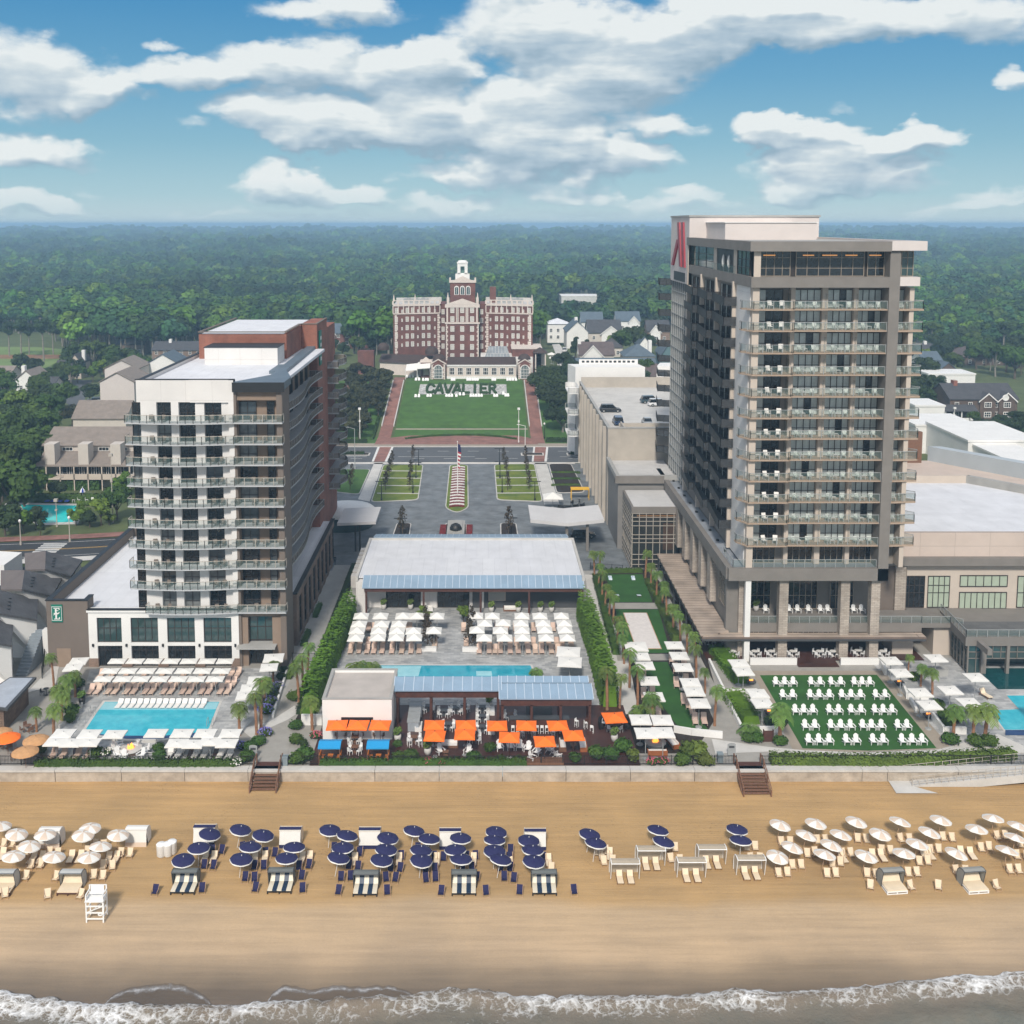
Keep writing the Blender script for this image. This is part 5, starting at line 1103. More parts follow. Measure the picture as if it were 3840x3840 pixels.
def pav(xc_,w_,door):
 X0,_=CW(xc_-w_,1250,YL-1);X1,_=CW(xc_+w_,1250,YL-1);zt_=CW(xc_,1150,YL-1)[1];zp_=CW(xc_,1108,YL-1)[1];xm_=(X0+X1)/2
 mb=MB();mb.prism([(X0,YL-1),(X1,YL-1),(X1,YL+6),(X0,YL+6)],HZ-.5,zt_,0);mb.pts([(X0,YL-1,zt_),(X1,YL-1,zt_),(xm_,YL-1,zp_),(X0,YL+6,zt_),(X1,YL+6,zt_),(xm_,YL+6,zp_)],[(0,1,2),(1,4,5,2),(0,2,5,3)]);o=PL('end_pavilion',mb,BRICKC)
 mb=MB();quoin(mb,X0,YL-1,HZ,zt_,1,.9,.7);quoin(mb,X1,YL-1,HZ,zt_,-1,.9,.7)
 for s,xa_ in ((1,X0),(-1,X1)):
  mb.pts([(xa_-s*.4,YL-1.25,zt_-.1),(xm_,YL-1.25,zp_+.15),(xm_,YL-1.25,zp_+.5),(xa_-s*.4,YL-1.25,zt_+.35),(xa_-s*.4,YL-.9,zt_-.1),(xm_,YL-.9,zp_+.15),(xm_,YL-.9,zp_+.5),(xa_-s*.4,YL-.9,zt_+.35)],[(0,1,2,3),(3,2,6,7),(0,4,5,1)])
 t=link('gable_trim',mb.mesh('gable_trim',LIME),o);
 mb=MB();zc_=CW(xc_,1200,YL-1)[1];r=1.55;n=14;P=[(xm_-r,YL-1.08,HZ+.2),(xm_+r,YL-1.08,HZ+.2)]+[(xm_+r*math.cos(math.pi*i/n),YL-1.08,zc_+r*math.sin(math.pi*i/n)) for i in range(n+1)];mb.pts(P,[tuple(range(len(P)))],0)
 r2=r-.25;P=[(xm_-r2,YL-1.12,HZ+.4),(xm_+r2,YL-1.12,HZ+.4)]+[(xm_+r2*math.cos(math.pi*i/n),YL-1.12,zc_+r2*math.sin(math.pi*i/n)) for i in range(n+1)];mb.pts(P,[tuple(range(len(P)))],1)
 for k in range(-2,3): mb.bx(xm_+k*.5-.05,xm_+k*.5+.05,YL-1.2,YL-1.13,HZ+.4,zc_+1.0,0)
 for z in (HZ+1.3,HZ+2.2,zc_): mb.bx(xm_-r2,xm_+r2,YL-1.2,YL-1.13,z-.05,z+.05,0)
 link('arched_window',mb.mesh('arched_window',[WHITE,GLASST]),o)
 mb=MB();R_=2.2;mb.lathe([(R_,0)]+[(R_*math.cos(R(a_)),R_*.85*math.sin(R(a_))) for a_ in (15,30,45,60,75,89)],18,0,(xm_,YL+4.5,zp_-.3));link('dome',mb.mesh('dome',ROOFB,True),o)
pav(672,72,0);pav(1568,68,1)
def quadpart(name,pts,mat,mb=None): mb=MB();mb.pts(pts,[tuple(range(len(pts)))]);return PL(name,mb,mat)
g0=CW(1150,1090,YL+9);g1=CW(1420,1090,YL+9);g2=CW(1380,990,YL+16);g3=CW(1190,1000,YL+16)
quadpart('glass_ballroom_roof',[(g0[0],YL+9,g0[1]),(g1[0],YL+9,g1[1]),(g2[0],YL+15,g0[1]+3.6),(g3[0],YL+15,g0[1]+3.6)],Mtile('grey glazed roof',(.24,.26,.27),(.2,.22,.24),(.42,.42,.42),1.1,40,msize=.07))
mb=MB();a_=CW(1110,1000,YL+10)[0];b__=CW(1650,1000,YL+10)[0];mb.bx(a_,b__,YL+9.2,YT+5,HZ,zl+1.4,0);mb.bx(b__-7,b__+3,YL+11,YT+6,HZ,zl+4.0,1);PL('ballroom',mb,[WHITE,BRICKC])
mb=MB();mb.bx(b__-7.3,b__+3.3,YL+10.8,YT+6,zl+4.0,zl+4.5,0);PL('ballroom_cornice',mb,LIME)
mb=MB();mb.hip(b__+.5,b__+4.5,YL+6,YL+12,zl+3.2,zl+4.8,m=0);mb.bx(b__+.5,b__+4.3,YL+11,YL+12,HZ,zl+3.2,1)
for dx in (.6,3.9): mb.bx(b__+dx,b__+dx+.4,YL+6,YL+6.4,HZ,zl+3.2,1)
PL('portico',mb,[ROOFB,LIME])
mb=MB();rx0=CW(60,950,YL+10)[0];rx1=CW(600,1000,YL+6)[0]
mb.prism([(rx0,YL+12),(rx1,YL+5),(rx1+2,YL+13),(rx0,YL+19)],HZ-1,HZ+4.2,0);PL('garden_range',mb,LIME)
mb=MB();mb.pts([(rx0-.5,YL+11.5,HZ+4.2),(rx1,YL+4.5,HZ+4.2),(rx1+2,YL+13,HZ+6.2),(rx0,YL+19,HZ+6.2)],[(0,1,2,3)]);PL('garden_range_roof',mb,ROOFB)
for x,y,r in ((100,960,2.0),(603,1005,2.3)):
 X,Z=CW(x,y,YL+10);mb=MB();mb.lathe([(r,-.8)]+[(r*math.cos(R(a_)),r*.85*math.sin(R(a_))) for a_ in (0,15,30,45,60,75,89)],16,0,(X,YL+11,Z-.6));PL('dome',mb,ROOFB,smooth=True)
X0=CW(490,1100,YL+2)[0];X1=CW(600,1100,YL+2)[0];mb=MB();mb.bx(X0,X1,YL+2.5,YL+7,HZ-1,HZ+5.2,0);mb.bx(X0-.3,X1+.3,YL+2.3,YL+7,HZ+5.2,HZ+5.7,1);xm=(X0+X1)/2;mb.pts([(X0,YL+2.3,HZ+5.7),(X1,YL+2.3,HZ+5.7),(xm,YL+2.3,HZ+7.2)],[(0,1,2)],1);mb.bx(xm-.9,xm+.9,YL+2.35,YL+2.49,HZ+1,HZ+4.2,1);PL('garden_pavilion',mb,[BRICKC,LIME])
q=[(330,1190),(585,1120),(600,1170),(340,1240)]
mb=MB();X0=CW(335,1200,YL)[0];X1=CW(455,1200,YL)[0];X2=CW(590,1200,YL)[0]
for a_,b__,k in ((X0,X1,0),(X1,X2,.7)): mb.pts([(a_,YL-1,HZ+2.9+k),(b__,YL-1,HZ+3.2+k),(b__,YL+4,HZ+4.8+k),(a_,YL+4,HZ+4.4+k),(a_,YL-1,HZ+2.75+k),(b__,YL-1,HZ+3.05+k),(b__,YL+4,HZ+4.6+k),(a_,YL+4,HZ+4.2+k)],[(0,1,2,3),(7,6,5,4),(0,4,5,1),(1,5,6,2),(3,2,6,7),(0,3,7,4)])
for x in (X0,X1,X2): mb.tube((x,YL-1,HZ),(x,YL-1,HZ+3.6),.1,6)
PL('white_awning',mb,CANVAS)
mb=MB();mb.bx(rx0-7.5,rx0-2,YL+11,YL+15,HZ-1,HZ+8,0);PL('brick_gate_block',mb,BRICKC)
LEAFD=M('clipped hedge green',(.022,.055,.014),.95,.4,1.5,bump=.6,bscale=3)
FLW=M('white and grey flowers',(.40,.40,.38),.9,.6,1.3,rgb2=(.62,.62,.60))
l0=GT(*zc(548,862));l1=GT(*zc(1042,862));y0_=GT(*zc(790,862))[1];y1_=GT(*zc(790,806))[1]
terr('flower_panel',l0[0],l1[0],y0_,y1_,FLW,.12,3)
GL={'C':[(0,0,.22,1),(.1,.8,1,1),(.1,0,1,.2),(.78,.2,1,.36),(.78,.64,1,.8)],'A':None,'V':None,'L':[(0,0,.24,1),(.2,0,1,.2)],'I':[(.3,0,.6,1)],'E':[(0,0,.24,1),(.2,.8,1,1),(.2,.41,.85,.6),(.2,0,1,.2)],'R':[(0,0,.24,1),(.2,.82,.9,1),(.74,.5,1,.95),(.2,.42,.85,.58)]}
xa,xb=GT(*zc(592,850))[0],GT(*zc(990,850))[0];cwid=(xb-xa)/8
for i,ch in enumerate('CAVALIER'):
 mb=MB();lx=xa+i*cwid;wl=cwid*.86;rng=random.Random(i)
 def seg(ax,ay,bx_,by_,th=.2):
  n=max(2,int(math.hypot((bx_-ax)*wl,(by_-ay)*(y1_-y0_-1.2))/.35))
  for k in range(n+1):
   t=k/n;X=lx+(ax+(bx_-ax)*t)*wl;Y=y0_+.6+(ay+(by_-ay)*t)*(y1_-y0_-1.2);r=.30+.08*rng.random();z=tz(X,Y)
   mb.lathe([(r,0),(r*1.15,.3),(r*.95,.65),(r*.4,.85)],7,0,(X+rng.uniform(-.06,.06),Y,z),1.1,1.5);mb.pts([(X-r*.4,Y-r*.4,z+.84),(X+r*.4,Y-r*.4,z+.84),(X+r*.4,Y+r*.4,z+.84),(X-r*.4,Y+r*.4,z+.84)],[(0,1,2,3)])
 S={'C':[(.95,.75,.75,.95),(.75,.95,.25,.95),(.25,.95,.05,.7),(.05,.7,.05,.3),(.05,.3,.25,.05),(.25,.05,.75,.05),(.75,.05,.95,.25)],'A':[(0,0,.45,1),(.55,1,1,0),(.2,.3,.8,.3)],'V':[(0,1,.45,0),(.55,0,1,1)],'L':[(.15,0,.15,1),(.15,.03,.9,.03)],'I':[(.5,0,.5,1)],'E':[(.12,0,.12,1),(.12,.97,.9,.97),(.12,.5,.75,.5),(.12,.03,.9,.03)],'R':[(.12,0,.12,1),(.12,.97,.7,.97),(.7,.97,.88,.75),(.88,.75,.7,.5),(.7,.5,.12,.5),(.5,.5,.92,0)]}[ch]
 for s in S: seg(*s)
 if i==0: hg=thing('hedge_lettering','green hedge letters spelling CAVALIER on the white flower panel','hedge letters',(0,0,0))
 link('hedge_letter',mb.mesh('hedge_letter',LEAFD),hg)
def leafmat(name,rgb,rnd=.22,var=.35,scale=.35,wn=0):
 return M(name,rgb,.75,var,scale,rnd=rnd,spec=.25,wn=wn,rgb2=(rgb[0]*1.75,rgb[1]*1.55,rgb[2]*1.2))
LF1=leafmat('broadleaf green',(.034,.070,.014));LF2=leafmat('dark oak green',(.020,.040,.013));LF3=leafmat('yellow green leaves',(.075,.135,.020));LF4=leafmat('pine green',(.022,.045,.020));LF5=leafmat('bamboo green',(.075,.165,.016),rnd=.1);LF6=leafmat('palm green',(.095,.165,.04));LF7=leafmat('purplish dark leaves',(.034,.040,.018));LF8=leafmat('shrub green',(.04,.085,.014));LF9=leafmat('ornamental grass',(.075,.115,.022))
LFB=leafmat('bare reddish twigs',(.05,.042,.032));FLB=M('blue purple flowers',(.10,.09,.36),.9,.4,3,rgb2=(.25,.22,.6));FLP=M('pink flowers',(.45,.10,.13),.9,.4,3);FLR=M('crimson flower bed',(.13,.006,.010),.9,.5,2,rgb2=(.22,.02,.02));FLWH=M('white flowers',(.62,.60,.56),.9,.3,3)
BARK=M('brown bark',(.10,.075,.055),.95,.3,2,bump=.5);BARKG=M('pale grey bark',(.22,.20,.17),.95,.3,2,bump=.4);PBARK=M('orange brown palm trunk',(.30,.15,.08),.95,.3,3,bump=.6)
def leaf(mb,c,nrm,s,rng,m=0,asp=1.):
 nrm=nrm.normalized();u=nrm.orthogonal().normalized();u=(Matrix.Rotation(rng.uniform(0,6.28),3,nrm)@u);v=nrm.cross(u);s2=s*asp
 mb.pts([c-u*s-v*s2*.6,c+u*s*.2-v*s2,c+u*s+v*s2*.5,c-u*s*.3+v*s2],[(0,1,2,3)],m)
def lobe(mb,c,r,n,ls,rng,m=0,flat=.8,core=True):
 c=Vector(c)
 for _ in range(n):
  d=Vector((rng.gauss(0,1),rng.gauss(0,1),rng.gauss(.25,1))).normalized();k=rng.uniform(.72,1.08)
  p=c+Vector((d.x*r,d.y*r,d.z*r*flat))*k;nn=d+Vector((rng.uniform(-.7,.7),rng.uniform(-.7,.7),rng.uniform(-.2,.9)));leaf(mb,p,nn,ls*rng.uniform(.6,1.25),rng,m)
 if core:  # solid core added inside the leaves to block light
  pr=[(.05,-.62),(.5,-.45),(.68,0),(.5,.42),(.05,.6)]
  mb.lathe([(a*r,b*r*flat) for a,b in pr],7,m,c)
def crown(rng,R_,Hc,z0,nl,n,ls,m=0,spread=1.,top=.5):
 mb=MB();L_=[]
 for i in range(nl):
  t=rng.random();a=rng.uniform(0,6.28);rr=R_*math.sqrt(rng.random())*.72*(1-.45*t*top)*spread
  c=(math.cos(a)*rr,math.sin(a)*rr,z0+Hc*(.25+.55*t));r=R_*rng.uniform(.28,.48)*(1-.25*t);L_.append((c,r));lobe(mb,c,r,n//nl,ls,rng,m,.78)
 return mb,L_
def trunk(rng,h,r,L_,fork=.4,mat=0):
 mb=MB();top=Vector((rng.uniform(-.3,.3),rng.uniform(-.3,.3),h*fork));mb.tube((0,0,-.4),top,r,7,0,r*.75)
 for c,rr in sorted(L_,key=lambda q:-q[0][2])[:7]:
  c=Vector(c);mid=top.lerp(c,.5)+Vector((0,0,-.06*h));mb.tube(top,mid,r*.5,5,0,r*.32);mb.tube(mid,c,r*.32,5,0,r*.1)
 return mb
PT={}
def treeproto(key,seed,R_,Hc,z0,nl,n,ls,leafm,barkm,tr=.3,spread=1,fork=.5,top=.5):
 rng=random.Random(seed);mb,L_=crown(rng,R_,Hc,z0,nl,n,ls,0,spread,top);tb=trunk(rng,z0+Hc*.3,tr,L_,fork)
 PT[key]=[pp('crown',mb,leafm),pp('trunk',tb,barkm)]
for i in range(3):
 treeproto('oak%d'%i,10+i,5.2,6.5,3.0,16,2300,.36,[LF1,LF2,LF1][i],BARK,.35)
 treeproto('dark%d'%i,20+i,4.6,5.5,2.6,14,1900,.34,LF2,BARK,.3)
 treeproto('purple%d'%i,30+i,2.6,3.2,2.0,9,1000,.24,LF7,BARK,.16)
 treeproto('bright%d'%i,40+i,3.4,5.0,1.8,11,1500,.28,LF3,BARK,.2)
treeproto('pine0',50,4.4,6.5,10.5,13,1500,.34,LF4,BARKG,.34,1,.8,.8);treeproto('pine1',51,3.8,7.5,8,12,1400,.32,LF4,BARKG,.3,1,.8,.9)
treeproto('bare0',52,4.0,7.0,3.5,14,800,.24,LF1,BARKG,.28,1,.45)
treeproto('conifer0',53,2.3,7.0,.8,12,1300,.25,LF2,BARK,.2,.8,.7,1.4)
treeproto('liveoak0',54,7.0,4.2,5.0,20,3000,.36,LF2,BARKG,.5,1.15,.35,.2)
for i in range(2):
 rng=random.Random(60+i);mb=MB()
 for k in range(26):
  t=k/25;a=rng.uniform(0,6.28);r=.75*math.sin(math.pi*min(1,t*.8+.15));lobe(mb,(math.cos(a)*r*.5,math.sin(a)*r*.5,1.3+3.0*t),.42*(1.1-t*.6),9,.13,rng,0,.9,False)
 tb=MB();tb.tube((0,0,0),(0,0,4.2),.07,6,0,.03)
 for k in range(9): a=rng.uniform(0,6.28);z=1.3+k*.3;tb.tube((0,0,z),(math.cos(a)*.7,math.sin(a)*.7,z+.6),.025,4,0,.01)
 PT['sapling%d'%i]=[pp('crown',mb,LFB),pp('trunk',tb,BARK)]
def palmproto(key,seed,h,fr=17,fl=1.75,lean=.25,tm=None):
 rng=random.Random(seed);tb=MB();n=9;prev=Vector((0,0,-.2));
 for k in range(1,n+1):
  t=k/n;p=Vector((lean*t*t,lean*.4*t*t,h*t));tb.tube(prev,p,.17-.03*t+(.035 if k%2 else 0),8,0,.19-.03*t-(.03 if k%2 else 0));prev=p
 mb=MB();c=prev
 for k in range(fr):
  az=k*2.39996+rng.uniform(-.2,.2);up=1.15-1.75*(k/fr);L_=fl*rng.uniform(.85,1.1)
  d=Vector((math.cos(az),math.sin(az),0));P=[]
  for j in range(7):
   t=j/6;P.append(c+d*L_*t*math.cos(up*.6)+Vector((0,0,L_*(math.sin(up)*t*.9-.75*t*t))))
  side=Vector((-d.y,d.x,0))
  for j in range(6):
   a,b=P[j],P[j+1];w0=.05 if j<2 else .42*math.sin(math.pi*(j-1)/6.2)+.06;w1=.05 if j<1 else .42*math.sin(math.pi*j/6.2)+.04
   for s in (-1,1):
    dz=Vector((0,0,-.18))
    if j<2: mb.pts([a,b,b+side*s*w1*.6,a+side*s*w0*.4],[(0,1,2,3)])
    else:
     for q in range(2):
      aa=a.lerp(b,q/2);bb=a.lerp(b,q/2+.42);o=(b-a)*.7;ww=w0+(w1-w0)*q/2;mb.pts([aa,bb,bb+side*s*ww*1.05+dz+o,aa+side*s*ww*.95+dz+o],[(0,1,2,3)])
 PT[key]=[pp('crown',mb,LF6),pp('trunk',tb,tm or PBARK)]
palmproto('palm0',70,4.4,15,.92);palmproto('palm1',71,4.9,14,.98,.3);palmproto('palm2',72,3.5,18,1.02,-.2);palmproto('palmshort',73,.7,20,1.25,.1,BARK)
def shrubproto(key,seed,r,h,n,ls,mat,fl=None,nf=0):
 rng=random.Random(seed);mb=MB()
 for _ in range(7): a=rng.uniform(0,6.28);q=r*.5*rng.random();lobe(mb,(math.cos(a)*q,math.sin(a)*q,h*.45),r*.6,n//7,ls,rng,0,h/r*.62)
 mats=[mat]
 if fl:
  mats.append(fl)
  for _ in range(nf): a=rng.uniform(0,6.28);q=r*rng.random()**.5;leaf(mb,Vector((math.cos(a)*q,math.sin(a)*q,h*(.95-.45*(q/r)**2))),Vector((rng.uniform(-.4,.4),-.4,1)),.09,rng,1)
 PT[key]=[pp('foliage',mb,mats)]
shrubproto('shrub0',80,.75,1.0,420,.10,LF8);shrubproto('shrub1',81,1.05,1.3,620,.11,LF8);shrubproto('tuft',82,.6,.85,330,.10,LF9);shrubproto('flower0',83,.7,.8,330,.09,LF8,FLP,40);shrubproto('flowerb',84,.75,.8,330,.09,LF8,FLB,60);shrubproto('bushd',85,1.5,1.9,900,.17,LF2);shrubproto('flowerw',86,.7,.7,300,.09,LF8,FLWH,40)
def hedge(name,label,pts,w,h,mat,ls=.13,dens=26,zf=None,cat='hedge',rough=.25,seed=1):
 rng=random.Random(seed);mb=MB();pts=[Vector(p) for p in pts];z_=zf or (lambda x,y:0)
 for a,b in zip(pts,pts[1:]):
  L_=(b-a).length;u=(b-a)/L_;nv=Vector((-u.y,u.x))
  k=max(1,int(L_/1.5))
  for i in range(k):
   c=a+u*L_*(i+.5)/k;z=z_(c.x,c.y);hh=h*rng.uniform(.72,.86);ww=w*.40;q=u*(L_/k/2+.1)
   P=[c-q-nv*ww,c+q-nv*ww,c+q+nv*ww,c-q+nv*ww];mb.pts([(p.x,p.y,z) for p in P]+[(c.x+(p.x-c.x)*.8,c.y+(p.y-c.y)*.9,z+hh) for p in P],[(4,5,6,7),(0,1,5,4),(1,2,6,5),(2,3,7,6),(3,0,4,7)])
  for _ in range(int(L_*(w+2*h)*dens)):
   t=rng.random();s=rng.uniform(-1,1);f=rng.random()*(w+2*h)
   if f<w: p=a+u*L_*t+nv*(s*w*.5);zz=h*(.9+rough*rng.uniform(-.6,.9)*(1-abs(s)*.5));nn=Vector((u.x*rng.uniform(-.6,.6),nv.y*s*.6,1))
   else: sg=1 if s>0 else -1;zz=h*rng.random();p=a+u*L_*t+nv*sg*w*.5*(1+rng.uniform(-.25,.15)-.15*zz/h);nn=Vector((nv.x*sg,nv.y*sg,rng.uniform(0,.9)))
   leaf(mb,Vector((p.x,p.y,z_(p.x,p.y)+zz)),nn,ls*rng.uniform(.6,1.3),rng)
 o=link(name,mb.mesh(name,mat));tag(o,label,cat);return o
def rx(rng,*a): return rng.choice(a)
def tree(px,py,kind,s,label,name='broadleaf_tree',cat='tree',z=None,group=None):
 rng=random.Random(int(px*7+py));
 if z is None: x,y,z=GT(px,py)
 else: x,y=G(px,py,z)
 return place(PT[kind],name,label,cat,(x,y,z-.05),rng.uniform(0,6.28),group,(s*rng.uniform(.92,1.08),s*rng.uniform(.92,1.08),s))
T1=[(60,1960,'oak0',1.35,'large dark green tree at the left edge beside the condominium pool'),(0,1860,'oak2',1.3,'large tree cut by the left edge, level with the turquoise pool'),
(130,1800,'oak0',1.3,'big round tree left of the grey roofed condominium'),(60,1720,'oak2',1.4,'big tree on the left edge above the condominium pool'),(190,1640,'bare0',1.3,'pale limbed tree rising left of the condominium roof'),
(70,1600,'bright1',1.7,'yellow green tree at the left edge among big crowns'),(20,1540,'bare0',1.4,'sparse tree at the left edge below the cottages'),(240,1560,'oak2',1.15,'round tree between the cottages and the grey condominium'),(150,1520,'oak0',1.0,'dark tree in front of the white gabled cottage'),
(170,1835,'bright0',.75,'rounded bright tree behind the condominium pool hedge'),(220,1870,'dark1',.5,'low tree at the left end of the pool hedge'),
(90,2000,'bright2',.75,'bushy tree at the near left corner of the condominium pool'),(20,2010,'dark0',.8,'dark tree by the lamp post at the left edge'),(150,2010,'conifer0',.5,'small pointed tree at the pool wall by the side street'),
(310,1960,'bright0',.7,'bushy tree right of the turquoise pool'),(380,1970,'bright1',.85,'green tree at the pool wall left of the hotel tower'),(440,1950,'oak2',.75,'tree behind the tall light mast left of the hotel tower'),(460,1860,'bright2',.8,'tree between condominium and the white hotel front'),
(270,1600,'purple1',1.4,'dark tree next to the parked cars behind the condominium'),(340,1510,'dark2',.8,'tree beside the large pale gabled block'),(300,1400,'bare0',1.35,'tall pale trunked tree behind the cottages'),(350,1405,'bare0',1.45,'tall pale trunked tree left of the dark roofed row house'),(390,1400,'oak0',1.3,'broad tree left of the dark roofed row house'),
(430,1420,'bare0',1.3,'leaning pale limbed tree by the dark roofed row house'),(480,1410,'oak2',1.15,'tree in front of the dark roofed row house'),(520,1415,'oak1',1.0,'dark tree at the left end of the dark roofed row house'),
(80,1345,'pine0',1.1,'tall pine with forked pale trunk on the fairway'),(165,1355,'pine0',1.15,'tall dark pine on the fairway edge'),(35,1335,'pine1',1.1,'pine at the left edge of the fairway'),(110,1330,'pine1',1.0,'pine behind the forked fairway pine'),(200,1330,'pine1',1.05,'pine at the right end of the fairway'),
(75,1400,'oak1',.9,'round bush like tree between fairway and cottages'),(130,1410,'oak1',.8,'tree hiding the front of the tan cottage'),(180,1440,'dark0',.8,'tree between the two cottages'),(230,1440,'oak2',.9,'tree behind the car park by the pale block'),
(1290,1300,'dark1',.9,'tree in front of the brick town house'),(1240,1330,'oak1',.8,'tree beside the left hotel\'s brick corner'),(1340,1330,'oak2',.8,'tree between the town house and the brick hotel'),
(2110,1395,'oak1',.8,'round tree right of the brick hotel forecourt'),(2160,1350,'conifer0',1.3,'dark upright tree between white and grey gabled houses'),(2200,1345,'conifer0',1.1,'shorter upright tree beside the grey gabled house'),
(2330,1330,'oak0',1.05,'spreading tree behind the hip roofed house'),(2380,1320,'oak1',1.2,'largest tree among the right hand houses'),(2430,1330,'dark2',1.0,'dark tree next to the blue green house'),(2300,1320,'bright1',1.1,'lighter tree behind the house with the triangular gable'),
(2140,1440,'oak1',.75,'round tree in front of the low slate roof'),(2200,1430,'dark1',.7,'dark tree before the mauve roofed row'),(2300,1430,'dark0',.8,'tree between the two white roofs of the flats'),(2420,1430,'oak2',.8,'tree at the right end of the mauve roofed row'),
(3470,1440,'dark0',1.3,'dark tree against the right hotel below the white houses'),(3500,1330,'dark2',1.2,'dark tree behind the white flat roofed houses'),(3640,1345,'oak1',.9,'tree in front of the brown hipped roofs'),(3680,1340,'oak2',1.0,'bright tree behind the brown shingle house'),(3620,1270,'bright2',.9,'yellow green round tree by the brown roofs'),(3650,1320,'bright0',.9,'yellow green tree before the dark hipped roof'),
(3760,1360,'pine0',1.1,'tall umbrella shaped pine behind the brown shingle house'),(3820,1380,'oak1',1.1,'tree at the right edge behind the shingle house'),(3700,1640,'bright1',.6,'low green tree before the porch of the shingle house'),(3650,1600,'oak2',.5,'low tree left of the porch of the shingle house'),(3770,1640,'dark1',.6,'dark round tree in front of the shingle house'),(3820,1650,'dark2',.7,'dark tree at the right edge under the shingle house'),(3500,1530,'dark0',.75,'dark tree left of the shingle house porch')]
for px,py,k,s,lb in T1: tree(px,py,k,s,lb,'pine_tree' if k[:4]=='pine' else 'broadleaf_tree',z=0 if px<520 or px>3440 else None)
rng=random.Random(5);k=0
for r_ in range(9):
 for c_ in range(4):
  Y=291+r_*6.3;X=-41.8+c_*3.4+rng.uniform(-.5,.5)
  if c_==3 and r_<3: continue
  s=rng.uniform(.95,1.35);place(PT['purple%d'%rng.randrange(3)],'small_dark_tree','dark tree in the grove left of the steps, row %s from street, %s in row'%(ORD[r_],['leftmost','second','third','rightmost'][c_]),'tree',(X,Y,tz(X,Y)),rng.uniform(0,6),'dark trees massed left of the hill lawn',s)
for i,(px,py,s,lb) in enumerate([(2080,1560,1.0,'big live oak with forked trunk right of the hill lawn'),(2045,1500,.8,'live oak touching the right brick steps'),(2110,1620,.75,'live oak nearest the garage wall'),(2120,1500,.85,'live oak above the white round balconies'),(2060,1450,.7,'live oak uphill beside the right brick steps'),(2150,1450,.7,'live oak behind the garage corner'),(2020,1450,.5,'smallest live oak at the top of the right brick steps')]):
 x,y,z=GT(px,py);place(PT['liveoak0'],'live_oak_tree',lb,'tree',(x,y,z-.1),i*1.9,'live oaks right of the hill lawn',s)
for i,(x,y) in enumerate([(360,1600-0),(0,0)][:0]): pass
SP=[(402,1275),(520,1240),(388,1320),(376,1370),(505,1330),(497,1400),(365,1400),(1025,1255),(1145,1245),(1040,1310),(1150,1310),(1045,1400),(1165,1395),(180,1355),(168,1395),(460,1655),(1052,1655)]
SL=['far left corner of the left plaza lawn','far right corner of the left plaza lawn','left side of the left plaza lawn, second back','left side of the left plaza lawn, third back','right side of the left plaza lawn, middle','near right corner of the left plaza lawn','near left corner of the left plaza lawn','far left corner of the right plaza lawn','far right corner of the right plaza lawn','left middle of the right plaza lawn','right middle of the right plaza lawn','near left corner of the right plaza lawn','near right corner of the right plaza lawn','far one on the side lawn by the left hotel','near one on the side lawn by the left hotel','bed left of the dome plinth','bed right of the dome plinth']
for i,(p,lb) in enumerate(zip(SP,SL)):
 x,y=G(*zc(*p));place(PT['sapling%d'%(i%2)],'sapling','thin bare sapling, '+lb,'tree',(x,y,.15),i,'bare saplings on the entrance plaza',1.0 if i<15 else 1.35)
def stand(poly,n,kinds,label,group,s0,seed):
 rng=random.Random(seed);xs0=[p[0] for p in poly];ys0=[p[1] for p in poly];k=0;pl_=[]
 while k<n:
  px,py=rng.uniform(min(xs0),max(xs0)),rng.uniform(min(ys0),max(ys0));c=False
  for (x1,y1),(x2,y2) in zip(poly,poly[1:]+poly[:1]):
   if (y1>py)!=(y2>py) and px<(x2-x1)*(py-y1)/(y2-y1)+x1: c=not c
  if not c: continue
  k+=1;x,y,z=(*G(px,py),0) if px<520 or px>3440 else GT(px,py)
  if any((x-a)**2+(y-b)**2<9 for a,b in pl_): continue
  pl_.append((x,y));s=s0*rng.uniform(.8,1.25);place(PT[rng.choice(kinds)],'broadleaf_tree',label,'tree',(x,y,z-.1),rng.uniform(0,6),group,(s*rng.uniform(.9,1.15),s*rng.uniform(.9,1.15),s))
ML=['oak0','oak1','oak2','dark0','dark1','bare0','bright1']
stand([(-60,1450),(190,1470),(250,1560),(130,1740),(110,1900),(-60,1930)],34,ML,'leafy tree in the dense stand left of the condominium','trees left of the condominium',1.05,1)
stand([(270,1385),(560,1375),(560,1430),(420,1430),(290,1440)],16,ML,'leafy tree in the stand below the dark row house','trees below the row house',1.0,2)
stand([(60,1395),(300,1390),(300,1430),(240,1500),(120,1440)],10,ML,'leafy tree among the fairway cottages','trees among the cottages',.7,3)
stand([(3440,1330),(3860,1310),(3860,1420),(3800,1425),(3480,1400)],26,ML,'leafy tree in the stand behind the shingle house','trees behind the shingle house',1.15,4)
stand([(3440,1470),(3500,1480),(3510,1570),(3440,1560)],8,['dark0','oak1'],'dark tree in the stand left of the shingle house','trees left of the shingle house',.9,5)
stand([(3600,1600),(3860,1590),(3860,1680),(3720,1690)],14,['oak1','dark2','bright1'],'low tree in the belt before the shingle house','trees before the shingle house',.55,6)
stand([(3440,1235),(3860,1225),(3860,1310),(3440,1330)],34,ML,'leafy tree at the woodland edge right of the tallest tower','trees at the right woodland edge',1.2,7)
stand([(2090,1230),(2520,1210),(2520,1250),(2420,1260),(2300,1235),(2130,1262)],26,['oak0','oak1','dark1','conifer0'],'leafy tree behind the right hand houses','trees behind the houses',1.0,8)
stand([(2050,1400),(2170,1400),(2440,1440),(2440,1460),(2140,1470)],16,['oak1','dark1','dark2'],'tree in the belt behind the white flats','trees behind the flats',.7,9)
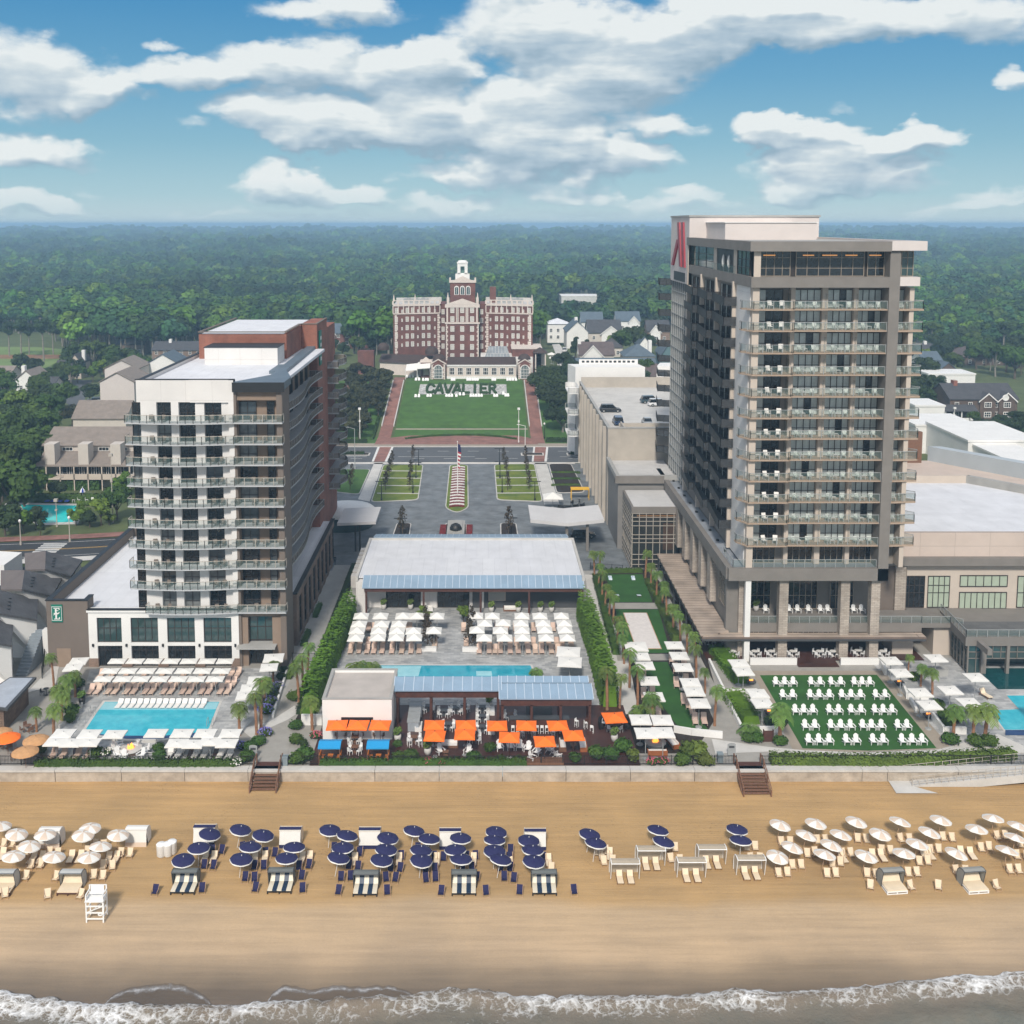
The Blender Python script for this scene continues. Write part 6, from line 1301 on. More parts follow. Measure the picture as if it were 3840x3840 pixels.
stand([(1225,1310),(1440,1310),(1400,1345),(1240,1350)],9,['oak1','dark1'],'tree in the garden left of the brick hotel','trees left of the brick hotel',.7,10)
stand([(120,1960),(480,1955),(480,1975),(120,1985)],9,['bright0','bright2','dark1'],'bush like tree along the side street pool wall','trees along the pool wall',.45,11)
def palm(p,kind,s,label,f=z7,h=0): x,y=G(*f(*p));return place(PT[kind],'palm_tree',label,'palm',(x,y,.02),p[0]*.7,None,s)
PL7=[(85,905),(145,950),(133,1055),(172,1185),(205,1300),(250,1420),(297,1445),(342,1735),(417,1900)]
for i,p in enumerate(PL7): palm(p,'palm%d'%(i%2),.92,'palm on the left of the game lawns, %s from the lobby end'%ORD[i])
PR7=[(655,945),(715,1055),(778,1185),(842,1275),(892,1400),(965,1548),(1045,1685),(1118,1785),(1215,1940)]
for i,p in enumerate(PR7): palm(p,'palm%d'%((i+1)%2),.95,'palm between game lawns and slat awning, %s from the lobby end'%ORD[i])
for p,k,s,lb,f in [((168,500),'palm1',.85,'palm beside the tan walk, left of the slat awning corner',z6),((283,740),'palm1',1.,'tall palm at the white umbrellas on the tan walk',z6),((328,805),'palm0',.75,'short palm right of the turf umbrellas',z6),((375,968),'palm1',1.,'palm standing alone beside the lower tan walk',z6),((66,1015),'palm1',1.,'palm beside the near fire pit',z6),((702,1055),'palm2',1.3,'bushy headed palm left of the Adirondack lawn',z6),((1575,1035),'palm2',1.1,'palm at the near right corner of the Adirondack lawn',z6),((1675,1045),'palm2',1.15,'palm left of the right pool corner',z6),((1735,1050),'palm2',1.25,'full palm beside the right pool edge',z6),((560,1010),'palmshort',1.2,'stemless palm in the sloping left bed of the lawn',z6),((1350,690),'palm2',.6,'small palm by the terrace umbrellas',z6),((1412,770),'palm2',.8,'palm in the planted bed right of the lawn',z6),((1470,810),'palm2',.9,'palm between the right umbrellas',z6),((1685,498),'palmshort',.6,'potted palm on the pavilion roof terrace',z6),
 ((1600,985),'palm1',1.05,'palm in the garden right of the beach bar',z5),((1670,975),'palm1',.85,'slim palm beside the concrete walk by the bar',z5),((1725,860),'palm1',1.,'palm left of the turf umbrellas, far one',z5),((1770,960),'palm1',1.,'palm left of the turf umbrellas, near one',z5),((1858,1100),'palm2',1.2,'palm among the white umbrellas by the fire pit',z5),((1790,1010),'palmshort',1.1,'stemless palm behind the round orange umbrella',z5),((1690,700),'palm1',1.,'palm left of the bocce court corner',z5),
 ((300,1000),'palm1',.85,'palm standing against the brown wing of the left hotel',z4),((375,1120),'palm2',1.1,'palm at the left end of the left pool',z4),((345,1190),'palm2',1.,'palm behind the tan umbrellas',z4),((300,1270),'palm2',1.,'palm nearest the tan umbrellas',z4),((205,1255),'palm2',.8,'small palm at the tiki terrace',z4),((420,1060),'palm2',.9,'palm by the black planters',z4),((325,1140),'palm2',.9,'palm in the middle of the left pool bed',z4),
 ((1335,1275),'palm2',1.05,'palm in front of the left pool right corner',z4),((1430,1270),'palm1',1.,'tall palm at the lower steps right of the left pool',z4),((1455,1240),'palm1',1.2,'tallest palm right of the left pool',z4),((1475,1100),'palm2',.95,'palm over the blue flower bed',z4),((1522,985),'palm2',.8,'palm at the far end of the blue flower bed',z4),((1665,1090),'palm1',1.,'palm in the kidney bed left of the hedge walk',z4),((1690,1045),'palm1',1.,'palm at the back of the kidney bed',z4),((1715,960),'palm1',.95,'farthest palm of the kidney bed',z4),((1740,1245),'palm2',1.1,'palm left of the white bar house',z4),
 ((195,765),'palmshort',1.2,'stemless palm behind the white bar house, left',z5),((245,762),'palmshort',1.1,'stemless palm behind the white bar house, middle',z5),((300,760),'palmshort',1.0,'stemless palm behind the white bar house, right',z5),((1205,790),'palmshort',.85,'stemless palm at the right end of the long pool',z5)]: palm(p,k,s,lb,f)
def gp(f,*ps): return [G(*f(*p)) for p in ps]
hedge('bamboo_hedge','tall bright bamboo hedge along the left side of the long pool deck',[(-21.4,124),(-20.9,140),(-20.3,156)],2.0,3.0,LF5,.2,34,rough=.9)
hedge('bamboo_hedge','tall bright bamboo hedge along the right side of the long pool deck',[(15.9,126),(15.9,142),(15.5,156)],2.2,3.2,LF5,.2,34,rough=.9,seed=2)
hedge('low_hedge','narrow clipped hedge between brick walk and concrete walk',[(-22.6,124),(-22.6,180)],.9,.8,LF2,.1,30)
for i,(a,b) in enumerate((((1710,745),(1690,700)),((1730,660),(1762,560)),((1790,460),(1815,400)))): hedge('low_hedge','short hedge piece against the tan brick podium, %s from the beach'%ORD[i],[(-25.7,134+i*11),(-25.7,139+i*11)],.9,.7,LF8,.1,30,seed=i)
hedge('planter_hedge','green hedge planter left of the lawn, upper one',gp(z6,(390,600),(510,755)),2.6,1.3,LF5,.12,30);hedge('planter_hedge','green hedge planter left of the lawn, lower one',gp(z6,(468,830),(560,960)),2.7,1.3,LF5,.12,30)
hedge('sea_grass_hedge','long ornamental grass bank along the fence below the Adirondack lawn',gp(z6,(655,1150),(1150,1160),(1500,1150),(1880,1125)),1.6,.95,LF9,.13,30,cat='planting',rough=.5)
hedge('fence_planting','low green planting inside the beach fence of the left pool',gp(z4,(200,1445),(1320,1445)),1.0,.8,LF8,.11,30,cat='planting',rough=.5)
hedge('fence_planting','mixed green planting behind the fence in front of the beach bar',gp(z5,(0,1290),(1150,1290)),.9,.75,LF8,.1,30,cat='planting',rough=.5,seed=4)
hedge('hill_hedge','curved clipped hedge at the foot of the hill lawn',[G(*zc(*p)) for p in ((475,1112),(600,1098),(760,1092),(862,1092),(1000,1100),(1095,1114))],.8,.6,LF8,.12,22)
hedge('median_hedge','low shrubs on the left traffic island',[(-70,271),(-31,271)],1.6,.8,LF2,.14,16);hedge('median_hedge','low shrubs on the right traffic island',[(23,271),(58,271)],1.6,.7,LF2,.14,16,seed=9)
hedge('pool_hedge','clipped dark hedge behind the turquoise condominium pool',gp(lambda a,b:(a,b),(60,1880),(380,1880)),2.0,1.6,LF8,.2,18)
hedge('terrace_hedge','trimmed hedge along the condominium terrace',gp(lambda a,b:(a,b),(230,1832),(380,1832)),3.0,2.2,LF8,.2,16)
for i in range(3):
 q=gp(zc,(1290,1300+i*35),(1450,1300+i*35));hedge('bed_hedge','green strip in the dark bed beside the garage, %s from the street'%ORD[i],q,1.0,.5,LF8,.12,20)
for i,xx in enumerate((-28.8,)): hedge('slope_hedge','bright low hedge on the right edge of the dark grove',[(-31.0,290),(-31.0,343)],1.0,.8,LF8,.16,14,zf=tz)
hedge('street_hedge','clipped dark hedge at the near end of the grove',[(-42,286),(-32,286)],1.6,1.0,LF2,.15,18);hedge('street_hedge','clipped dark hedge at the near end of the right live oaks',[(17.5,287),(27,287)],1.6,1.1,LF2,.15,18,seed=3)
hedge('lawn_court_planting','brown green planting left of the game lawns',gp(z7,(105,960),(240,1480),(330,1800)),1.3,1.0,LF8,.13,20,cat='planting',rough=.5)
hedge('lawn_court_planting','brown green planting right of the game lawns',gp(z7,(690,1000),(840,1290),(1000,1650)),1.4,1.0,LF9,.13,20,cat='planting',rough=.5,seed=2)
hedge('lawn_court_planting','dark planting behind the cornhole lawn',gp(z7,(210,885),(620,880)),.9,.8,LF8,.12,22,cat='planting')
def shr(f,p,k,s,lb,name='shrub'): x,y=G(*f(*p));place(PT[k],name,lb,'shrub',(x,y,.03),p[0]*1.3,None,s)
SHB=[(z5,(440,1270),'shrub1',1.0,'round shrub by the fence right of the blue canopies'),(z5,(505,1265),'shrub1',1.1,'big round shrub by the fence, right neighbour of the blue canopies'),(z5,(435,1190),'shrub0',.9,'small shrub at the deck edge behind the fence shrubs'),(z5,(855,1270),'shrub1',1.,'round shrub at the middle of the bar fence'),(z5,(945,1215),'shrub0',1.2,'shrub between sofa and Adirondack chairs'),(z5,(600,1285),'flower0',1.,'pink flowering shrub behind the bar fence, left'),(z5,(680,1290),'flower0',.9,'pink flowering shrub behind the bar fence, middle'),(z5,(760,1285),'shrub0',.9,'low shrub right of the pink flowers'),(z5,(1010,1280),'shrub0',1.,'low shrub left of the near Adirondack chairs'),(z5,(1100,1285),'shrub0',1.1,'shrub touching the fence by the near Adirondack chairs'),(z5,(1420,1275),'shrub0',1.2,'shrub behind the fence right of the timber steps'),
 (z5,(1540,1250),'shrub1',1.2,'tall shrub left of the fire pit by the fence'),(z5,(1620,1260),'shrub1',1.25,'tall shrub in the middle of the fire pit bed'),(z5,(1690,1215),'shrub1',1.3,'highest shrub beside the fire pit sofa'),(z5,(1750,1265),'tuft',1.6,'grassy shrub at the right of the fire pit bed'),(z5,(1850,1290),'flower0',1.1,'pink flowering shrub below the fire pit'),(z5,(1910,1285),'flower0',1.1,'pink flowering shrub right below the fire pit'),
 (z6,(240,1120),'tuft',2.2,'large grassy mound right of the fire pit'),(z6,(300,1130),'tuft',2.4,'large grassy mound by the beach fence'),(z6,(330,1165),'tuft',1.8,'grassy mound left of the right beach stairs'),(z6,(215,1165),'shrub1',1.2,'shrub under the grassy mounds'),
 (z6,(545,1050),'shrub1',1.,'shrub at the foot of the stemless palm'),(z6,(590,1050),'shrub1',1.,'shrub left of the timber gate'),(z6,(705,1065),'shrub1',1.,'shrub under the bushy headed palm'),(z6,(1560,1060),'shrub1',1.2,'shrub under the near right palm'),(z6,(1690,1070),'shrub1',1.2,'shrub under the right pool palm, left'),(z6,(1760,1070),'shrub1',1.2,'shrub under the right pool palm, right'),(z6,(1530,935),'shrub1',1.1,'shrub in the white walled bed, near'),(z6,(1590,950),'shrub1',1.1,'shrub in the white walled bed, nearest the palm'),(z6,(1500,880),'shrub1',1.,'shrub in the white walled bed, far'),(z6,(1380,740),'shrub1',1.,'shrub behind the right lawn umbrellas'),(z6,(1540,975),'shrub0',1.2,'low shrub at the near white wall'),(z6,(650,965),'bushd',.7,'dark bush by the left fire pit of the lawn'),(z6,(720,970),'bushd',.6,'second dark bush by the left fire pit'),
 (z4,(1320,1440),'flowerw',1.2,'white flowering shrub right of the sun chairs'),(z4,(1375,1420),'shrub1',1.1,'shrub left of the beach gate path'),(z4,(1340,1350),'flowerb',1.1,'blue flowering shrub below the pool palms'),(z4,(1395,1360),'shrub1',1.,'shrub below the tall palms'),(z4,(1440,1330),'shrub1',1.,'shrub at the walk edge below the palms'),(z4,(1480,1275),'flowerb',1.2,'blue flowering shrub beside the garden walk'),(z4,(1480,1150),'flowerb',1.4,'blue hydrangea at the near end of the walled bed'),(z4,(1500,1105),'flowerb',1.4,'blue hydrangea, second in the walled bed'),(z4,(1520,1060),'flowerb',1.3,'blue hydrangea, third in the walled bed'),(z4,(1545,1015),'flowerb',1.2,'blue hydrangea, fourth in the walled bed'),(z4,(1565,965),'bushd',.55,'dark bush at the far end of the walled bed'),(z4,(1580,925),'bushd',.5,'dark bush by the brown hotel corner'),
 (z4,(1640,1080),'shrub1',1.1,'shrub at the near tip of the kidney bed'),(z4,(1690,1065),'shrub1',1.2,'shrub in the middle of the kidney bed'),(z4,(1740,980),'shrub1',1.1,'shrub at the far tip of the kidney bed'),(z4,(1650,1240),'shrub1',1.,'shrub right of the garden walk, far'),(z4,(1650,1320),'shrub0',1.4,'low shrub right of the garden walk'),(z4,(1700,1410),'shrub1',1.3,'round shrub left of the blue canopies'),(z4,(1660,1430),'shrub1',1.2,'round shrub right of the left beach stairs'),(z4,(1760,1290),'flower0',1.1,'flowering shrub before the white bar house'),(z4,(1690,1340),'bushd',.5,'dark bush in the bar house bed'),
 (z4,(590,1385),'flowerw',1.2,'white flowering shrub beside the left fire pit'),(z4,(530,1395),'shrub0',1.3,'shrub right of the near beige loungers'),(z4,(885,1365),'shrub1',.9,'shrub right of the round fire table, far'),(z4,(890,1410),'shrub1',1.,'shrub right of the round fire table, near'),(z4,(230,1370),'tuft',1.3,'grassy clump behind the tan umbrellas'),(z4,(400,1160),'shrub1',1.2,'shrub in the curved bed by the left pool'),(z4,(390,1200),'shrub0',1.3,'low shrub at the curb of the curved bed'),(z4,(345,1060),'shrub1',1.3,'shrub at the back of the curved bed'),(z4,(430,1010),'shrub1',1.1,'shrub behind the black planters')]
for s in SHB: shr(*s)
def gpx(px,Y): return (px-CX)/F*(Y*CT+45*ST)
def forest_ok(X,Y):
 px=CX+F*X/(Y*CT+50*ST)
 lim=[(-600,575),(170,575),(260,470),(560,470),(640,455),(760,500),(1240,500),(1330,415),(1420,400),(2020,400),(2060,560),(2560,580),(3300,520),(3440,500),(3600,520),(3700,470),(4500,470)]
 for (a,b),(c,d) in zip(lim,lim[1:]):
  if px<=c: l=b+(d-b)*(px-a)/(c-a);break
 else: l=470
 if 2080<px<2270 and 610<Y<790: return False
 return Y>l and -500<px<4400
rng=random.Random(11);pts=[];scl=[]
Y=400.
while Y<4200:
 st=7.6 if Y<900 else 7.6*(Y/900)**.85;row=st*.95
 X=-.56*Y-30
 while X<.68*Y+40:
  x=X+rng.uniform(-.45,.45)*st;y=Y+rng.uniform(-.45,.45)*row
  if forest_ok(x,y):
   h=1.1+.75*noise.noise((x*.007,y*.007,0))+rng.uniform(-.3,.45);pts.append((x,y,tz(x,y)-.3));scl.append(max(.45,h)*(st/7.6)**.75)
  X+=st
 Y+=row
fcol=bpy.data.collections.new('forest_crowns')
def bigcrown(seed,mat,R_=4.6,n=520,ls=.62):
 rng=random.Random(seed);mb=MB()
 for i in range(9):
  a=rng.uniform(0,6.28);rr=R_*.55*math.sqrt(rng.random());t=rng.random();lobe(mb,(math.cos(a)*rr,math.sin(a)*rr,7.5+4.5*t*(1-rr/R_)),R_*rng.uniform(.36,.52),n//9,ls,rng,0,.8)
 mb.tube((0,0,0),(0,0,8),.3,5,1,.2);me=mb.mesh('forest_crown',[mat,BARKG]);o=bpy.data.objects.new('forest_crown',me);fcol.objects.link(o);return o
FM=[leafmat('forest green %s'%n,c,.3,.4,.25,.006) for n,c in (('mid',(.040,.100,.022)),('dark',(.022,.058,.020)),('light',(.070,.150,.022)),('blue',(.024,.072,.032)))]
for i in range(8): bigcrown(100+i,FM[[0,1,0,2,1,3,0,1][i]])
fme=bpy.data.meshes.new('forest');fme.from_pydata(pts,[],[])
a=fme.attributes.new('s','FLOAT','POINT');a.data.foreach_set('value',scl)
fo=link('forest',fme);tag(fo,'dense dark green woodland stretching back to the hazy horizon','forest',None,'stuff')
ng=bpy.data.node_groups.new('forest','GeometryNodeTree');ng.interface.new_socket('Geometry',in_out='INPUT',socket_type='NodeSocketGeometry');ng.interface.new_socket('Geometry',in_out='OUTPUT',socket_type='NodeSocketGeometry')
gi=ng.nodes.new('NodeGroupInput');go=ng.nodes.new('NodeGroupOutput');ip=ng.nodes.new('GeometryNodeInstanceOnPoints');ci=ng.nodes.new('GeometryNodeCollectionInfo');ci.inputs['Collection'].default_value=fcol;ci.inputs['Separate Children'].default_value=True;ci.inputs['Reset Children'].default_value=True
ip.inputs['Pick Instance'].default_value=True;rv=ng.nodes.new('FunctionNodeRandomValue');rv.data_type='FLOAT_VECTOR';rv.inputs[0].default_value=(-.08,-.08,0);rv.inputs[1].default_value=(.08,.08,6.28)
sa=ng.nodes.new('GeometryNodeInputNamedAttribute');sa.data_type='FLOAT';sa.inputs['Name'].default_value='s'
l=ng.links;l.new(gi.outputs[0],ip.inputs['Points']);l.new(ci.outputs[0],ip.inputs['Instance']);l.new(rv.outputs[0],ip.inputs['Rotation']);l.new(sa.outputs[0],ip.inputs['Scale']);l.new(ip.outputs[0],go.inputs[0])
md=fo.modifiers.new('scatter','NODES');md.node_group=ng
print('forest',len(pts))
FAR=M('distant canopy',(.024,.062,.018),.95,.5,.012,bump=.6,bscale=.05,detail=8)
yy=[3600*1.022**i for i in range(92)]
def fz(x,y): s=y/3600;return 12*s**.3+7*noise.noise((x/60/s,y/90/s,0))+9*noise.noise((x/260/s,y/300/s,4))*s**.4+8*noise.noise((x/900,y/900,8))
mb=MB();P=[];n=260
for y in yy:
 for i in range(n): x=(-.62+1.4*i/(n-1))*y;P.append((x,y,min(fz(x,y),45) if y<25000 else 0))
mb.pts(P,[(j*n+i,j*n+i+1,(j+1)*n+i+1,(j+1)*n+i) for j in range(len(yy)-1) for i in range(n-1)]);stuff('far_woodland',mb,FAR,'blue hazy woodland ridge along the horizon','forest',True)
mb=MB()
for dx,w_,h_ in ((-40,30,60),(5,26,85),(45,26,72),(90,40,40)): mb.bx(dx,dx+w_,0,40,0,h_,0)
X,Y=gpx(1160,12000),12000;o=link('far_buildings',mb.mesh('far_buildings',M('pale far concrete',(.5,.48,.46))),None,(X,Y-6000*0,0));o.scale=(.9,1,.72);tag(o,'tiny pale high rise cluster on the hazy horizon','building')  # distant blocks in a plain pale concrete colour
WALLC=M('weathered concrete wall',(.40,.335,.265),.9,.25,.8,bump=.3,rgb2=(.50,.43,.35));CAPC=M('pale wall cap',(.50,.48,.45),.85,.1,1)
sw=thing('sea_wall','long weathered concrete sea wall between beach and hotel gardens','sea wall',(0,111,0))
xs_=[-95,-84,-66,-56.2,-47.2,-39.2]+[G(*z4(*p))[0] for p in ((327,1470),(674,1470),(1027,1470),(1380,1470))]+[G(*z5(*p))[0] for p in ((305,1320),(662,1320),(1018,1320),(1373,1320),(1729,1320))]+[G(*z6(*p))[0] for p in ((275,1190),(640,1190),(1115,1190),(1245,1190),(1600,1190))]+[62,72,82,92]
xs_=sorted(set(round(x,1) for x in xs_ if x<-55 or x>-56));rng=random.Random(2)
xx_=[xs_[0]]
for v in xs_[1:]:
 if v-xx_[-1]>1.5: xx_.append(v)
for a,b in zip(xx_,xx_[1:]):
 d=rng.uniform(-.03,.03);mb=MB();mb.bx(a+.03,b-.03,110.55+d,111.5,-1.9,-.12);mb.bx(a+.02,b-.02,110.42+d,111.4,-.12,.12,1);o=link('wall_panel',mb.mesh('wall_panel',[WALLC,CAPC]),sw);o.location=(0,-111,0)
def rr(p): return p
def fence(label,pts,h=1.05,gap=2.4,z=.06,mat=BLACK,bars=True,name='metal_fence'):
 f=thing(name,label,'fence',(pts[0][0],pts[0][1],z));O_=Vector((pts[0][0],pts[0][1],0))
 mb=MB();pb=[]
 for a,b in zip(pts,pts[1:]):
  a=Vector(a);b=Vector(b);L_=(b-a).length;u=(b-a)/L_
  for zz in (.12,h-.03): mb.tube((a.x-O_.x,a.y-O_.y,zz),(b.x-O_.x,b.y-O_.y,zz),.035,4)
  n=int(L_/.16) if bars else 0
  for i in range(n): c=a+u*L_*(i+.5)/n-O_.xy;mb.bx(c.x-.014,c.x+.014,c.y-.014,c.y+.014,.12,h)
  k=max(1,round(L_/gap))
  for i in range(k+1): pb.append(a+u*L_*i/k-O_.xy)
 link('rail_panel',mb.mesh('rail_panel',mat),f);q=MB();q.bx(-.04,.04,-.04,.04,0,h+.08);pm=q.mesh('post',mat)
 for c in pb[:90]: link('post',pm,f,(c.x,c.y,0))
 return f
xL=G(*z4(1410,1455))[0];xR=G(*z4(1560,1455))[0];sxL=G(*z6(490,1180))[0];sxR=G(*z6(620,1180))[0]
fence('black metal fence along the sea wall by the left pool',[(-75,111.75),(xL,111.75)]);fence('black metal fence along the sea wall below the beach bar',[(xR,111.75),(sxL,111.75)]);fence('black metal fence below the Adirondack lawn',[(sxR,111.75),(66,111.95)])
fence('short black fence with gate across the brick side walk',[G(*z4(*p)) for p in ((1630,868),(1815,872))],1.3,1.5);fence('black fence beside the grey stair of the motel',[G(*z4(*p)) for p in ((235,960),(268,740))],1.6,2)
fence('dark fence behind the game lawns',[G(*z7(*p)) for p in ((40,850),(400,880))],1.2,2)
def stairs(label,px0,px1,f,ytop,steps,name='beach_stairs',w=None):
 x0=G(*f(px0,ytop))[0];x1=G(*f(px1,ytop))[0];t=thing(name,label,'stairs',((x0+x1)/2,111.4,0));W2=(x1-x0)/2;run=.36;rise=1.45/steps
 for k in range(steps):
  mb=MB();mb.bx(-W2+.08,W2-.08,-run*(k+1)-.6,-run*k-.55,-rise*(k+1)-.05+.1,-rise*(k+1)+.1);link('tread',mb.mesh('tread',WOODM),t)
 mb=MB();mb.bx(-W2,W2,-.62,.9,.0,.12);link('landing',mb.mesh('landing',WOODD),t)
 for s in (-1,1):
  mb=MB();L_=run*steps
  P=[(s*W2-.06,-.6,-.3),(s*W2+.06,-.6,-.3),(s*W2+.06,-.6-L_,-1.85),(s*W2-.06,-.6-L_,-1.85)];mb.pts(P+[(a,b,c+.42) for a,b,c in P],[(0,3,2,1),(4,5,6,7),(0,1,5,4),(1,2,6,5),(2,3,7,6),(3,0,4,7)]);link('stringer',mb.mesh('stringer',WOODM),t)
  mb=MB();mb.tube((s*W2,.8,1.1),(s*W2,-.6,1.1),.06,6);mb.tube((s*W2,-.6,1.1),(s*W2,-.6-L_,-.4),.06,6);mb.tube((s*W2,-.6,.6),(s*W2,-.6-L_,-.9),.04,6)
  for y,z in ((.8,0),(-.6,0),(-.6-L_/2,-.75),(-.6-L_,-1.7)): mb.bx(s*W2-.07,s*W2+.07,y-.07,y+.07,z-.2,z+1.15)
  link('handrail',mb.mesh('handrail',WOODM),t)
 return t
stairs('timber beach stairs left, through the sea wall below the garden walk',1415,1560,z4,1470,7)
stairs('timber beach stairs right, with dark red treads below the lawn',485,620,z6,1185,9)
rp=thing('beach_ramp','pale concrete beach ramp with metal railings at the right end','ramp',(60,109,0))
def R3(p,z): x,y=G(2400+p[0]*.7453,2850+p[1]*.7453,z);return (x-60,y-109,z)
mb=MB()
A_=[R3((1243,95),-1.2),R3((1290,168),-1.25),R3((1500,168),-1.25),R3((1370,130),-1.2),R3((1365,97),-1.2)];mb.pts([A_[0],A_[1],A_[2],A_[3],A_[4]],[(0,1,2,3,4)])
mb2=MB();P=[R3((1370,130),-1.15),R3((1370,90),-1.15),R3((1960,30),.1),R3((1960,72),.1)];Q=[(a,b,c-.9) for a,b,c in P];mb2.pts(P+Q,[(0,1,2,3),(0,3,7,4),(2,1,5,6),(4,7,6,5)])
link('ramp_apron',mb.mesh('ramp_apron',LCONC),rp,(0,0,.02));link('ramp_slab',mb2.mesh('ramp_slab',LCONC),rp)
mb=MB()
for (p,q,n,za,zb_) in (((1370,130),(1960,72),16,-1.15,.1),((1320,75),(1960,8),16,-.9,.1)):
 for i in range(n+1):
  t=i/n;z=za+(zb_-za)*t;c=Vector(R3((p[0]+(q[0]-p[0])*t,p[1]+(q[1]-p[1])*t),z));mb.tube(c,c+Vector((0,0,1.1)),.035,5)
  if i:
   for h_ in (.25,.65,1.1): mb.tube(pc+Vector((0,0,h_)),c+Vector((0,0,h_)),.03,5)
  pc=c
link('railing',mb.mesh('railing',RAILW),rp)
def umb8(rad,hgt,fringe,m1,m2,n=8,sub=3,drop=.55):
 cb_=MB();rings=[(0,0),(.35,.09),(.7,.30),(1.,.62)]
 seg=n*sub;P=[(0,0,hgt)]
 for r,d in rings[1:]:
  for i in range(seg):
   a=2*math.pi*i/seg;k=(i%sub)/sub;sc_=1-.035*math.sin(math.pi*k);z=hgt-d*drop*rad/1.1-(.0);P.append((r*rad*sc_*math.cos(a),r*rad*sc_*math.sin(a),z))
 for ri in range(3):
  for i in range(seg):
   j=(i+1)%seg;m=(i//sub)%2
   if ri==0: cb_.f.append((0,1+i,1+j));cb_.m.append(m)
   else: o=1+(ri-1)*seg;q=1+ri*seg;cb_.f.append((o+i,q+i,q+j,o+j));cb_.m.append(m)
 cb_.v=P;fr=None
 if fringe:
  fr=MB();o=1+2*seg
  for i in range(seg):
   j=(i+1)%seg;a,b=P[o+i],P[o+j];s=.10 if i%sub==1 else .07;s2=.10 if (i%sub)==0 else .07
   fr.pts([(a[0]*.985,a[1]*.985,a[2]+.02),(b[0]*.985,b[1]*.985,b[2]+.02),(b[0]*1.02,b[1]*1.02,b[2]-s2),(a[0]*1.02,a[1]*1.02,a[2]-s)],[(0,1,2,3)])
 pl=MB();pl.tube((0,0,-.2),(0,0,hgt+.12),.028,6);
 return cb_,fr,pl
cbm,frm,plm=umb8(1.08,2.2,True,0,0);UN=[pp('canopy',cbm,[CANVASN,CANVASN]),pp('fringe',frm,CANVAS),pp('pole',plm,WHITE)]
cbm,frm,plm=umb8(1.06,2.2,True,0,0);UW=[pp('canopy',cbm,[CANVAS,CANVAST]),pp('fringe',frm,CANVAS),pp('pole',plm,WOODL)]
def lounger(sl,fr_,L_=1.9,w=.66,back=.55,leg=.32,name='sling'):
 a=MB();t=.06;yb=.35;P=lambda y,z:[(-w/2+.03,y,z),(w/2-.03,y,z)]
 def strip(pr,m=0):
  for (y0,z0),(y1,z1) in zip(pr,pr[1:]): a.pts([(-w/2+.03,y0,z0),(w/2-.03,y0,z0),(w/2-.03,y1,z1),(-w/2+.03,y1,z1),(-w/2+.03,y0,z0-t),(w/2-.03,y0,z0-t),(w/2-.03,y1,z1-t),(-w/2+.03,y1,z1-t)],[(0,1,2,3),(7,6,5,4),(0,4,5,1),(1,5,6,2),(2,6,7,3),(3,7,4,0)],m)
 strip([(-L_/2,leg+.06),(yb,leg+.06)]);seat=a;a=MB();strip([(yb,leg+.08),(L_/2-.1,leg+.08+back)]);bk=a
 f=MB()
 for s in (-1,1):
  f.tube((s*w/2,-L_/2,leg),(s*w/2,yb+.3,leg),.03,5);f.tube((s*w/2,yb,leg+.03),(s*w/2,L_/2-.1,leg+.05+back),.026,5);f.tube((s*w/2,-L_/2+.2,0),(s*w/2,-L_/2+.2,leg),.03,5);f.tube((s*w/2,yb+.25,0),(s*w/2,yb+.25,leg),.03,5)
 return [pp('seat',seat,sl),pp('backrest',bk,sl),pp('frame',f,fr_)]
LPINK=lounger(SLING,SLING);LWHT=lounger(CREAMC,WOODM,1.45,.62,.42,.24);LWP=lounger(SLINGW,PLASTW,1.75,.62,.4,.12);LWW=lounger(SLINGW,WHITE)
def beachchair(sl,fr_):
 s=MB();w=.62
 s.pts([(-w/2,-.28,.30),(w/2,-.28,.30),(w/2,.18,.22),(-w/2,.18,.22),(-w/2,-.28,.27),(w/2,-.28,.27),(w/2,.18,.19),(-w/2,.18,.19)],[(0,1,2,3),(7,6,5,4),(0,4,5,1),(1,5,6,2),(2,6,7,3),(3,7,4,0)])
 b=MB();b.pts([(-w/2,.15,.22),(w/2,.15,.22),(w/2,.40,.98),(-w/2,.40,.98),(-w/2,.19,.20),(w/2,.19,.20),(w/2,.44,.96),(-w/2,.44,.96)],[(0,1,2,3),(7,6,5,4),(0,4,5,1),(1,5,6,2),(2,6,7,3),(3,7,4,0)])
 f=MB()
 for q in (-1,1):
  x=q*w/2;f.tube((x,-.42,0),(x,.45,1.0),.025,5);f.tube((x,.5,0),(x,-.3,.33),.025,5);f.tube((x,-.35,.5),(x,.34,.56),.03,5);f.tube((x,-.33,.5),(x,-.36,.05),.02,5)
 f.tube((-w/2,-.4,.02),(w/2,-.4,.02),.02,5);f.tube((-w/2,.5,.02),(w/2,.5,.02),.02,5)
 for m in (s,b,f): m.v=[(x*.95,y*.8,z*.86) for x,y,z in m.v]
 return [pp('seat',s,sl),pp('backrest',b,sl),pp('frame',f,fr_)]
BCN=beachchair(CANVASN,WOODL);BCC=beachchair(CREAMC,WOODL)
BCH=[]
def words(px): return 'left' if px<1300 else 'middle' if px<2400 else 'right'
def beachset(pts,f,proto,kind,lean,chairs,grp,lab,cdx=.9,two=True):
 out=[]
 for p in pts: a=f(*p);x,y,z=GS(a[0],a[1],1.75);out.append((x,y,z,a[0],a[1]))
 return out
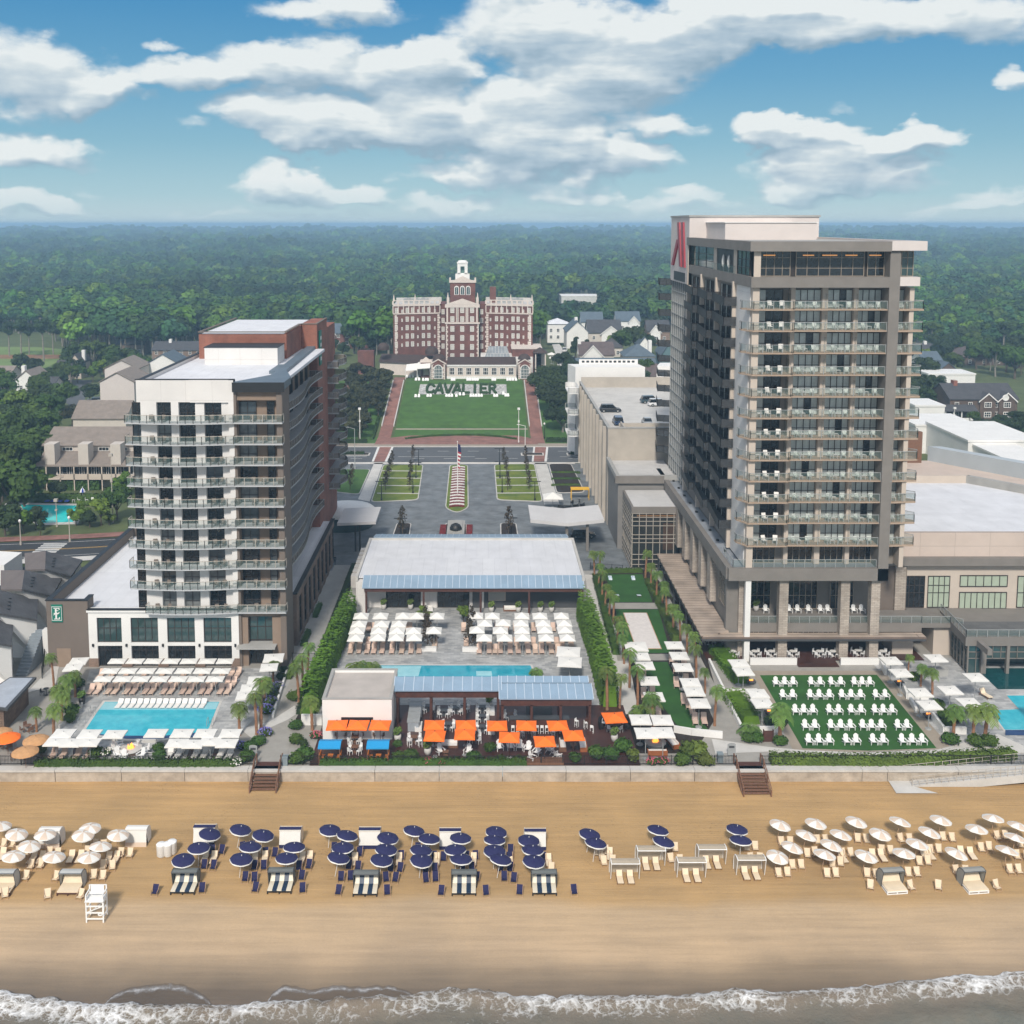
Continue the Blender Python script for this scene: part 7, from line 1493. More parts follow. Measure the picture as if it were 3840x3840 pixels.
def rows(items,tol=.9):
 it=sorted(items,key=lambda q:q[1]);rs=[];
 for q in it:
  if rs and q[1]-rs[-1][0][1]<tol: rs[-1].append(q)
  else: rs.append([q])
 out=[]
 for i,r in enumerate(rs):
  r.sort(key=lambda q:q[0])
  for j,q in enumerate(r): out.append((i,j,len(r),len(rs),q))
 return out
def rown(i,n): return 'nearest row' if i==0 else 'farthest row' if i==n-1 else '%s row from sea'%ORD[i]
navyp=[z1(*p) for p in ((1162,412),(1115,492),(1028,555),(1332,390),(1460,420),(1397,490),(1345,553),(1645,492),(1605,550))]+[z2(*p) for p in ((57,392),(145,425),(137,493),(95,547),(378,435),(370,502),(343,557),(520,398),(612,445),(563,507),(565,555),(790,440),(768,505),(793,557),(985,402),(980,452),(980,505),(1000,555),(1168,450),(1192,505),(1195,562),(1500,415),(1535,467))]+[z3(*p) for p in ((90,357),(113,413),(493,352),(515,410))]
rng=random.Random(8)
def putumb(plist,proto,name,lbl,grp,chairp,chl,tx,ty,side=1,cab=(.15,1.05),cgrp=None):
 its=[(*GS(a,b,1.85),a,b) for a,b in plist]
 for i,j,n,nr,q in rows(its):
  x,y,z=q[:3];where='%s, %s'%(nth(j,n),rown(i,nr)) if n>1 else 'alone in the %s'%rown(i,nr)
  place(proto,name,lbl%where,'beach umbrella',(x-1.85*math.sin(tx[1]),y,z),rng.uniform(0,.7),grp,None,(tx[0]+rng.uniform(-.09,.07),tx[1]+rng.uniform(-.08,.08)))
  if chairp:
   for k,dx in enumerate(cab):
    cx_,cy_=x+dx*side+.3,y-.55+rng.uniform(-.15,.15);place(chairp,'beach_chair',chl%(['left','right'][k],where),'beach chair',(cx_,cy_,sandz(cx_,cy_)),rng.uniform(-.22,.22),cgrp)
putumb([p for p in navyp if p[0]<2000],UN,'beach_umbrella','navy umbrella with white fringe, %s','navy beach umbrellas',BCN,'%s navy chair, navy umbrella %s',(0,.12),0,cgrp='navy chairs under navy umbrellas')
putumb([p for p in navyp if p[0]>=2000],UN,'beach_umbrella','far right navy umbrella, %s','navy beach umbrellas apart on the right',BCC,'%s cream chair, far navy umbrella %s',(0,.12),0,cab=(.5,1.35),cgrp='cream chairs under navy umbrellas')
wl=[z1(*p) for p in ((0,375),(85,415),(155,482),(75,540),(255,420),(462,418),(508,382),(655,420),(555,490),(295,545),(500,545))]
putumb(wl,UW,'beach_umbrella','white and beige umbrella in the left cluster, %s','white umbrellas on the left beach',BCC,'%s cream chair, left beach umbrella %s',(0,.12),0,cgrp='cream chairs on the left beach')
wr=[z3(*p) for p in ((710,328),(892,322),(1093,313),(1312,315),(1523,306),(1795,300),(838,382),(1015,380),(1215,372),(1457,365),(1710,353),(1910,338),(765,440),(963,430),(1403,425),(1895,397),(697,483),(937,480),(1140,483),(1345,475),(1590,470),(1857,462))]
putumb(wr,UW,'beach_umbrella','white and beige umbrella in the right cluster, %s','white umbrellas on the right beach',BCC,'%s cream chair, right beach umbrella %s',(0,.22),0,cab=(-.35,.5),cgrp='cream chairs on the right beach')
LG=[(z1,p) for p in ((395,560),(445,560),(180,565),(228,565),(600,570),(645,565),(10,545),(1140,565),(1190,565),(1420,570),(1475,565),(1680,570),(1725,565))]+[(z2,p) for p in ((195,575),(440,575),(650,575),(855,575),(1060,575),(1275,580),(1570,545),(1615,545))]+[(z3,p) for p in ((1175,500),(1220,500),(1020,505),(1620,485),(1670,490),(1430,490),(1460,490))]
its=[]
for f,p in LG: a=f(*p);its.append((*GS(*a),*a))
its.sort(key=lambda q:q[3])
for i,q in enumerate(its):
 ll='cream lounger on the sand, %s counting from the left'%(ORD[i] if i<26 else 'last');
 if i in(26,): ll='cream lounger on the sand, next to last counting from the left'
 place(LWHT,'sun_lounger',ll,'sun lounger',q[:3],rng.uniform(-.12,.12),'cream loungers among the umbrellas')
def cabana(cmat,open_,body,bw=2.1,h=1.75,d=1.3):
 c=MB();n=7
 for i in range(n):
  a0_=math.pi*.5*i/n;a1_=math.pi*.5*(i+1)/n
  y0,z0=d*.5-d*.0+0-d*math.sin(a0_)*.9+.3,0;
 pr=[(d*.55,.0),(d*.62,.8),(d*.5,1.35),(d*.25,1.68),(-d*.1,1.78),(-d*.4,1.72)]
 for (y0,z0),(y1,z1_) in zip(pr,pr[1:]): c.pts([(-bw/2,y0,z0),(bw/2,y0,z0),(bw/2,y1,z1_),(-bw/2,y1,z1_),(-bw/2,y0-.03,z0-.03),(bw/2,y0-.03,z0-.03),(bw/2,y1-.03,z1_-.04),(-bw/2,y1-.03,z1_-.04)],[(0,1,2,3),(7,6,5,4)])
 for s in (-1,1): c.pts([(s*bw/2,y,z) for y,z in pr]+[(s*bw/2,-d*.1,.1)],[tuple(range(len(pr)+1))])
 f=MB()
 for s in (-1,1):
  for (y0,z0),(y1,z1_) in zip(pr,pr[1:]): f.tube((s*bw/2,y0,z0),(s*bw/2,y1,z1_),.035,5)
  f.tube((s*bw/2,-d*.4,1.72),(s*bw/2,-d*.1,.1),.03,5)
 f.tube((-bw/2,-d*.4,1.72),(bw/2,-d*.4,1.72),.035,5);f.tube((-bw/2,d*.5,1.35),(bw/2,d*.5,1.35),.035,5)
 return c,f
GREYV=M('grey canopy fabric',(.13,.14,.135),.8,.1,1);NAVS=bpy.data.materials.new('navy and cream stripes');NAVS.use_nodes=True
N_,L_,m_,noi,rmp,mix_=mk(NAVS.node_tree);tc=N_.new('ShaderNodeTexCoord');sp=N_.new('ShaderNodeSeparateXYZ');L_.new(tc.outputs['Object'],sp.inputs[0])
fr_=m_('FRACT',m_('ADD',m_('MULTIPLY',sp.outputs[0],1/.78),.25));L_.new(mix_(m_('GREATER_THAN',fr_,.5),(.70,.64,.52),(.015,.035,.075)),N_['Principled BSDF'].inputs['Base Color'])
def daybed(slm,w=1.95,front=WOODD,base=None):
 a=MB();a.pts([(-w/2,-1.25,.42),(w/2,-1.25,.42),(w/2,.05,.45),(-w/2,.05,.45)],[(0,1,2,3)]);a.bx(-w/2,w/2,-1.25,.05,.30,.42);
 b=MB();b.pts([(-w/2,.05,.42),(w/2,.05,.42),(w/2,.62,1.15),(-w/2,.62,1.15),(-w/2,.15,.36),(w/2,.15,.36),(w/2,.7,1.08),(-w/2,.7,1.08)],[(0,1,2,3),(7,6,5,4),(0,4,5,1),(1,5,6,2),(2,6,7,3),(3,7,4,0)])
 f=MB()
 for x in (-w/2,0,w/2):
  for y in (-1.2,.5): f.bx(x-.05,x+.05,y-.05,y+.05,0,.3)
 f.bx(-w/2-.04,w/2+.04,-1.27,-1.2,.2,.32);f.bx(-w/2-.04,w/2+.04,-1.27,-1.2,0,.07) if base else None
 if base:
  for s in (-1,1): f.bx(s*w/2-.04,s*w/2+.04,-1.2,.6,.22,.32);f.bx(s*w/2-.04,s*w/2+.04,-1.2,.6,0,.07)
 return a,b,f
c,f=cabana(None,1,None);a,b,g=daybed(NAVS)
CABN=[pp('canopy',c,GREYV),pp('hoop_frame',f,DGREY),pp('mattress',a,NAVS),pp('backrest',b,NAVS),pp('bed_frame',g,BLACK)]
a,b,g=daybed(None);CABB=[pp('canopy',c,M('pale grey hood fabric',(.42,.43,.42),.8,.1,1)),pp('hoop_frame',f,DGREY),pp('mattress',a,CREAMC),pp('backrest',b,CREAMC),pp('bed_frame',g,WOODD)]
a,b,g=daybed(None,1.9,None,True);CABW=[pp('canopy',c,M('grey hood',(.27,.27,.25),.8,.1,1)),pp('hoop_frame',f,DGREY),pp('mattress',a,CREAMC),pp('backrest',b,CREAMC),pp('bed_frame',g,PLASTW)]
c2,f2=cabana(None,1,None,2.1)
CABK=[pp('canopy',c2,CANVAS),pp('hoop_frame',f2,WHITE)];nb=MB();nb.bx(-1.08,1.08,-.50,-.1,1.76,1.84);nc=MB();nc.bx(-1.06,1.06,-.84,-.76,0,.36);cb2=MB();cb2.pts([(-1.05,-.8,.36),(1.05,-.8,.36),(1.03,-.45,1.76),(-1.03,-.45,1.76)],[(0,1,2,3)])
CABNK=[pp('canopy',c2,CREAMC),pp('back_panel',cb2,CANVAS),pp('navy_top_trim',nb,CANVASN),pp('navy_skirt',nc,CANVASN),pp('hoop_frame',f2,WHITE)]
cb3=MB();cb3.pts([(-1.05,-.72,0),(1.05,-.72,0),(1.02,-.45,1.65),(-1.02,-.45,1.65)],[(0,1,2,3)]);cb4=MB();cb4.pts([(-1.06,-.74,0),(1.06,-.74,0),(1.06,-.69,.45),(-1.06,-.69,.45)],[(0,1,2,3)])
CABWK=[pp('canopy',c2,CANVAS),pp('back_panel',cb3,CANVAS),pp('beige_skirt',cb4,CANVAST),pp('hoop_frame',f2,WHITE)]
CL3=M('clear cream mesh',(.55,.48,.38),.6,.1,2,alpha=.5)
l1=[(n,m,s) for n,m,s in LWHT];CABM=[pp('canopy',c2,CL3),pp('hoop_frame',f2,PLASTW)]
def cab(p,f_,proto,lab,grp,rz=0,z=0): a=f_(*p);x,y,z=GS(*a);return place(proto,'beach_cabana',lab,'cabana',(x,y+.9,z),rz,grp)
cabs=[z1(1015,755),z1(1555,750),z2(250,765),z2(802,762),z2(1252,760)]
for i,a in enumerate(cabs): x,y,z=GS(*a);place(CABN,'beach_cabana','cabana daybed with navy and cream stripes, %s of five'%nth(i,5),'cabana',(x,y+1.3,z),0,'striped cabana daybeds',(1.12,1,1));
for i,(f_,p) in enumerate(((z1,(857,765)),(z1,(1120,755)),(z1,(1418,752)),(z1,(1682,755)),(z2,(100,767)),(z2,(372,768)),(z2,(675,770)),(z2,(925,770)),(z2,(1113,767)),(z2,(1418,765)))):
 a=f_(*p);x,y,z=GS(*a);place(BCN,'beach_chair','navy chair beside the striped cabanas, %s'%nth(i,10),'beach chair',(x,y+.4,z),(.12 if i%2 else -.12),'navy chairs beside the striped cabanas')
for i,(f_,p) in enumerate(((z1,(270,495)),(z1,(755,487)))): a=f_(*p);x,y,z=GS(*a);place(CABWK,'beach_cabana','white cabana with beige skirt seen from its closed side, %s'%['left one','right one'][i],'cabana',(x,y+.8,z),0,'closed white cabanas')
for i,(f_,p) in enumerate(((z1,(1135,480)),(z1,(1615,492)),(z2,(275,495)),(z2,(725,500)),(z2,(1200,503)))): a=f_(*p);x,y,z=GS(*a);place(CABNK,'beach_cabana','cream cabana with navy trim behind the navy umbrellas, %s of five'%nth(i,5),'cabana',(x,y+.8,z),0,'navy trimmed cabanas')
for i,(f_,p) in enumerate(((z1,(375,760)),(z1,(-5,760)))): a=f_(*p);x,y,z=GS(*a);place(CABB,'beach_cabana',['beige cabana daybed left of the lifeguard chair','beige cabana daybed cut by the left edge'][i],'cabana',(x,y+1.3,z),0)
for i,(f_,p) in enumerate(((z3,(1290,678)),(z3,(1700,676)))): a=f_(*p);x,y,z=GS(*a);place(CABW,'beach_cabana',['white framed cream daybed with grey hood, left of the two','white framed daybed with grey hood, right of the two'][i],'cabana',(x,y+1.3,z),.10)
for i,(f_,p) in enumerate(((z2,(1705,695)),(z2,(1850,620)),(z3,(265,620)),(z3,(368,553)),(z3,(565,608)))):
 a=f_(*p);x,y,z=GS(*a);nm=['leftmost near','second from the left, farther back','third, near','fourth, farther back','rightmost near'][i]
 place(CABM,'beach_cabana','pale mesh cabana over two loungers, %s'%nm,'cabana',(x,y+.9,z),0,'mesh cabanas',(1.28,1.2,1.1));
 for k,dx in enumerate((-.5,.5)): place(LWHT,'sun_lounger','cream lounger, %s one inside the %s mesh cabana'%(['left','right'][k],nm.split(',')[0]),'sun lounger',(x+dx,y+.55,z),0,'loungers in the mesh cabanas')
for i,(f_,p,lb) in enumerate(((z1,(258,785),'left of the beige cabana daybed'),(z1,(440,785),'touching the lifeguard chair'),(z1,(20,780),'by the daybed at the left edge'),(z3,(1165,662),'left of the left white framed daybed'),(z3,(1372,665),'right of the left white framed daybed'),(z3,(1508,664),'left of the right white framed daybed'),(z3,(1805,662),'right of the right white framed daybed'))): a=f_(*p);x,y,z=GS(*a);place(BCC,'beach_chair','cream beach chair '+lb,'beach chair',(x,y+.3,z),(-1)**i*.3)
mb=MB();mb.lathe([(.26,0),(.34,.1),(.36,.9),(.38,.95),(.30,1.02),(.0,1.04)],14,0);
BN=[pp('bin',mb,PLASTW,smooth=True)]
for i,p in enumerate(((900,535),(938,532),(960,520))): a=z1(*p);x,y,z=GS(*a);place(BN,'white_bin','white bin on the sand, %s of the three'%nth(i,3),'bin',(x,y,z),0,'white bins',1.3)
lt=thing('lifeguard_chair','tall white wooden lifeguard chair standing on the lower beach','lifeguard chair',(*GS(*z1(530,905))[:2],GS(*z1(530,905))[2]))
fx,fy=2.15/2,1.0
def beam(mb,a,b,w=.07): mb.tube(a,b,w,4)
mb=MB()
for s in (-1,1):
 for y in (0,2*fy):
  q=MB();q.bx(s*fx-.08,s*fx+.08,y-.08,y+.08,-.1,3.6 if y else 3.1);link('leg',q.mesh('leg',PLASTW),lt)
for z in (.45,1.15,1.9,2.45): mb.bx(-fx,fx,-.12,-.04,z-.08,z+.08)
for z in (.6,1.4,2.2,2.7):
 for s in (-1,1): mb.bx(s*fx-.05,s*fx+.05,0,2*fy,z-.07,z+.07)
mb.tube((-fx,-.06,1.15),(fx,-.06,1.9),.06,4);mb.tube((-fx,2*fy,.4),(fx,2*fy,1.9),.06,4);link('cross_braces',mb.mesh('cross_braces',PLASTW),lt)
mb=MB();mb.bx(-fx-.1,fx+.1,-.3,1.9,2.42,2.52);link('platform',mb.mesh('platform',PLASTW),lt)
mb=MB();mb.bx(-.85,.85,1.0,1.7,2.9,3.0);link('seat',mb.mesh('seat',PLASTW),lt);mb=MB();mb.bx(-.85,.85,1.7,1.8,2.95,3.65);link('backrest',mb.mesh('backrest',PLASTW),lt)
mb=MB()
for s in (-1,1): mb.bx(s*fx-.06,s*fx+.06,-.1,2.1,3.1,3.2)
mb.bx(-fx,fx,2.0,2.1,3.5,3.6);mb.tube((fx+.12,-.3,.1),(fx+.12,.1,2.6),.04,5);link('armrails',mb.mesh('armrails',PLASTW),lt)
mb=MB();mb.lathe([(.20,0),(.34,.0),(.34,.08),(.20,.08),(.20,0)],14,0);link('life_ring',mb.mesh('life_ring',PLASTW),lt,(fx-.3,-.15,.95))
lt.scale=(.7,.5,.82)
mb=MB();rng=random.Random(77)
for _ in range(500): X=rng.uniform(-50,55);Y=86.5+rng.gauss(0,.6)+1.2*noise.noise((X*.07,0,0));z=sandz(X,Y)+.005;s=rng.uniform(.01,.035);mb.pts([(X-s,Y-s,z),(X+s,Y-s*.5,z+s),(X+s*.6,Y+s,z)],[(0,1,2)])
stuff('tide_line_shells',mb,WHITE,'thin line of pale shell bits above the wet sand','shells')
def mumb(w,mat,h=2.55,peak=.42,name='market'):
 c=MB();n=6;P=[];a=w/2
 ring=[(-a,-a),(0,-a*.97),(a,-a),(a*.97,0),(a,a),(0,a*.97),(-a,a),(-a*.97,0)]
 m=[(x*.5,y*.5) for x,y in ring]
 P=[(0,0,h+peak)]+[(x,y,h+peak*.48) for x,y in m]+[(x,y,h) for x,y in ring]+[(x,y,h-.13) for x,y in ring]
 for i in range(8):
  j=(i+1)%8;c.f.append((0,1+i,1+j));c.f.append((1+i,9+i,9+j,1+j));c.f.append((9+i,17+i,17+j,9+j));c.m+=[0,0,0]
 c.v=P;pl=MB();pl.tube((0,0,.05),(0,0,h+peak+.12),.04,6);b=MB();b.lathe([(0,.09),(.3,.08),(.34,.0)],12)
 rb=MB()
 for x,y in ring[::2]: rb.tube((0,0,h+peak-.25),(x*.96,y*.96,h-.02),.018,4)
 return [pp('canopy',c,mat),pp('pole',pl,RAILM if mat!=CANVASO else WOODD),pp('base',b,RAILM),pp('ribs',rb,RAILM)]
UMW=mumb(2.2,CANVAS,2.55,.55);UMO=mumb(2.35,CANVASO,2.5,.5);UMT=mumb(1.95,CANVAS,2.5,.12)
def onp(f,p,h=0,z=.03): x,y=G(*f(*p),h);return (x,y,z)
def putgrid(ps,f,proto,name,cat,lab,grp,h=0,tol=.9,z=.03,rz=0,scale=None,jit=0):
 its=[(*onp(f,p,h,z),*p) for p in ps]
 rg=random.Random(len(ps))
 for i,j,n,nr,q in rows(its,tol):
  r='nearest row' if i==0 else 'farthest row' if i==nr-1 else '%s row'%ORD[i]
  lb=lab%('%s, %s'%(nth(j,n),r) if n>1 and nr>1 else nth(j,n) if nr==1 else 'alone, %s'%r)
  place(proto,name,lb,cat,q[:3],rz+rg.uniform(-jit,jit),grp,scale)
A=[(x,858) for x in (655,755,855,955,1055,1155,1255)]+[(x,912) for x in (615,715,818,922,1027,1130,1235)]+[(x,957) for x in (580,685,785,890,995,1095,1200)]
putgrid(A,z4,mumb(2.25,CANVAS,2.35,.2),'square_umbrella','umbrella','white umbrella by the left pool, %s','umbrella rows behind the left pool',2.4,tol=1.3,jit=.03,scale=(.98,.68,1))
lg=[(x,1040) for x in (505,545,605,645,708,748,812,850,915,955,1020,1060,1125,1165,1230,1270)]+[(x,1000) for x in (540,580,640,680,740,785,845,885,945,985,1050,1090,1155,1195,1265,1300)]+[(1290,945),(1325,945),(1240,950),(560,955),(620,955),(700,955),(1120,955),(1020,955),(900,955),(800,955)]
putgrid(lg,z4,LPINK,'sun_lounger','sun lounger','pink beige lounger behind the left pool, %s','loungers behind the left pool',0,tol=1.2,z=.03,rz=-.05)
POOLW=bpy.data.materials.new('pool water');POOLW.use_nodes=True
def water(m,c1,c2,ro=.06,sc=.5):
 N_,L_,m_,noi,rmp,mix_=mk(m.node_tree);b=N_['Principled BSDF'];tc=N_.new('ShaderNodeTexCoord');o_=tc.outputs['Object']
 n=noi(o_,sc,4,.6);L_.new(rmp(n,[(.35,c1),(.65,c2)]),b.inputs['Base Color']);b.inputs['Roughness'].default_value=ro;b.inputs['Specular IOR Level'].default_value=.35
 bp=N_.new('ShaderNodeBump');bp.inputs['Strength'].default_value=.12;bp.inputs['Distance'].default_value=.05;L_.new(noi(o_,3.5,3,.6),bp.inputs['Height']);L_.new(bp.outputs[0],b.inputs['Normal'])
water(POOLW,(.03,.37,.49),(.06,.47,.57),sc=.8);POOLD=bpy.data.materials.new('deep pool water');POOLD.use_nodes=True;water(POOLD,(.012,.27,.38),(.02,.34,.44))  # pool water's paler patches put light reflections into its colour
POOLT=bpy.data.materials.new('turquoise pool water');POOLT.use_nodes=True;water(POOLT,(.02,.56,.56),(.03,.68,.66));POOLS=bpy.data.materials.new('shallow ledge water');POOLS.use_nodes=True;water(POOLS,(.24,.52,.60),(.32,.60,.66));POOLB=Mtile('dark blue pool tile',(.008,.035,.13),(.012,.05,.18),(.02,.06,.15),.1,.1)
POOLI=bpy.data.materials.new('indoor pool water');POOLI.use_nodes=True;water(POOLI,(.006,.05,.055),(.01,.07,.075))
def pool(name,label,water_pix,f,mat,coping=.35,z=.06):
 q=[G(*f(*p)) for p in water_pix];cx_=sum(a for a,b in q)/len(q);cy_=sum(b for a,b in q)/len(q);t=thing(name,label,'pool',(cx_,cy_,0));q=[(a-cx_,b-cy_) for a,b in q]
 out=inset(q,-coping);mb=MB();mb.prism(out,0,.05);link('coping',mb.mesh('coping',LCONC),t);mb=MB();mb.prism(q,.0,z);link('water',mb.mesh('water',mat),t);return t,cx_,cy_
def sub_sheet(t,c,name,pix,f,z,mat,h=None):
 q=[G(*f(*p)) for p in pix];mb=MB();mb.prism([(a-c[0],b-c[1]) for a,b in q],z-.02 if h is None else z,z if h is None else z+h);return link(name,mb.mesh(name,mat),t)
t,cx_,cy_=pool('left_pool','bright blue pool with white in-water loungers in front of the left hotel',[(585,1090),(1222,1090),(1205,1130),(1165,1235),(1110,1285),(900,1300),(700,1298),(540,1283),(480,1240),(540,1150)],z4,POOLW,z=.062)
sub_sheet(t,(cx_,cy_),'shallow_ledge',[(583,1093),(1218,1093),(1203,1132),(555,1134)],z4,.07,POOLS);sub_sheet(t,(cx_,cy_),'infinity_edge',[(540,1270),(700,1279),(900,1280),(1095,1262),(1105,1286),(900,1302),(700,1300),(530,1288)],z4,.075,POOLB)
for p in ((520,1150),(462,1205),(1175,1210)):
 x,y=G(*z4(*p));mb=MB()
 for s in (-.3,.3): mb.tube((s,0,0),(s,0,.8),.03,5);mb.tube((s,0,.8),(s,-.7,.75),.03,5);mb.tube((s,-.7,.75),(s,-.8,.0),.03,5)
 link('grab_rail',mb.mesh('grab_rail',RAILM),t,(x-cx_,y-cy_,.05))
putgrid([(665+i*35.8,1112) for i in range(14)],z4,LWP,'pool_lounger','sun lounger','white lounger standing in the shallow ledge, %s','in-water loungers',0,z=.07,rz=-.05)
fl=[(355,1262),(500,1265),(640,1268),(870,1262),(1015,1262),(1145,1262),(1285,1262)]
putgrid(fl,z4,mumb(2.35,CANVAS,2.3,.12),'square_umbrella','umbrella','white umbrella at the near edge of the left pool, %s','umbrellas at the near pool edge',2.3,scale=(1,.82,1))
putgrid([(310,1310),(400,1315),(500,1312),(985,1318),(1080,1322),(1170,1308),(1265,1318)],z4,mumb(2.25,CANVAS,2.2,.12),'square_umbrella','umbrella','white umbrella over the fence side loungers of the left pool, %s','umbrellas over the fence side loungers',2.2,scale=(1,.85,1))
putgrid([(295,1400),(350,1400),(430,1400),(490,1400)],z4,LPINK,'sun_lounger','sun lounger','beige lounger behind the left fence, %s','beige loungers by the left fence',0,rz=-.05)
putgrid([(945,1395),(995,1395),(1090,1395),(1140,1395),(1230,1395),(1280,1395),(970,1365),(1020,1365),(1110,1365),(1160,1365),(1250,1365)],z4,LWW,'sun_lounger','sun lounger','white lounger left of the beach gate, %s','white loungers by the left fence',0,tol=1.,rz=-.05)
mb=MB();
for a_,b_ in ((390,415),(525,548),(1035,1075),(1175,1215)):
 q=gp(z4,(a_,1410),(b_+5,1410),(b_+25,1340),(a_+25,1340));mb.prism(q,.0,.045)
struct('timber_deck_strips',mb,DECKW)
for p,lb in (((1525,850),'farthest, by the brown corner'),((1500,912),'second from the hotel'),((1430,985),'third from the hotel'),((1392,1030),'fourth from the hotel'),((1370,1070),'nearest the pool'),((440,878),'against the brown wing, back'),((410,912),'against the brown wing, front')): place(mumb(2.3,CANVAS,2.3,.14) if p[0]==1525 else UMT,'square_umbrella','white umbrella beside the left pool, '+lb,'umbrella',onp(z4,p,2.45),.1,None,1.15)
place(LWW,'sun_lounger','white lounger right of the left pool','sun lounger',onp(z4,(1355,1140)),-.9)
def firetable(p,f,label,r=1.25,mat=LCONC,base=BRICKT):
 t=thing('fire_table',label,'fire pit',onp(f,p));mb=MB();mb.lathe([(r*.8,0),(r*.8,.42)],20,0);link('base',mb.mesh('base',base),t);mb=MB();mb.lathe([(0,.42),(r,.42),(r,.52),(r*.42,.54),(r*.38,.47),(0,.47)],24,0);link('table_ring',mb.mesh('table_ring',mat),t)
 mb=MB();rg=random.Random(3)
 for k in range(9): a=rg.uniform(0,6.3);q=r*.25*rg.random();mb.lathe([(.09,0),(.13,.1),(.07,.28),(.0,.45+rg.random()*.2)],6,0,(q*math.cos(a),q*math.sin(a),.47))
 link('flames',mb.mesh('flames',FIRE),t);return t
firetable((728,1370),z4,'round white fire table with flame near the left fence',1.3,LCONC)
firetable((1868,1185),z5,'round grey fire table with bright flame between leather sofas',1.25,GREYC,GREYC)
def adir(mat):
 s=MB();
 for k in range(4): y=-.42+k*.14;s.bx(-.27,.27,y,y+.12,.36-.035*k,.385-.035*k)
 b=MB()
 for k in range(5): x=-.25+k*.105;h_=[.72,.82,.86,.82,.72][k];b.pts([(x,.12,.24),(x+.095,.12,.24),(x+.095+.01*(k-2),.12+.3*h_,.24+h_),(x+.01*(k-2),.12+.3*h_,.24+h_),(x,.15,.24),(x+.095,.15,.24),(x+.095+.01*(k-2),.15+.3*h_,.23+h_),(x+.01*(k-2),.15+.3*h_,.23+h_)],[(0,1,2,3),(7,6,5,4),(1,5,6,2),(0,3,7,4),(3,2,6,7)])
 out=[pp('seat',s,mat),pp('backrest',b,mat)]
 for q in (-1,1):
  a=MB();a.bx(q*.38-.07,q*.38+.07,-.5,.32,.52,.55);a.bx(q*.36-.03,q*.36+.03,-.42,-.34,0,.52);a.pts([(q*.31-.02,-.42,.38),(q*.31+.02,-.42,.38),(q*.31+.02,.55,.06),(q*.31-.02,.55,.06),(q*.31-.02,-.42,.26),(q*.31+.02,-.42,.26),(q*.31+.02,.55,0),(q*.31-.02,.55,0)],[(0,1,2,3),(7,6,5,4),(1,5,6,2),(0,3,7,4)]);out.append(pp('armrest',a,mat))
 return out
AD=adir(PLASTW);s_=MB();s_.lathe([(0,.42),(.24,.42),(.24,.46),(0,.46)],4);
for a_ in range(4): s_.bx(.12*math.cos(a_*1.57+.78)-.02,.12*math.cos(a_*1.57+.78)+.02,.12*math.sin(a_*1.57+.78)-.02,.12*math.sin(a_*1.57+.78)+.02,0,.42)
SIDE=[pp('side_table',s_,PLASTW)]
LAWN=[(750,[(687,732,775),(865,912),(967,1015),(1083,1123,1162)]),(815,[(722,772),(860,907,958),(1020,1067,1115),(1192,1240)]),(892,[(785,828,875),(957,1005),(1067,1118),(1187,1230,1275)]),(970,[(835,885),(965,1015,1065),(1125,1170,1220),(1303,1350)]),(1044,[(853,905,957),(1043,1093),(1178,1230),(1325,1375,1427)])]
RN=['farthest row','second row','middle row','fourth row','nearest row'];GN_=['leftmost','second','third','rightmost'];CN=[['left','right'],['left','middle','right']]
for i,(y,gs) in enumerate(LAWN):
 for j,g_ in enumerate(gs):
  for k,x in enumerate(g_):
   X,Y=G(*z6(x,y+22));place(AD,'adirondack_chair','white Adirondack, %s chair of the %s group, %s on the lawn'%(CN[len(g_)-2][k],GN_[j],RN[i]),'Adirondack chair',(X,Y+.3,.04),math.pi*0+random.Random(x).uniform(-.08,.08),'white Adirondack chairs on the lawn')
   if k:
    xm=(x+g_[k-1])/2;X,Y=G(*z6(xm,y+22));place(SIDE,'side_table','small white side table, %s gap of the %s group, %s on the lawn'%('left' if k==1 else 'right',GN_[j],RN[i]),'side table',(X,Y,.04),0,'side tables on the lawn')
putgrid([(632,396),(750,396),(793,396),(848,396),(908,396),(945,396),(1075,396),(1115,396)],z6,AD,'adirondack_chair','Adirondack chair','white Adirondack on the upper terrace of the tallest tower, %s','terrace Adirondack chairs',4.85,z=4.8,tol=3)
def dchair(mat):
 m=MB();m.bx(-.22,.22,-.22,.22,.42,.46);m.bx(-.22,.22,.19,.23,.46,.88)
 for x in (-.2,.2):
  for y in (-.2,.2): m.bx(x-.02,x+.02,y-.02,y+.02,0,.42)
 return [pp('dining_chair',m,mat)]
def dtable(mat,w=.8,h=.74,round_=False):
 m=MB();
 if round_: m.lathe([(0,h),(w/2,h),(w/2,h-.04),(.05,h-.06),(.05,.04),(.25,0)],14)
 else: m.bx(-w/2,w/2,-w/2,w/2,h-.05,h);m.bx(-.05,.05,-.05,.05,0,h-.05);m.bx(-.25,.25,-.25,.25,0,.04)
 return [pp('table',m,mat)]
DCW=dchair(PLASTW);DCB=dchair(BLACK);DTW=dtable(WOODM);DTD=dtable(DGREY);DTR=dtable(WHITE,.9,.74,True);DCO=dchair(M('orange wood',(.55,.16,.02),.6,.1,2));DCR=dchair(WOODM)
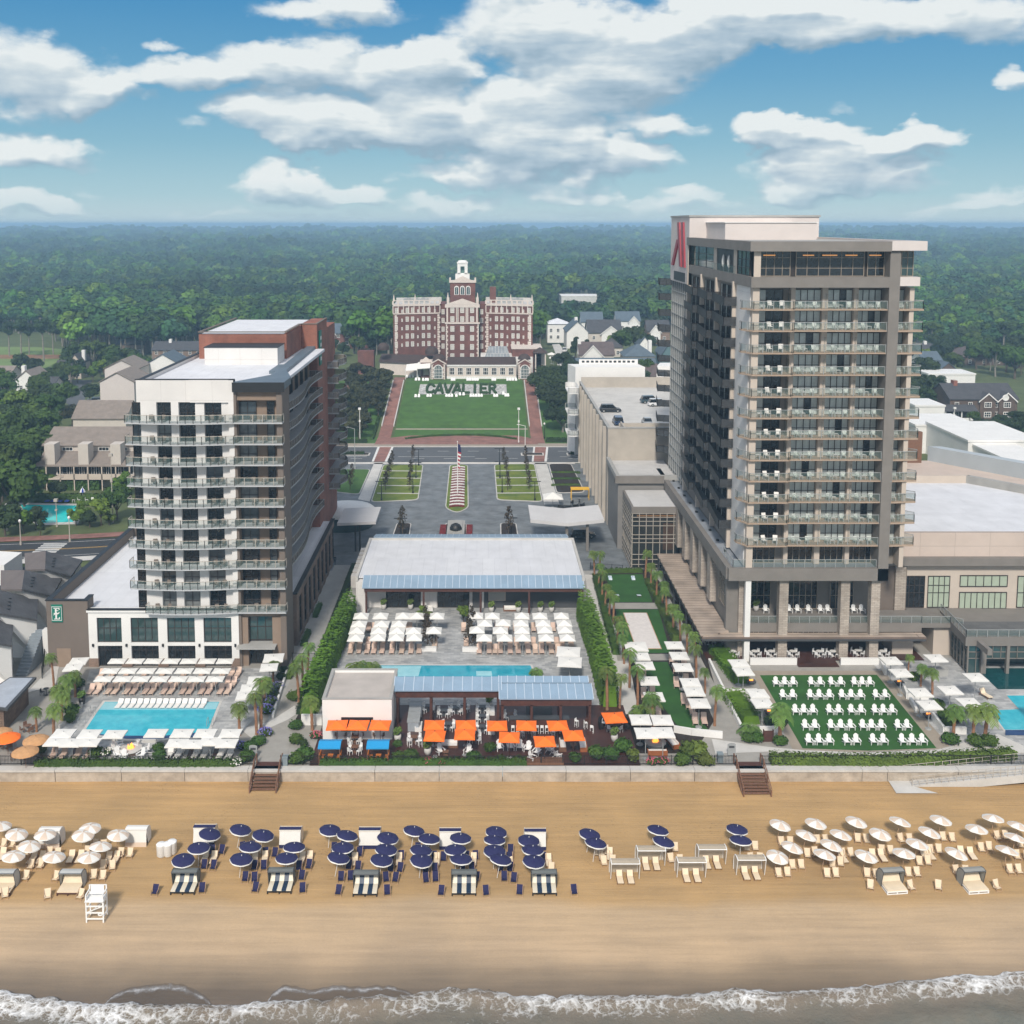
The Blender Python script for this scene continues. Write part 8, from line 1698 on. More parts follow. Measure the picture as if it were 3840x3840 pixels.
def dset(f,p,tp,cp,n,lab,h=.05,r=.72,rz=0,cc='chair',desc='white'):
 x,y=G(*f(*p),h);place(tp,'dining_table','table of the '+lab,'table',(x,y,h),rz)
 for k in range(n):
  a=rz+k*2*math.pi/n+math.pi/4*(n==4 and 1);nm=['right','far','left','near'][k] if n==4 else ['right','left'][k] if n==2 else ['near right','near left','far left','far right','left','right'][k]
  place(cp,'dining_chair','%s chair of the %s'%(nm,lab),'chair',(x+r*math.cos(a),y+r*math.sin(a),h),a-math.pi/2)
T8=[(467,605),(577,605),(660,605),(767,605),(902,605),(970,605),(1095,600),(1220,605)]
for i,p in enumerate(T8): dset(z6,(p[0],p[1]+12),DTR,DCW,4,'white dining set before the tower glazing, %s'%nth(i,8),.12)
for i,p in enumerate(((313,545),(345,560))): dset(z6,p,DTR,DCW,2,'white set under the awning corner, %s'%['left','right'][i],.12)
for i,p in enumerate(((860,830),(950,970),(1045,1150))): dset(z7,p,DTR,DCW,2,'white set along the side awning, %s from the lobby'%ORD[i],.12,.6,1.2)
OU=[(95,1060),(213,1060),(335,1060),(637,1060),(640,1120),(813,1060),(807,1112),(987,1063),(1055,1127),(1150,1062),(1252,1150),(1325,1062),(1412,1117)]
OL=['leftmost at the white bar house','middle one at the white bar house','right one at the white bar house','left back one on the bar deck','left front one on the bar deck','second back one on the bar deck','second front one on the bar deck','at the white high tables','in front of the bar counter, left','above the bar stools, middle','over the white Adirondack circle','above the bar stools, right','over the leather benches at right']
for p,lb in zip(OU,OL): place(UMO,'orange_umbrella','orange umbrella '+lb,'umbrella',onp(z5,p,2.7,.05),random.Random(p[0]).uniform(-.06,.06),'orange square umbrellas')
place(mumb(2.6,CANVASO),'orange_umbrella','orange umbrella right of the bar above the round seat','umbrella',onp(z5,(1640,1020),2.7,.05),.1)
for i,p in enumerate(((120,1125),(215,1125),(330,1125))): dset(z5,(p[0],p[1]+8),DTW,DCR,4,'wood set at the white bar house, %s'%nth(i,3),.05)
for i,p in enumerate(((195,1165),(195,1220))): dset(z5,p,DTW,DCW,4,'white chaired set between blue canopies, %s'%['far','near'][i],.05)
for i,(p,tp) in enumerate((((605,990),DTD),((690,1015),DTD),((760,1000),DTD),((715,1090),DTD),((800,985),DTD),((905,995),DTD),((905,1045),DTD),((905,1105),DTD),((525,1165),DTW),((860,1160),DTW),((1060,1035),DTW))): dset(z5,p,tp,DCW,4,'dark set on the bar deck, %s in our list from left'%ORD[i] if 0 else ['grey table set at the far left post','grey table set left of the grill aisle','grey table set under the left roof','grey table set under the second orange umbrella','grey table set at the far hedge','grey table set by the white banquette, far','grey table set by the white banquette, middle','grey table set by the white banquette, near','wood table set right of the planters','wood table set at the middle orange umbrella','wood table set under the right roof'][i],.05)
def stool(): m=MB();m.bx(-.19,.19,-.19,.19,.72,.77);m.bx(-.19,.19,-.19,-.16,.77,1.05);[m.bx(x-.02,x+.02,y-.02,y+.02,0,.72) for x in (-.17,.17) for y in (-.17,.17)];m.bx(-.17,.17,-.17,-.14,.25,.29);return [pp('bar_stool',m,PLASTW)]
STL=stool()
for i,x in enumerate(range(1075,1385,27)): X,Y=G(*z5(x,1120));place(STL,'bar_stool','white bar stool at the bar counter, %s'%nth(i,12),'bar stool',(X,Y+.2,.05),0,'bar stools at the counter')
for i,p in enumerate(((960,1125),(1128,1140),(1190,1140),(1300,1140),(1430,1080),(1480,1090),(1515,1115),(500,1190),(560,1190))): X,Y=G(*z5(*p));place(STL,'bar_stool',['white high stool left of the near left umbrella pole','white high stool by the second near umbrella','white high stool behind the Adirondack circle','white high stool at the counter end','white high stool under the right roof, left','white high stool under the right roof, middle','white high stool under the right roof, right','white high stool left of the wood high table','white high stool right of the wood high table'][i],'bar stool',(X,Y,.05),i)
for i,(x,y,r) in enumerate(((1000,1215,.3),(1062,1212,.1),(1113,1212,-.1),(1160,1222,-.3),(1210,1240,-.5),(1280,1230,2.6),(1320,1262,2.2),(1182,1278,.9),(670,1235,.5),(825,1238,-.4))): X,Y=G(*z5(x,y));place(AD,'adirondack_chair','white Adirondack on the bar deck, '+['leftmost of the back arc','second of the back arc','third of the back arc','fourth of the back arc','inner one of the right arc','right of the umbrella pole','rightmost, by the steps','nearest the timber steps','left one by the cream sofa','right one by the cream sofa'][i],'Adirondack chair',(X,Y+.3,.05),r)
for i,(x,y,r) in enumerate(((640,1365,1.),(655,1395,.6),(690,1410,.2),(790,1400,-.5),(815,1375,-1.1),(770,1345,-2.2),(665,1345,2.2))): X,Y=G(*z4(x,y));place(AD,'adirondack_chair','white Adirondack round the left fire table, %s clockwise from its left'%ORD[i],'Adirondack chair',(X,Y,.05),-r+3.14 if 0 else r*.9,None)
def sofa(w=1.9,cm=CREAMC,fm=WOODM):
 b=MB();b.bx(-w/2,w/2,-.4,.4,0,.28);b.bx(-w/2,w/2,.3,.42,.28,.62);b.bx(-w/2,-w/2+.1,-.4,.3,.28,.5);b.bx(w/2-.1,w/2,-.4,.3,.28,.5);c=MB();c.bx(-w/2+.12,w/2-.12,-.38,.2,.29,.44);c.bx(-w/2+.12,w/2-.12,.18,.29,.44,.72);return [pp('frame',b,fm),pp('cushion',c,cm)]
SF=sofa(2.1,SLINGW);SL_=sofa(2.2,SLINGW,M('cognac leather',(.30,.10,.035),.5,.1,2));SB=sofa(1.7,SLINGW,WHITE)
for p,r,pr,lb in (((720,1190),0,SF,'cream sofa with brown frame on the bar deck'),((1465,1195),-1.57,SL_,'right leather sofa with white cushions by the umbrella'),((1350,1195),1.57,SF,'striped bench left of the right leather sofa'),((1880,1235),3.14,SL_,'near leather sofa at the round fire table'),((1965,1180),-1.3,SL_,'leather sofa right of the round fire table'),((550,1010),1.57,SB,'white banquette left of the orange umbrellas, far part'),((550,1090),1.57,SB,'white banquette left of the orange umbrellas, near part'),((955,1000),1.57,SB,'white banquette before the middle post'),((955,1105),1.57,SB,'white banquette nearer the middle umbrella'),((1060,432),0,SF,'sofa against the dark wall of the pool restaurant'),((600,430),0,SB,'white bench against the restaurant wall')): X,Y=G(*z5(*p));place(pr,'sofa',lb,'sofa',(X,Y,.05),r)
for p,lb in (((700,1235),'low wood table before the cream sofa'),((1412,1195),'low wood table between the leather seats')): X,Y=G(*z5(*p));place(dtable(WOODM,.7,.4),'coffee_table',lb,'table',(X,Y,.05))
rb=thing('round_booth','round booth table with white chairs under the far right orange umbrella','booth',onp(z5,(1640,1085)));mb=MB();mb.lathe([(0,.7),(1.0,.7),(1.0,.74),(0,.74)],20);mb.lathe([(.3,0),(.3,.7)],12);link('table_top',mb.mesh('table_top',WOODD),rb)
mb=MB();n=18
for i in range(n):
 a=-.3+ i*(math.pi+.6)/n;a2=a+(math.pi+.6)/n
 for r0,r1,z0,z1_ in ((1.35,1.9,0,.45),(1.8,1.95,.45,.95)): mb.prism([(r0*math.cos(a),r0*math.sin(a)),(r1*math.cos(a),r1*math.sin(a)),(r1*math.cos(a2),r1*math.sin(a2)),(r0*math.cos(a2),r0*math.sin(a2))],z0,z1_)
link('curved_bench',mb.mesh('curved_bench',BLACK),rb)
for i,a in enumerate((.4,1.0,1.6,2.2,2.8,4.1,5.2)): x,y,_=rb.location;place(DCW,'dining_chair','white chair at the round booth, %s from its right'%ORD[i],'chair',(x+1.25*math.cos(a),y+1.25*math.sin(a),.05),a-1.57)
for i,p in enumerate(((57,1172),(325,1172))):
 x,y=G(*z5(*p),2.1);t=thing('canopy_swing','blue canopy over orange seats by the fence, %s'%['left one','right one'][i],'canopy seat',(x,y,.05));mb=MB();mb.pts([(-1.25,-1,2.05),(1.25,-1,2.05),(1.25,0,2.35),(-1.25,0,2.35),(1.25,1,2.05),(-1.25,1,2.05),(-1.25,-1,1.9),(1.25,-1,1.9),(1.25,1,1.9),(-1.25,1,1.9)],[(0,1,2,3),(3,2,4,5),(6,7,1,0),(5,4,8,9)]);link('canopy',mb.mesh('canopy',CANVASB),t)
 for sx_ in (-1.15,1.15):
  for sy_ in (-.9,.9): mb=MB();mb.tube((sx_,sy_,0),(sx_,sy_,2.05),.04,5);link('post',mb.mesh('post',WOODM),t)
 mb=MB();OW=MATS['orange wood']
 for s in (-1,1): mb.bx(s*.95-.25,s*.95+.25,-.7,.7,.38,.44);mb.bx(s*1.15-.04,s*1.15+.04,-.7,.7,.44,1.0)
 for s in (-1,1):
  for y_ in (-.6,.6): mb.bx(s*.8-.03,s*.8+.03,y_-.03,y_+.03,0,.4)
 link('seats',mb.mesh('seats',OW),t);mb=MB();mb.bx(-.3,.3,-.4,.4,.66,.7);mb.bx(-.05,.05,-.05,.05,0,.66);link('table',mb.mesh('table',OW),t)
PA_=[(230,450),(338,450),(462,450),(540,450),(652,450),(868,448),(960,450),(1125,450),(1225,450),(1345,450)]
PB_=[(218,495),(343,495),(440,495),(918,491),(1020,488),(1120,491),(1242,491),(1360,491)]
PC_=[(207,532),(327,533),(430,533),(520,533),(635,530),(875,527),(1005,530),(1125,530),(1252,528),(1365,528)]
PD_=[(200,572),(323,569),(425,569),(525,569),(915,571),(1028,571),(1130,571),(1260,571),(1378,571)]
for k,(r_,nm) in enumerate(((PA_,'back row'),(PB_,'second row back to front'),(PC_,'third row back to front'),(PD_,'front row'))):
 for j,p in enumerate(r_): place(UMW,'square_umbrella','white umbrella, long pool deck, %s, %s'%(nth(j,len(r_)),nm),'umbrella',onp(z5,(p[0],p[1]+4),2.75,.03),random.Random(p[0]).uniform(-.03,.03),'white umbrellas on the long pool deck')
for p,lb in (((1385,655),'far one'),((1392,712),'near one')): place(mumb(3.2,CANVAS,2.5,.2),'square_umbrella','large white umbrella at the right end of the long pool, '+lb,'umbrella',onp(z5,p,2.6,.03),-.12)
LR1=[170,215,262,300,345,400,455,507,552,887,943,975,1005,1060,1105,1160,1200,1235,1290,1325];LR2=[178,222,268,304,350,405,460,515,640,815,890,945,1005,1060,1095,1155,1190,1235,1275,1320,1350,1400];LR3=[270,300,365,480,500,800,985,1040,1090,1190,1300]
for y,L_,nm in ((668,LR1,'front row'),(628,LR2,'second row'),(545,LR3,'row under the umbrellas')):
 for j,x in enumerate(L_): X,Y=G(*z5(x,y));place(LPINK,'sun_lounger','beige lounger, long pool deck, %s, %s'%(nth(j,len(L_)),nm),'sun lounger',(X,Y+.15,.03),0,'loungers on the long pool deck')
t,cx_,cy_=pool('long_pool','long deep blue lap pool behind the beach bar','' or [(330,738),(1172,738),(1190,775),(1195,802),(300,802)],z5,POOLD,z=.06)
sub_sheet(t,(cx_,cy_),'shallow_ledge',[(330,742),(565,742),(548,798),(335,798)],z5,.065,POOLS);sub_sheet(t,(cx_,cy_),'pool_steps',[(870,770),(955,770),(960,796),(872,796)],z5,.066,POOLS)
for i,(p,w_) in enumerate((((605,660),2.4),((837,662),2.4))):
 x,y=G(*z5(*p));t=thing('white_planter',['white planter box with twiggy tree left of the deck aisle','white planter box with twiggy tree right of the deck aisle'][i],'planter',(x,y,.03));mb=MB();mb.bx(-1.1,1.1,0,.6,0,.55);link('box',mb.mesh('box',WHITE),t);mb=MB();rg=random.Random(i)
 for k in range(12): lobe(mb,(rg.uniform(-.9,.9),.5+rg.uniform(0,2.5),.8+rg.uniform(0,1.2)),.5,30,.10,rg,0,.9,False)
 link('plant',mb.mesh('plant',LFB),t)
for p,k,lb in (((600,620),'sapling0','twiggy tree on the left of the deck aisle'),((590,560),'sapling1','second twiggy tree on the left of the deck aisle'),((830,620),'sapling1','twiggy tree on the right of the deck aisle'),((845,560),'sapling0','second twiggy tree on the right of the deck aisle')): x,y=G(*z5(*p));place(PT[k],'small_tree',lb,'tree',(x,y,.05),0,None,.95)
for p,k,lb in (((580,505),'bright0','green tree over the umbrellas left of the aisle'),((800,505),'bright1','green tree over the umbrellas right of the aisle')): x,y=G(*z5(*p));place(PT[k],'small_tree',lb,'tree',(x,y,.05),0,None,.42)
pm=MB();pm.lathe([(.0,0),(.28,0),(.42,.45),(.40,.85),(.34,.85),(.34,.78),(0,.78)],14);POT=pm.mesh('pot',BLACK,True);POTW=pm.mesh('pot',LCONC,True)
rg=random.Random(4);q=MB();[lobe(q,(rg.uniform(-.2,.2),rg.uniform(-.2,.2),1.1+rg.uniform(0,.5)),.4,60,.10,rg,0,1,False) for _ in range(5)];PLM=q.mesh('plant',LF6)
for f,p,me,lb in ((z4,(432,1045),POT,'black planter with palm leaves by the left pool, far one'),(z4,(458,1100),POT,'black planter with palm leaves by the left pool, near one'),(z5,(355,425),POTW,'potted plant at the restaurant glass, left'),(z5,(505,425),POTW,'potted plant at the restaurant glass, right'),(z5,(955,440),POTW,'potted plant under the serving hatch'),(z5,(1105,440),POTW,'potted plant right of the serving hatch'),(z5,(1228,440),POTW,'potted plant at the dark wall'),(z5,(1290,440),POTW,'pale urn planter near the right bamboo'),(z5,(600,1235),POTW,'white planter by the near left umbrella foot'),(z5,(433,1160),POTW,'round planter left of the wood high table'),(z5,(1640,1160),POTW,'round pale planter below the round booth'),(z5,(45,1125),POTW,'white pot with spiky plant at the bar house corner'),(z5,(945,975),POTW,'pale urn by the middle post of the bar'),(z6,(583,392),POTW,'white planter on the upper terrace by the white column'),(z6,(1218,370),POTW,'white planter on the upper terrace by the recess'),(z7,(600,720),POT,'dark planter at the glass lobby corner')):
 h=4.8 if f is z6 else 0;x,y=G(*f(*p),h);t=thing('potted_plant',lb,'potted plant',(x,y,h+.03));link('pot',me,t);link('plant',PLM,t)
WB=M('blue white board paint',(.35,.55,.75),.5,.3,1.2,rgb2=(.8,.85,.9))
for i,(p,r) in enumerate((((262,958),0),((518,958),0),((337,1148),math.pi),((582,1150),math.pi))):
 x,y=G(*z7(*p));t=thing('cornhole_board','cornhole board on the far game lawn, %s'%['far left','far right','near left','near right'][i],'game board',(x,y,.04),r);mb=MB();mb.pts([(-.3,-.6,.1),(.3,-.6,.1),(.3,.6,.38),(-.3,.6,.38),(-.3,-.6,.02),(.3,-.6,.02),(.3,.6,.3),(-.3,.6,.3)],[(0,1,2,3),(7,6,5,4),(0,4,5,1),(1,5,6,2),(2,6,7,3),(3,7,4,0)]);link('board',mb.mesh('board',WB),t)
 mb=MB();mb.bx(-.28,-.24,.52,.56,0,.3);mb.bx(.24,.28,.52,.56,0,.3);link('legs',mb.mesh('legs',WOODM),t);mb=MB();mb.lathe([(0,0),(.09,0)],10);o=link('hole',mb.mesh('hole',BLACK),t,(0,.33,.325));o.rotation_euler=(.23,0,0)
q=[G(*z7(*p)) for p in ((415,1340),(665,1340),(825,1732),(540,1690))];t=thing('bocce_court','pale bocce court with tan border on the middle game lawn','bocce court',(q[0][0],q[0][1],0));q=[G(*z7(*p)) for p in ((415,1340),(665,1340),(827,1735),(556,1735))];o0=t.location
mb=MB();mb.prism([(a-o0.x,b-o0.y) for a,b in inset(q,-.12)],.03,.10);link('border',mb.mesh('border',WOODL),t);mb=MB();mb.prism([(a-o0.x,b-o0.y) for a,b in q],.05,.115);link('playing_surface',mb.mesh('playing_surface',M('oyster shell surface',(.64,.60,.58),.9,.08,1.5)),t)
LC=[(1760,648),(1785,703),(1810,755),(1832,840),(1862,930),(1785,1058),(1905,1060),(1815,1133),(1912,1130)]
LCN=['on the bocce court corner','first left of the turf, far','second left of the turf','third left of the turf','fourth left of the turf, near','left far one around the fire pit palms','right far one around the fire pit palms','left one directly above the fire pit','right one directly above the fire pit']
for p,lb in zip(LC,LCN): place(mumb(2.5,CANVAS,2.5,.15) if p[0]==1760 else UMT,'square_umbrella','white umbrella '+lb,'umbrella',onp(z5,p,2.6,.03),0,None,1.22)
RC=[(172,578),(197,632),(215,690),(253,767),(272,813),(297,872)]
for i,p in enumerate(RC): place(UMT,'square_umbrella','white umbrella right of the near turf, %s from the hotel'%ORD[i],'umbrella',onp(z6,p,2.6,.03),0,'white umbrellas along the near turf',1.22)
for i,p in enumerate(((280,960),(325,960),(185,775),(235,760),(180,700),(225,690),(245,880),(265,910),(222,860),(160,650))): x,y=G(*z6(*p));place(LPINK,'sun_lounger','beige lounger right of the near turf, '+['nearest pair, left','nearest pair, right','under the third umbrella, left','under the third umbrella, right','under the second umbrella, left','under the second umbrella, right','under the last umbrella, left','under the last umbrella, right','under the fifth umbrella','under the first umbrella'][i],'sun lounger',(x,y+.3,.04),-.1)
for i,p in enumerate(((60,915),(95,925),(20,830),(65,825),(20,735),(45,895))): x,y=G(*z6(*p));place(LPINK,'sun_lounger','beige lounger left of the near turf, '+['by the palm, left','by the palm, right','middle pair, left','middle pair, right','single far one','tucked under the fourth umbrella'][i],'sun lounger',(x,y+.3,.04),-.1)
LL=[(497,668,'beside the upper hedge planter, far'),(520,710,'beside the upper hedge planter, near'),(592,822,'beside the lower hedge planter, far'),(615,870,'beside the lower hedge planter, near'),(1262,655,'right of the lawn, farthest'),(1312,717,'right of the lawn, second'),(1410,817,'right of the lawn, third'),(1455,880,'right of the lawn, nearest'),(1487,642,'by the pavilion glass wall'),(1560,805,'between palms and right pool'),(1655,867,'at the near right pool corner'),(1687,739,'over the indoor pool opening')]
for x,y,lb in LL: place(UMT,'square_umbrella','white umbrella '+lb,'umbrella',onp(z6,(x,y),2.6,.03),.05,None,1.2)
for i,(p,lb) in enumerate((((560,760),'left of the lawn, far'),((650,915),'left of the lawn, near'),((1305,765),'right of the lawn, far'),((1450,930),'right of the lawn, near'))):
 x,y=G(*z6(*p));t=thing('fire_bowl_table','dark table with small flame '+lb,'fire pit',(x,y,.03));mb=MB();mb.bx(-.55,.55,-.35,.35,.3,.5);mb.bx(-.3,.3,-.2,.2,0,.3);link('table',mb.mesh('table',DGREY),t);mb=MB();[mb.lathe([(.05,0),(.07,.06),(0,.22)],5,0,(k*.12-.2,0,.5)) for k in range(4)];link('flames',mb.mesh('flames',FIRE),t)
def lowwall(name,label,pts,h=.75,w=.3,mat=WHITE,f=z6):
 q=[Vector(G(*f(*p))) for p in pts];c=q[0];mb=MB()
 for a,b in zip(q,q[1:]): u=(b-a).normalized();n=Vector((-u.y,u.x))*w/2;mb.prism([tuple(p-c) for p in (a-n,b-n,b+n,a+n)],0,h)
 o=link(name,mb.mesh(name,mat),None,(c.x,c.y,0));tag(o,label,'wall')
lowwall('low_wall','long white low wall left of the planted bed, upper part',[(348,650),(425,808),(590,805)],.6);lowwall('low_wall','long white low wall beside the lower hedge planter',[(430,825),(525,1020)],.6);lowwall('low_wall','white low wall below the bush and fire table left of the lawn',[(600,1000),(695,1000)],.7)
lowwall('low_wall','white low wall right of the lawn, near bed',[(1470,935),(1530,1010),(1640,1010)],.9);lowwall('low_wall','white low wall right of the lawn, far bed',[(1325,785),(1345,835),(1450,835)],.8);lowwall('low_wall','white low wall stepping down at the terrace corner',[(1210,665),(1235,715)],.9);lowwall('low_wall','white low wall right of the third lawn umbrella',[(1360,850),(1390,905)],.7)
lowwall('low_wall','curved white low wall below the turf and near fire pit',[(170,1000),(260,1015),(415,1030)],.8);lowwall('low_wall','white low wall beside the blue hydrangeas',[(1520,1180),(1600,925)],.5,.25,WHITE,z4);lowwall('low_wall','white wall left of the white bar house',[(1680,1215),(1795,1215)],1.3,.3,WHITE,z4);lowwall('low_wall','white wall between kidney bed and bar house',[(1690,1110),(1790,1080)],1.3,.3,WHITE,z4)
lowwall('low_wall','curved curb of the planted bed by the left pool',[(470,1020),(455,1120),(400,1190),(330,1235)],.4,.25,LCONC,z4);lowwall('low_wall','curved white rim before the left fire table',[(540,1290),(700,1312),(900,1312),(1000,1300)],.3,.4,LCONC,z4)
for f,p,lb in ((z6,(460,1120),'grey arched notice board beside the right beach stairs'),(z4,(1412,1400),'grey arched notice board beside the left beach stairs')):
 x,y=G(*f(*p));t=thing('notice_board',lb,'notice board',(x,y,.03));mb=MB();mb.bx(-.45,.45,-.06,.06,.1,1.35);n=8;P=[(.45*math.cos(math.pi*i/n),-.06,1.35+.2*math.sin(math.pi*i/n)) for i in range(n+1)];mb.pts(P,[tuple(range(n+1))]);link('board',mb.mesh('board',RAILM),t);mb=MB();mb.bx(-.3,.3,-.08,-.06,.95,1.2);link('plate',mb.mesh('plate',DGREY),t)
mb=MB();mb.bx(-.3,.3,-.3,.3,0,.95);mb.bx(-.33,.33,-.33,.33,.95,1.05);BIN=[pp('bin',mb,M('grey bin',(.20,.24,.26),.6,.1,1))]
for f,p,lb in ((z6,(402,1150),'grey bin left of the right notice board'),(z4,(1590,1440),'grey bin right of the left beach gate')): x,y=G(*f(*p));place(BIN,'bin',lb,'bin',(x,y,.03))
x,y=G(*z6(645,1050));mb=MB();mb.bx(-.6,.6,0,.12,0,1.3);mb.bx(-.6,-.5,-.1,.2,0,1.45);mb.bx(.5,.6,-.1,.2,0,1.45);o=link('timber_gate',mb.mesh('timber_gate',WOODD),None,(x,y,.03));tag(o,'dark timber gate between shrubs left of the lawn','gate')
x,y=G(*z5(1255,1300));mb=MB();mb.bx(-2.1,2.1,-.2,.3,-.1,.28);mb.bx(-2.1,2.1,.3,.7,-.1,.5);o=link('timber_steps',mb.mesh('timber_steps',WOODM),None,(x,111.9,0));tag(o,'broad timber steps at the fence before the bar deck','steps')
TK=umb8(1.45,2.4,True,0,0);TH=[pp('canopy',TK[0],[STRAW,STRAW]),pp('fringe',TK[1],STRAW),pp('pole',TK[2],WOODM)];OTK=[pp('canopy',TK[0],[CANVASO,CANVASO]),pp('fringe',TK[1],CANVASO),pp('pole',TK[2],WOODM)]
for p,k,lb in (((200,1290),TH,'tan thatched umbrella, right of the pair at left'),((140,1355),TH,'tan thatched umbrella nearest the fence'),((-5,1250),TH,'tan thatched umbrella cut by the left edge'),((40,1278),OTK,'round orange umbrella at the left edge')): place(k,'round_umbrella',lb,'umbrella',onp(z4,p,2.2,.03))
for i,p in enumerate(((158,1250),(40,1345),(110,1400),(190,1330))): dset(z4,p,dtable(WOODM,.8,.74,True),DCR,4,'brown set on the left terrace, '+['far one','at the left edge','near the fence','under the right tan umbrella'][i],.03)
dset(z4,(258,1050),dtable(BLACK,.7,.9,True),DCB,2,'black high set by the white sail wall',.03,.5)
bc=MB();bc.bx(-.27,.27,-.25,.25,.38,.43);bc.pts([(-.27,.22,.42),(.27,.22,.42),(.27,.38,.92),(-.27,.38,.92)],[(0,1,2,3),(3,2,1,0)])
for x in (-.25,.25):
 for y in (-.22,.25): bc.bx(x-.025,x+.025,y-.025,y+.025,0,.62)
 bc.bx(x-.03,x+.03,-.25,.3,.60,.64)
BCD=[pp('balcony_chair',bc,BROWN)];BCW=[pp('balcony_chair',bc,M('sage white chair',(.50,.54,.50),.6,.05,1))];BCP=[pp('balcony_chair',bc,SLINGW)]
bt=MB();bt.bx(-.3,.3,-.3,.3,.48,.52);[bt.bx(x-.02,x+.02,y-.02,y+.02,0,.48) for x in (-.26,.26) for y in (-.26,.26)];BTT=[pp('balcony_table',bt,WHITE)]
FN=['lowest','second','third','fourth','fifth','sixth','seventh','eighth','ninth','tenth','eleventh','twelfth']
def flo(i,n): return 'lowest' if i==0 else 'top' if i==n-1 else '%s lowest'%ORD[i]
for i,z in enumerate(FLZ):
 for k,(X,Y) in enumerate(((-44.0,137.9),(-42.5,137.8),(-35.9,137.7),(-34.9,137.8),(-30.6,138.0),(-29.2,138.0))):
  place(BCD,'balcony_chair','dark chair, left hotel, %s balcony, %s'%(flo(i,10),['leftmost','second','third','fourth white side','left brown side','right brown side'][k]),'chair',(X,Y,z+.01),.3*(-1)**k,'dark chairs on the left hotel')
for i,z in enumerate(RF):
 for b_,bays_ in enumerate(((38.0,'A'),(43.6,'B'),(48.2,'C'),(52.1,'D'),(56.3,'E'))):
  X=bays_[0];nm=['left','second','third','fourth','corner'][b_]
  pr=BCP if b_==0 else BCW
  for k,dx in enumerate((-.0,1.5) if b_==0 else (-.9,.9) if b_<4 else (-.6,.8)):
   place(pr,'balcony_chair','pale chair, right hotel, %s floor, %s bay, %s one'%(flo(i,12),nm,['left','right'][k]),'chair',(X+dx+(.6 if b_==0 else 0),140.75,z+.01),(.25,-.25)[k],'pale chairs on the right hotel',1.15 if b_==0 else 1.)
  place(BTT,'balcony_table','white table, right hotel, %s floor, %s bay'%(flo(i,12),nm),'table',(X-.3 if b_ else X-.6,140.7,z+.01),0,'white tables on the right hotel')
t,cx_,cy_=pool('right_pool','bright turquoise pool cut by the right edge','' or [(1845,818),(2100,818),(2100,990),(1835,990),(1765,893),(1908,887)],z6,POOLW,z=.062)
sub_sheet(t,(cx_,cy_),'infinity_edge',[(1838,992),(2100,992),(2100,1018),(1838,1018)],z6,.075,POOLB)
mb=MB();mb.prism([G(*z6(*p)) for p in ((1690,680),(2100,680),(2100,785),(1800,785))],0,.05);o=link('indoor_pool',mb.mesh('indoor_pool',POOLI));tag(o,'dark teal indoor pool under the glass pavilion','pool')
x,y=G(*z6(1740,825));place(LWHT,'sun_lounger','brown lounger alone by the indoor pool opening','sun lounger',(x,y,.04),.3,None,1.2)
x,y=G(*z6(1995,950));place(UMT,'square_umbrella','white umbrella cut by the right edge over the pool','umbrella',(x,y-1,.05),0,None,1.3)
x,y=G(*z6(1520,715));mb=MB();mb.bx(-1,.6,-.4,.4,0,1.0);mb.bx(-1.05,.65,-.45,.45,1.0,1.06);o=link('outdoor_bar',mb.mesh('outdoor_bar',GREYC),None,(x,y,.03));tag(o,'grey outdoor counter beside the pavilion glass','counter')
SLATE=M('slate blue roof',(.085,.115,.145),.8,.15,.6);CHAR=M('charcoal shingle roof',(.06,.06,.066),.9,.2,.7);MAUVE=M('mauve brown shingle roof',(.105,.08,.078),.9,.2,.7);TROOF=M('taupe shingle roof',(.215,.18,.155),.9,.15,.7);PCLAD=M('pale cream siding',(.52,.47,.42),.85,.06,.5);SHG=Mtile('brown shingle wall',(.13,.09,.07),(.10,.07,.055),(.05,.035,.03),.6,.3,axis='W');BRO=M('brown hip roof',(.13,.08,.06),.9,.2,.6)
hw_=winmesh(1.3,1.6,2,2,GLASSD,WHITE,fr=.13,bars=.08)
hw2=winmesh(2.2,1.7,3,2,GLASSD,WHITE,fr=.18,bars=.1)
